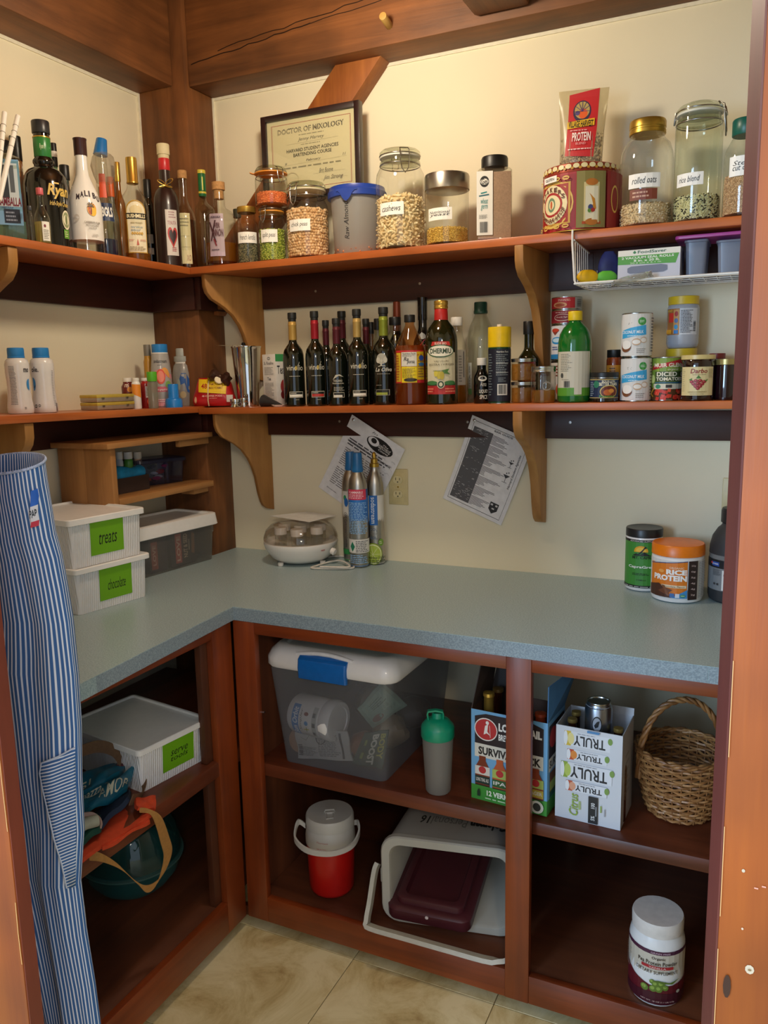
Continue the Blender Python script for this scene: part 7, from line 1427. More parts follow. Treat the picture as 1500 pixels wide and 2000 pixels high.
for k, (x, y, hh, cc, lab) in enumerate(((-.062, -.032, .262, 'g', 'gold foil necked beer bottle in the carton'), (-.010, .018, .252, 'b', 'beer bottle behind the gold foil one in the carton'), (-.064, .032, .25, 'b', 'beer bottle at the back left of the carton'), (.066, -.030, .235, 'r', 'beer bottle with orange collar at the right of the carton'))):
    q = (a+b)/2-n*(dep/2)+ex*x-n*y; item('beer_bottle', lab, 'bottle', (q.x, q.y, ZS+.003, .025, hh), [('glass_body', BG, bprof(.45, .55, .75, .97)), ('foil' if cc != 'b' else 'cap', {'g': GOLD, 'b': col('#7a5a2c', .35, .5), 'r': col('#a8401c', .4)}[cc], [(.48, .80 if cc != 'b' else .955), (.50, .81 if cc != 'b' else .96), (.47, .95), (.55, .96), (.53, .99), (.01, 1.0)])], None, 'bottles in the beer carton')
# ---- white seltzer carton
A_, B_ = (1.440, -.549), (1.588, -.556)
a, b, ex, n, W_ = frame_of(A_, B_); dep = .122; HC = .2225
def fr(d):
    d.rect(0, 0, 1, 1, '#d2d3d8')
    for i, (y0, y1, x0, x1, fc, fl_) in enumerate(((.80, .955, .13, .82, '#d8b83c', '#e9d890'), (.655, .765, .18, .78, '#c44a2c', '#e08a3c'), (.455, .625, .09, .86, '#8fa83c', '#b8c860'), (.32, .43, .17, .79, '#c45a3c', '#e0a080'))):
        d.rect(x0, y0, x1, y1, '#dedfe4'); d.rect(x0, y0, x0+.10, y1, fc); d.ell(x0+.10, (y0+y1)/2, .05, (y1-y0)*.4, fl_); d.ell(x0+.02, (y0+y1)/2, .03, (y1-y0)/2, '#e8e8ea'); d.text('TRULY', x0+.14, y0+.015, x1-.07, y1-.035, '#232228', .02, 0, 180); d.ell(x1, y1-.04, .035, .035, '#7a9a4c'); d.fine(x0+.2, y1-.022, x1-.12, y1-.008, 1, '#8a8a90')
    d.text('Citrus', .22, .06, .36, .30, '#8fae3c', .01, .3, 90); d.fine(.37, .08, .41, .28, 1, '#a9c070'); d.rect(.52, .015, .665, .305, '#1c1c20'); d.text('100', .56, .18, .62, .24, '#e0e0e0', .02, 0, 90); d.text('5%', .56, .05, .62, .10, '#e0e0e0', .02, 0, 90); d.fine(.63, .04, .655, .27, 1, '#9a9aa0'); d.fine(.70, .10, .73, .28, 1, '#8fae3c', .4); d.fine(.76, .06, .78, .26, 1, '#9a9aa0', .4)
    d.rect(.48, .985, .67, .999, '#5a8ab8'); d.poly([(.48, .975), (.66, .975), (.66, 1), (.48, 1)], '#4f86b8')
t = boxt('seltzer_carton', 'white open carton printed upside down with slim cans', 'carton', A_, B_, dep, ZS-.002, ZS+HC, col('#c9cad0', .6), fr, lambda d: (d.rect(0, 0, 1, 1, '#b4b5bc'), d.fine(.3, .25, .7, .75, 6, '#8a8b92', .3)), None, None, None, 'carton', open_top=True)
hw, hd = W_/2, dep/2
g = G(); g.hexa([(-.010, hd-.002, HC), (hw, hd-.002, HC), (hw, hd, HC), (-.010, hd, HC), (-.004, hd+.002, HC+.018), (hw, hd+.002, HC+.018), (hw, hd+.004, HC+.018), (-.004, hd+.004, HC+.018)]); g.done('flap', col('#c9cad0', .6), t, 0)
q = (a+b)/2-n*(dep/2)-ex*.002+n*.012
def dec(d): d.rect(-1.5, .04, 1.5, .93, '#9aa0ac'); d.ell(-.1, .62, .36, .16, '#1c1e22'); d.ell(-.1, .62, .30, .135, '#9aa0ac'); d.poly([(-.3, .60), (-.1, .68), (.1, .70), (.0, .58), (-.2, .55)], '#1c1e22'); d.text('MONTAUK', -.95, .36, .75, .44, '#1c1e22', .03); d.rect(-1.2, .1, 1.2, .34, '#b86a2c'); d.fine(-.6, .9, .6, .93, 1, '#3a3c42')
Pc = pl(1142, 1196, 1361, .60, y=q.y, vm=1400)
item('beer_can', 'silver grey beer can standing in the white seltzer carton', 'can', (Pc[0], q.y, Pc[2]+Pc[4]-.122-.002, Pc[3], .122), [('can_body', steel('#9aa0aa', .3), [(.75, 0), (.95, .03), (1, .06), (1, .88), (.86, .955), (.85, .965)]), ('can_top', SILV, [(.85, .96), (.89, .985), (.87, 1.0), (.80, .99), (.78, .97), (.01, .97)])], [(0, dec)])
for k, (x, y) in enumerate(((-.050, -.012), (-.052, .030), (.056, -.020))):
    q = (a+b)/2-n*(dep/2)+ex*x-n*y; item('beer_bottle', ['capped beer bottle at the front left in the white carton', 'capped beer bottle at the back left in the white carton', 'capped beer bottle at the right in the white carton'][k], 'bottle', (q.x, q.y, ZS+.001, .021, .222), [('glass_body', BG, bprof(.45, .55, .75, .97)), ('cap', col('#a88a4a', .35, .6), [(.52, .955), (.54, .965), (.50, .995), (.01, 1.0)])], None, 'bottles in the seltzer carton')
# ---- wicker basket
P = pl(1250, 1412, 1430, ZS-.002, vb=1622, vm=1500); cx, cy = P[0], P[1]-.0; R1 = P[3]
t = thing('wicker_basket', 'round brown wicker basket with a tall twisted handle', 'basket', (cx, cy, ZS-.0015), 0)
HB = .150; wk = lambda f: R1*(.80+.30*f**.75)*(1.0 if f < 1 else 1); NST = 30
WM = [wood('wicker_'+str(i), h, h2, 0, 60, .5, stretch=1, mottle=.3) for i, (h, h2) in enumerate((('#9a6638', '#bf8e58'), ('#7a4c28', '#a06f3e')))]
rows = 21
for i in range(rows):
    f = (i+.5)/rows; z = .006+HB*f; r0 = wk(f)*(1+.03*math.sin(f*PI)); g = G(); m_ = NST*4
    g.tube([((r0+.0028*math.cos(PI*(j/4.0+i)))*math.cos(2*PI*j/m_), (r0+.0028*math.cos(PI*(j/4.0+i)))*math.sin(2*PI*j/m_), z+.0012*math.sin(j*.7+i*2)) for j in range(m_)], .0031, 5, True)
    g.done('woven_strand', WM[(i*7) % 3 % 2], t, 60)
for j in range(NST):
    an = 2*PI*j/NST; g = G(); g.tube([(wk(f)*(1+.03*math.sin(f*PI))*math.cos(an), wk(f)*(1+.03*math.sin(f*PI))*math.sin(an), .004+(HB+.004)*f) for f in (0, .25, .5, .75, 1)], .0019, 5); g.done('stake', WM[1], t, 60)
g = G(); g.lathe([(.001, .004), (R1*.80, .004), (R1*.80, .009), (.001, .009)], 30); g.done('base', WM[1], t, 40)
for k, (dz, dr) in enumerate(((.002, 0), (.006, .003), (.006, -.003))):
    g = G(); g.tube([((wk(1)+dr+.002*math.cos(j*1.3+k*2))*math.cos(2*PI*j/90), (wk(1)+dr+.002*math.cos(j*1.3+k*2))*math.sin(2*PI*j/90), HB+dz+.002*math.sin(j*1.3+k*2)) for j in range(90)], .0035, 6, True); g.done('rim_strand', WM[k % 2], t, 60)
hx = unit((RT[0], RT[1])); Hh = zat(1340, 1366, cx, cy)-ZS; ha = .10
for k in range(3):
    g = G(); pts = []
    for i in range(49):
        an = PI*i/48; c_ = math.cos(an); s_ = math.sin(an); rx = wk(1)*.99; z = HB*.55+(Hh-HB*.55)*s_**.75; tw = i*.75+k*2*PI/3; off = .0045
        x = c_*rx+off*math.cos(tw)*c_; y = off*math.sin(tw); pts.append((x*hx[0]-y*hx[1], x*hx[1]+y*hx[0], z+off*math.cos(tw)*s_))
    g.tube(pts, .0042, 6); g.done('handle_strand', WM[k % 2], t, 60)

# ---- red and white cooler jug
P = pl(600, 694, 1556, .0985, vb=1762, vm=1680); H_ = zat(646, 1556, P[0], P[1], P[3]*.9)-.0985
REDP = col('#b8140e', .35, coat=.15, var=.03); GRW = col('#bdb9b0', .4, 0, .02)
t = item('cooler_jug', 'red insulated drinks jug with white top and bail handle', 'jug', (P[0], P[1], .0985, P[3], H_),
     [('jug_body', REDP, [(.001, 0), (.70, 0), (.86, .02), (.93, .06), (1.0, .60), (1.0, .61)]), ('collar', GRW, [(1.0, .61), (1.03, .615), (1.03, .70), (.98, .80), (.95, .82)]), ('lid', GRW, [(.96, .82), (1.0, .825), (1.0, .93), (.95, .955), (.01, .955)])], [(1, lambda d: (d.text('Thermos', -.6, .715, -.12, .735, '#a8605a', 0, .2), d.text('SEALED', -.58, .635, -.18, .655, '#b85a54', .01)))])
R_ = P[3]; g = G(); g.tube([(-.05*R_*8, -.1, 0)], .001) if False else None
def arm(sg): return [(sg*R_*1.02, 0, H_*.80), (sg*R_*1.22, -.2*R_, H_*.79), (sg*R_*1.30, -.6*R_, H_*.76)]
pts = [(-R_*1.02, .0, H_*.80), (-R_*1.28, -.05*R_, H_*.86), (-R_*1.42, -.3*R_, H_*.80), (-R_*1.40, -.8*R_, H_*.755), (-R_*.9, -1.35*R_, H_*.715), (0, -1.55*R_, H_*.70), (R_*.8, -1.30*R_, H_*.725), (R_*1.15, -.75*R_, H_*.78), (R_*1.15, -.2*R_, H_*.82), (R_*1.02, .0, H_*.80)]
sp = smoothp([Vector(p) for p in pts], 5); g.ribbon(sp, (0, 0, .0075), .005); g.done('handle', GRW, t, 60)
g = G(); g.box(-.012, .012, -.012, .012, H_*.955, H_*.975); g.tube([(-.014, -.006, H_*.965), (-.012, -.010, H_*1.0), (.012, -.010, H_*1.0), (.014, -.006, H_*.965)], .0022, 6); g.tube([(-.009, -.010, H_*.965), (-.009, -.038, H_*.962), (.009, -.038, H_*.962), (.009, -.010, H_*.965)], .0018, 6); g.done('vent_catch', GRW, t, 40)
# ---- grey cool box lying on its side, opening towards the door
ang = math.radians(11); o0 = Vector((.998, -.568, .0985)); ex = Vector((math.cos(ang), math.sin(ang), 0)); ey = Vector((-math.sin(ang), math.cos(ang), 0))
Wc = .347; Hc_ = zat(749, 1632, .998, -.568)-.0985+.004; Dc = .30
t = thing('cool_box', 'grey cool box lying on its side with the opening towards the door', 'cool box', tuple(o0+ex*Wc/2), ang)
def rrv(hw, hh, rad, y, cz): return [(p[0], y, p[1]+cz) for p in rr(hw, hh, rad, 0, 0, 0, 5)]
GC = col('#b2afa4', .5, 0, .05, 12); cz = Hc_/2
g = G(); g.loft([rrv(Wc/2, cz, .045, 0, cz), rrv(Wc/2, cz, .045, .014, cz), rrv(Wc/2-.006, cz-.006, .045, .016, cz), rrv(Wc/2-.030, cz-.020, .045, Dc, cz), rrv(Wc/2-.045, cz-.035, .04, Dc+.01, cz)], False, True)
g.loft([rrv(Wc/2, cz, .045, 0, cz), rrv(Wc/2-.003, cz-.003, .043, -.004, cz), rrv(Wc/2-.022, cz-.022, .03, -.004, cz), rrv(Wc/2-.026, cz-.026, .03, .004, cz), rrv(Wc/2-.045, cz-.040, .03, Dc-.02, cz)], False, True)
g.done('shell', GC, t, 40)
d = D(Wc, Dc); d.text('Coleman', .12, .30, .40, .46, '#2a2a28', .05, .15, 180); d.text('Personal', -.18, .30, .10, .44, '#77756c', .0, .15, 180); d.text('16', -.26, .30, -.19, .44, '#33332f', .02, .15, 180); d.rect(-.22, .52, .10, .525, '#77756c')
d.make('lettering', t, lambda x, y, h: (x, y, Hc_-.006-(y-.016)/(Dc-.016)*.014+h+.0004))
for sx in (-1, 1):
    g = G(); g.box(sx*(Wc/2-.004)-.008, sx*(Wc/2-.004)+.008, .004, .030, cz-.018, cz+.022); g.done('handle_mount', GC, t, 40, .003)
hpts = [Vector(p) for p in ((-Wc/2-.012, .012, cz+.030), (-Wc/2-.018, .0, cz+.010), (-Wc/2-.026, -.020, .060), (-Wc/2-.030, -.040, .020), (-Wc/2-.020, -.050, .010), (-.09, -.066, .0075), (.02, -.085, .0075), (Wc/2-.05, -.100, .0075), (Wc/2-.008, -.085, .012), (Wc/2+.008, -.05, .040), (Wc/2+.010, 0, cz))]
sp = smoothp(hpts, 4); g = G(); g.ribbon(sp, [Vector((0, -.013, .005)) if 14 < i < len(sp)-12 else Vector((.0, -.012, .0085)) for i in range(len(sp))], .011); g.done('handle', col('#bcb9ac', .45), t, 60)
# maroon lid resting in the opening
MAR = col('#4a1a22', .42, 0, .08, 20, coat=.1)
p0 = Vector(atz(757, 1793, .120)); p1 = Vector(atz(915, 1826, .120)); ex2 = (p1-p0).normalized(); 
t = thing('lid', 'dark maroon cool box lid lying in the mouth of the grey box', 'lid', tuple((p0+p1)/2), 0, None, (math.radians(7), 0, math.atan2(ex2.y, ex2.x)-.0)); wl = (p1-p0).length/2+.004; dl = .155
g = G(); Z = lambda z: z
def rl(hw, hd, r, z): return [(x, y+dl, z) for x, y, z in rr(hw, hd, r, z, 0, 0, 5)]
g.loft([rl(wl*.97, dl*.98, .022, 0), rl(wl, dl, .026, .006), rl(wl, dl, .028, .030), rl(wl-.006, dl-.006, .026, .036), rl(wl-.020, dl-.020, .022, .037), rl(wl-.022, dl-.022, .02, .050), rl(wl-.026, dl-.026, .02, .053), rl(wl-.040, dl-.040, .016, .053), rl(wl-.045, dl-.045, .014, .038), rl(wl-.050, dl-.050, .012, .037)]); g.done('lid_body', MAR, t, 40)
g = G(); g.lathe([(.0045, 0), (.0045, .002), (.001, .003)], 10); g.done('white_sticker_dot', col('#d8c8c8', .5), t, 40, 0, (.0, -.001, .028), (PI/2, 0, 0))
g = G(); g.box(-.035, .035, .235, .262, .038, .046); g.done('hinge_block', MAR, t, 30, .003)
# ---- protein powder bottle
P = pl(1228, 1338, 1752, .0985, vb=1971, vm=1860); H_ = zat(1284, 1752, P[0], P[1], P[3]*.75)-.0985
def dec(d):
    d.rect(-1.5, .05, 1.5, .70, '#c9bfae'); d.rect(-1.5, .655, 1.5, .70, '#4a1f3a'); d.text('GRAIN FREE', -.2, .665, .5, .685, '#c9a8b8'); d.poly([(-1.5, .05), (1.5, .05), (1.5, .33), (.6, .29), (-.2, .28), (-.8, .33), (-1.5, .42)], '#5f1220'); d.poly([(-1.5, .05), (1.5, .05), (1.5, .18), (-.2, .20), (-1.5, .14)], '#43101f')
    d.text('Organic', -.16, .59, .32, .63, '#2a2424', .01); d.text('Pea Protein Powder', -.66, .53, .78, .575, '#2a2424', .01); d.rect(-.52, .485, .62, .52, '#a8242c'); d.text('VANILLA', -.25, .492, .35, .513, '#e9c8c0', .01); d.text('DIETARY SUPPLEMENT', -.72, .425, .80, .465, '#44403c', .005)
    for (x, y, q) in ((-.38, .24, .14), (-.08, .25, .13), (.12, .25, .13), (.0, .305, .12), (.2, .31, .13), (-.12, .33, .09), (.35, .27, .11)): d.ell(x, y, q, q*.30, '#5f7a2c', step=False); d.ell(x-.02, y+.008, q*.55, q*.16, '#8fa84c', step=False)
    d.k += 1; d.poly([(-.25, .34), (.1, .355), (.5, .33), (.9, .36), (.6, .31), (.2, .325)], '#55702a'); d.text('NET WT. 18 OZ (1.1 LB) 510g', -.5, .085, .7, .105, '#c9a8a0'); d.fine(-1.4, .35, -1.0, .62, 10, '#9a8f80', .3); d.ell(.85, .21, .08, .02, '#b0b0a0')
item('powder_bottle', 'white and dark red protein powder bottle standing alone in the dark bay', 'bottle', (P[0], P[1], .0985, P[3], H_),
     [('bottle_body', WB, [(.001, 0), (.80, 0), (.92, .015), (.98, .05), (1, .08), (1, .70), (.97, .75), (.90, .80), (.86, .83)]), ('lid', col('#dcd4cc', .4), [(.88, .82), (.92, .825), (.93, .96), (.90, .985), (.86, .985), (.01, .985)])], [(0, dec)])

# ---- left cabinet: ribbed box, bags, bowl, wrapped roll
ribbox('white ribbed storage box with green note in the left base cabinet', (.532, -.906), (.565, -.695), .285, .5205, .620, .634, ['serve', 'tools'], .32, .79, .22)
P = pl(160, 359, 1640, .1165, vb=1790, vm=1700); R_ = P[3]
TB = glass('#9ccccc', .30, '#3f9a9c', .6, 'teal_plastic')
t = thing('salad_bowl', 'translucent teal plastic bowl covered by an upturned clear bowl', 'bowl', (P[0], P[1], .1165))
g = G(); g.lathe([(.001, 0), (R_*.42, 0), (R_*.50, .004), (R_*.72, .025), (R_*.90, .055), (R_*.98, .090), (R_*1.0, .094)], 48, cap=False); g.done('bowl', TB, t, 60)
g = G(); g.lathe([(R_*1.0, .0945), (R_*1.035, .096), (R_*1.035, .101), (R_*.99, .1015), (R_*.97, .104)], 48, cap=False); g.done('rim', glass('#a8c8c4', .45, '#6f9a94', .5, 'rim_plastic'), t, 60)
g = G(); g.lathe([(R_*.985, .102), (R_*.975, .130), (R_*.90, .175), (R_*.72, .215), (R_*.45, .238), (R_*.40, .240), (.001, .240)], 48, cap=False); g.done('cover_bowl', glass('#c0e0e0', .12, '#4a9a9c', .8, 'pale_teal_plastic'), t, 60)
# wrapped paper roll
pk = atz(196, 1992, .1165); px, py = pk[0]-.055, pk[1]-.045
zt = zat(183, 1752, px, py)-.1165
t = thing('wrapped_package', 'tall white film wrapped package standing in the left cabinet behind the apron', 'package', (px, py, .1165), .3)
g = G(); g.loft([rr(.052*k*(1+.02*math.sin(i*3)), .048*k, .022, zt*f) for i, (f, k) in enumerate(((0, .96), (.02, 1), (.25, 1.01), (.5, .99), (.8, 1.0), (.93, .98), (.98, .90), (1.0, .75)))]); g.done('film_wrap', col('#b9b09c', .25, 0, .05, 25, coat=.4), t, 40)
d = D(); d.fine(-.04, zt*.20, .0, zt*.45, 6, '#55524a'); d.rect(.01, zt*.3, .04, zt*.55, '#5a3a3a'); d.make('label', t, lambda x, y, h: (.0535+h*2, x*.8, y))
# bags
def strap(name, par_label, pts, wv, th, c_, k=5, cat='strap', parent=None, off=None):
    g = G(); sp = smoothp([Vector(p) for p in pts], k); 
    if isinstance(wv, list): wv = smoothp([Vector(q) for q in wv], k)
    g.ribbon(sp, wv, th); return g
def pz(u, v, z): return Vector(atz(u, v, z))
def px_(u, v, x): return Vector(atx(u, v, x))
TAN = col('#a8783c', .8, 0, .1, 120); BROWN = col('#6f5238', .8, 0, .1, 120)
t = packet('tote_bag', 'folded orange cloth tote bag with tan straps at the cabinet shelf edge', 'bag', [px_(146, 1690, .612), px_(300, 1592, .612), px_(262, 1545, .47), px_(140, 1600, .45)], .010, col('#c8421c', .75, 0, .08, 80), None, .004, amp=.004, seed=4)
c = t.location
def addpart(nm, pts4, th, colr, seed, amp=.003, bulge=0.0):
    q = packet('x', 'x', 'x', pts4, th, colr, None, bulge, amp=amp, seed=seed); ch = q.children[0]; ch.name = nm; ch.data.transform(Matrix.Translation(q.location-c)); ch.parent = t; bpy.data.objects.remove(q); return ch
addpart('folded_layer', [px_(200, 1660, .618)+Vector((0, 0, -.0)), px_(293, 1604, .618), px_(288, 1590, .58), px_(200, 1640, .58)], .007, col('#c8421c', .75, 0, .08, 80), 5)
addpart('folded_flap', [px_(268, 1582, .60), px_(303, 1583, .605), px_(303, 1556, .57), px_(262, 1562, .56)], .008, col('#c8421c', .75, 0, .08, 80), 6)
for pts, wv in (([px_(272, 1582, .600), px_(292, 1585, .614), px_(309, 1602, .620), px_(322, 1640, .622), px_(328, 1668, .622), px_(318, 1705, .622), px_(303, 1728, .620), px_(285, 1736, .620), px_(265, 1722, .618), px_(232, 1692, .616), (px_(196, 1674, .614)), px_(172, 1672, .600)],
                 [(0, .0, .006)]*2+[(0, .010, .004), (0, .014, .0), (0, .014, 0), (0, .011, .003), (0, .006, .006), (0, .0, .009), (0, -.006, .010), (0, -.006, .012), (0, -.002, .012), (0, 0, .010)]),):
    g = strap('', '', [Vector(p)-c for p in pts], [Vector(w_) for w_ in wv], .002, None); g.done('strap', TAN, t, 60)
g = G(); sp = smoothp([px_(150, 1470, .40)-c, px_(190, 1458, .42)-c, px_(222, 1466, .45)-c, px_(236, 1490, .47)-c], 5); g.ribbon(sp, (0, .004, .014), .002); g.done('strap', BROWN, t, 60)
g = G(); sp = smoothp([px_(268, 1502, .50)-c, px_(282, 1530, .53)-c, px_(276, 1556, .55)-c, px_(256, 1562, .57)-c], 5); g.ribbon(sp, (0, .008, .010), .002); g.done('strap', BROWN, t, 60)
TL = col('#0f5f78', .45, 0, .12, 40, coat=.15)
packet('shopping_bag', 'glossy teal blue shopping bag with white lettering, crumpled top fold', 'bag', [px_(148, 1560, .50), px_(232, 1512, .50), px_(258, 1486, .44), px_(148, 1515, .42)], .012, TL, lambda d: (d.text('51', .12, .18, .30, .42, '#c9c8b0', .02), d.poly([(.78, .55), (.97, .45), (.99, .85), (.82, .95)], '#5a2a30'), d.fine(.8, .55, .96, .8, 3, '#b9a890')), .008, amp=.007, seed=7)
packet('shopping_bag', 'glossy teal blue shopping bag with white lettering, lower fold reading AMOR', 'bag', [px_(158, 1592, .545), px_(248, 1545, .545), px_(263, 1502, .50), px_(150, 1560, .49)], .012, TL, lambda d: (d.text('AMOR', .35, .12, .97, .62, '#c9c8b0', .005, 0), d.text('nazza', .05, .55, .40, .78, '#c9c8b0', 0, .3), d.poly([(.45, .75), (.7, .78), (.72, .9), (.5, .86)], '#b9b8a0')), .008, amp=.007, seed=8)
packet('cloth_bag', 'navy folded cloth under the teal bag', 'cloth', [px_(190, 1620, .575), px_(252, 1560, .575), px_(255, 1545, .53), px_(170, 1600, .50)], .012, col('#14263f', .8), None, .004, seed=9)
packet('cloth_bag', 'dark green folded cloth under the teal bag', 'cloth', [px_(148, 1655, .59), px_(196, 1618, .59), px_(200, 1590, .53), px_(148, 1610, .52)], .014, col('#0f4a3c', .8), None, .004, seed=10)
t = thing('cloth_roll', 'rolled white and pale pink cloth between the green cloth and the teal bag', 'cloth', tuple(px_(165, 1610, .575))); g = G(); q0 = px_(145, 1620, .565)-t.location; q1 = px_(190, 1602, .585)-t.location
g.tube([tuple(q0), tuple((q0+q1)/2+Vector((0, 0, .003))), tuple(q1)], .013, 14); g.done('white_roll', col('#a8a894', .8), t, 50)
g = G(); g.ribbon(smoothp([px_(150, 1594, .56)-t.location, px_(178, 1590, .575)-t.location, px_(194, 1600, .59)-t.location, px_(198, 1614, .60)-t.location], 4), (0, .002, .004), .004); g.done('pink_hem', col('#a08478', .8), t, 60)

# ================================================================== APRON
def stripes(name, period=.0066, ang=0.0):
    m = bpy.data.materials.new(name); m.use_nodes = True; nt = m.node_tree; b = nt.nodes['Principled BSDF']; N = nt.nodes.new; L = nt.links.new
    uv = N('ShaderNodeUVMap'); uv.uv_map = 'UVMap'; sp = N('ShaderNodeSeparateXYZ'); L(uv.outputs[0], sp.inputs[0])
    ml = N('ShaderNodeMath'); ml.operation = 'MULTIPLY'; ml.inputs[1].default_value = 1/period; L(sp.outputs[0], ml.inputs[0]); fr = N('ShaderNodeMath'); fr.operation = 'FRACT'; L(ml.outputs[0], fr.inputs[0])
    r = N('ShaderNodeValToRGB'); e = r.color_ramp.elements; e[0].position = 0; e[0].color = lin('#43699e'); e[1].position = 1; e[1].color = lin('#43699e')
    for p, c_ in ((.58, '#43699e'), (.64, '#dfe5ef'), (.94, '#dfe5ef')): k = e.new(p); k.color = lin(c_)
    L(fr.outputs[0], r.inputs[0]); n = N('ShaderNodeTexNoise'); n.inputs['Scale'].default_value = 900; tc = N('ShaderNodeTexCoord'); L(tc.outputs['Object'], n.inputs['Vector'])
    bp = N('ShaderNodeBump'); bp.inputs['Strength'].default_value = .15; bp.inputs['Distance'].default_value = .001; L(n.outputs['Fac'], bp.inputs['Height']); L(bp.outputs[0], b.inputs['Normal'])
    L(r.outputs[0], b.inputs['Base Color']); b.inputs['Roughness'].default_value = .85; b.inputs['Specular IOR Level'].default_value = .1; return m
STR = stripes('blue_white_striped_cotton'); STRP = stripes('blue_white_striped_pocket', .0052)
YA = -1.40
rowsA = [(905, -42, 76), (945, -42, 82), (985, -42, 90), (1040, -42, 100), (1080, -42, 112), (1140, -42, 124), (1200, -42, 134), (1300, -62, 145), (1400, -50, 151), (1500, -34, 152), (1600, -14, 157), (1700, 10, 151), (1800, 40, 163), (1900, 62, 180), (1990, 80, 192), (2120, 96, 214)]
NA = 120
def apron_ring(v, u0, u1, i, inner=0.0):
    pL = aty(u0, v, YA); pR = aty(u1, v, YA); c = (pL+pR)/2; hw = (pR[0]-pL[0])/2; z = c[2]; ring = []
    fall = min(1, max(0, (v-960)/300))
    for k in range(NA):
        a_ = 2*PI*k/NA; x = math.cos(a_); y = math.sin(a_)
        fold = fall*(.10*math.sin(6*a_+.004*v)+.05*math.sin(11*a_-.003*v+1.2)+.02*math.sin(19*a_+.006*v)); dd = .040*(1-.25*fall)
        ring.append(Vector((c[0]+(hw-inner)*x, YA+dd*(y*(1+fold*2)+.35*fold)*(1-inner*4)-.0, z+.012*y*(1-fall))))
    return ring
def sm_rows():
    out = []; 
    for (v0, a0, b0), (v1, a1, b1) in zip(rowsA, rowsA[1:]):
        for k in range(3): f = k/3; out.append((v0+(v1-v0)*f, a0+(a1-a0)*f, b0+(b1-b0)*f))
    return out+[rowsA[-1]]
SR = sm_rows(); rings = [apron_ring(*r, 0) for r in SR]
t = thing('apron', 'blue and white striped apron hanging folded inside the doorway at the left', 'apron', (.84, YA, .40)); off = Vector(t.location)
def striped_sheet(name, rings, mat, closed=True, u_of=None, parent=None):
    bm = bmesh.new(); uvl = bm.loops.layers.uv.new('UVMap'); n_ = len(rings[0])
    V = [[bm.verts.new(p-off) for p in r] for r in rings]
    # arc length from a mean ring so that the stripes run down the cloth and follow it
    cum = [0.0]; mid = rings[len(rings)//3]
    for k in range(n_): cum.append(cum[-1]+(mid[(k+1) % n_]-mid[k]).length)
    for j in range(len(rings)-1):
        for k in range(n_ if closed else n_-1):
            f = bm.faces.new([V[j][k], V[j+1][k], V[j+1][(k+1) % n_], V[j][(k+1) % n_]]); f.smooth = True
            vals = [(cum[k], j), (cum[k], j+1), (cum[k+1], j+1), (cum[k+1], j)]
            if u_of: vals = [u_of(q) for q in ((k, j), (k, j+1), (k+1, j+1), (k+1, j))]
            for lp, (uu, vv) in zip(f.loops, vals): lp[uvl].uv = (uu, vv)
    bmesh.ops.recalc_face_normals(bm, faces=bm.faces); me = bpy.data.meshes.new(name); bm.to_mesh(me); bm.free(); me.materials.append(mat); o = bpy.data.objects.new(name, me); COL.objects.link(o); o.parent = parent
    md = o.modifiers.new('thickness', 'SOLIDIFY'); md.thickness = .0016; md.offset = -1; return o
striped_sheet('apron_cloth', rings, STR, parent=t)
# hem stitching at the top, pocket, and brand patch
g = G(); g.tube([(p-off)*1.0 for p in apron_ring(905, -42, 76, 0, -.001)], .0022, 6, True); 
o = g.done('top_hem', col('#a9b8d4', .85, 0, .3, 300), t, 60)
def onfront(u, v, k0=0.0, lift=.003):
    """point on the front of the apron under pixel (u, v)"""
    r = None
    for (v0, a0, b0), (v1, a1, b1) in zip(rowsA, rowsA[1:]):
        if v0 <= v <= v1: f = (v-v0)/(v1-v0); r = (a0+(a1-a0)*f, b0+(b1-b0)*f); break
    ring = apron_ring(v, r[0], r[1], 0); best = None
    for k in range(NA//2, NA):
        p, q = ring[k], ring[(k+1) % NA]; 
        tx = CAM+ray(u, v)*((p.y-CAM[1])/ray(u, v)[1])
        if best is None or abs(p.x-tx[0]) < best[0]: best = (abs(p.x-tx[0]), p)
    p = best[1]; return Vector((p.x, p.y-lift, p.z))
rows_p = []
for v, ul, ur in ((1432, 150, 156), (1445, 118, 156), (1460, 84, 156), (1480, 80, 157), (1510, 86, 157), (1550, 98, 158), (1600, 108, 158), (1650, 122, 155), (1700, 134, 153)):
    rows_p.append([onfront(ul+(min(ur, 151)-ul)*k/10, v, lift=.006) for k in range(11)])
def pocket_uv(q): k, j = q; p = rows_p[min(j, len(rows_p)-1)][min(k, 10)]; return ((p.z*.93-p.x*.35), 0)
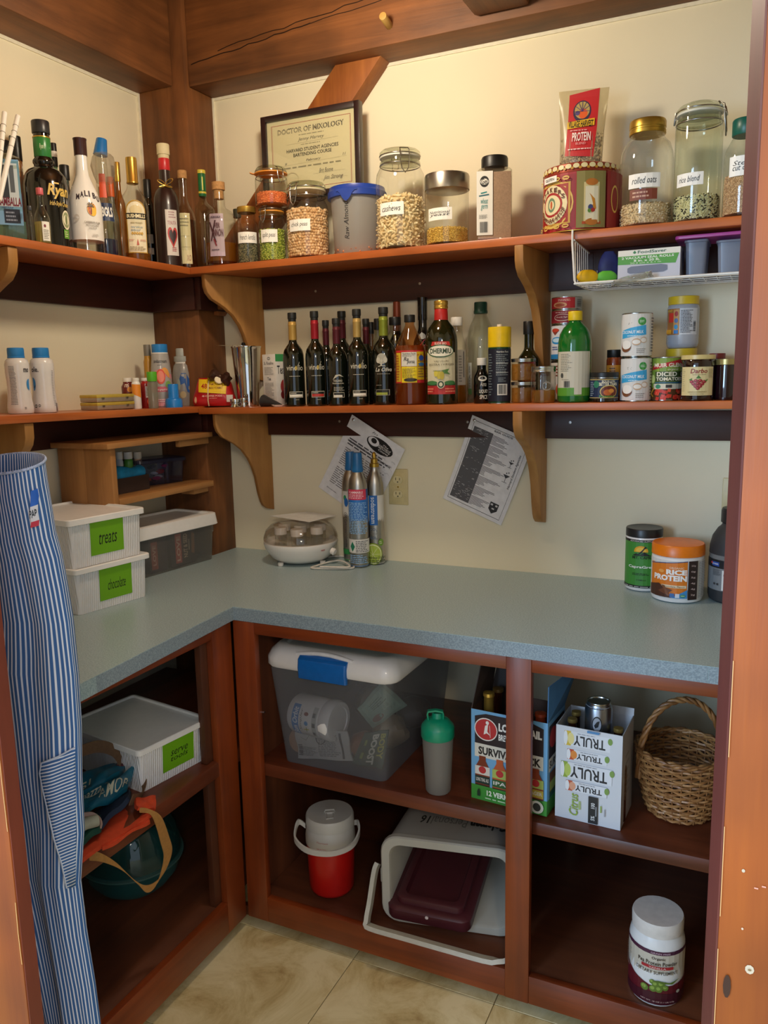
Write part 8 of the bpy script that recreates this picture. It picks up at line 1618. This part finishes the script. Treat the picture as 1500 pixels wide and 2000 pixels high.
o = striped_sheet('pocket', rows_p, STRP, False, pocket_uv, t)
g = G(); g.tube([rows_p[j][0]-off+Vector((0, -.001, 0)) for j in range(len(rows_p))], .0016, 5); g.done('pocket_seam', col('#c4cede', .85), t, 60)
rows_l = [[onfront(66+(82-66)*k/4, v, lift=.005) for k in range(5)] for v in (948, 962, 976, 990, 1004, 1014)]
bm = bmesh.new(); V = [[bm.verts.new(p-off+Vector((0, -.002, .0))) for p in r] for r in rows_l]
for j in range(5):
    for k in range(4): f = bm.faces.new([V[j][k], V[j+1][k], V[j+1][k+1], V[j][k+1]]); f.material_index = (0, 0, 1, 1, 2)[j]
me = bpy.data.meshes.new('brand_patch'); bm.to_mesh(me); bm.free()
for c_ in ('#1f62c4', '#d8dae0', '#c42a40'): me.materials.append(col(c_, .6))
o = bpy.data.objects.new('brand_patch', me); COL.objects.link(o); o.parent = t
pm_ = rows_l[3]; d = D(); d.text('PAP', -.010, -.006, .010, .006, '#22242c', .03)
q0, q1 = pm_[0]-off, pm_[4]-off
d.make('patch_lettering', t, lambda x, y, h: tuple(q0.lerp(q1, (x+.011)/.022)+Vector((0, -.0035-h, y))))
g = G(); hk = Vector((.80, -1.492, 1.39)); g.tube([tuple(hk-off+Vector((0, -.008, .01))), tuple(hk-off+Vector((0, .03, .012))), tuple(hk-off+Vector((0, .05, -.0))), tuple(hk-off+Vector((0, .055, .02)))], .004, 8)
g.bm.free()
print('all done')

if DEBUG:
    for i in range(len(ITEMS)):
        for j in range(i):
            A, B = ITEMS[i], ITEMS[j]
            if A[7] or B[7] or min(A[6], B[6]) <= max(A[5], B[5])+.002: continue
            dd = math.hypot(A[2]-B[2], A[3]-B[3])-A[4]-B[4]
            if dd < -.002: print('CLASH %.3f' % dd, A[1][:50], (round(A[2], 3), round(A[3], 3), round(A[4], 3)), '|', B[1][:50], (round(B[2], 3), round(B[3], 3), round(B[4], 3)))
    for A in ITEMS:
        if A[5] > 1.3 and (A[3]+A[4] > -.001 and A[2] > .2 or A[2]-A[4] < .0): print('WALL', A)
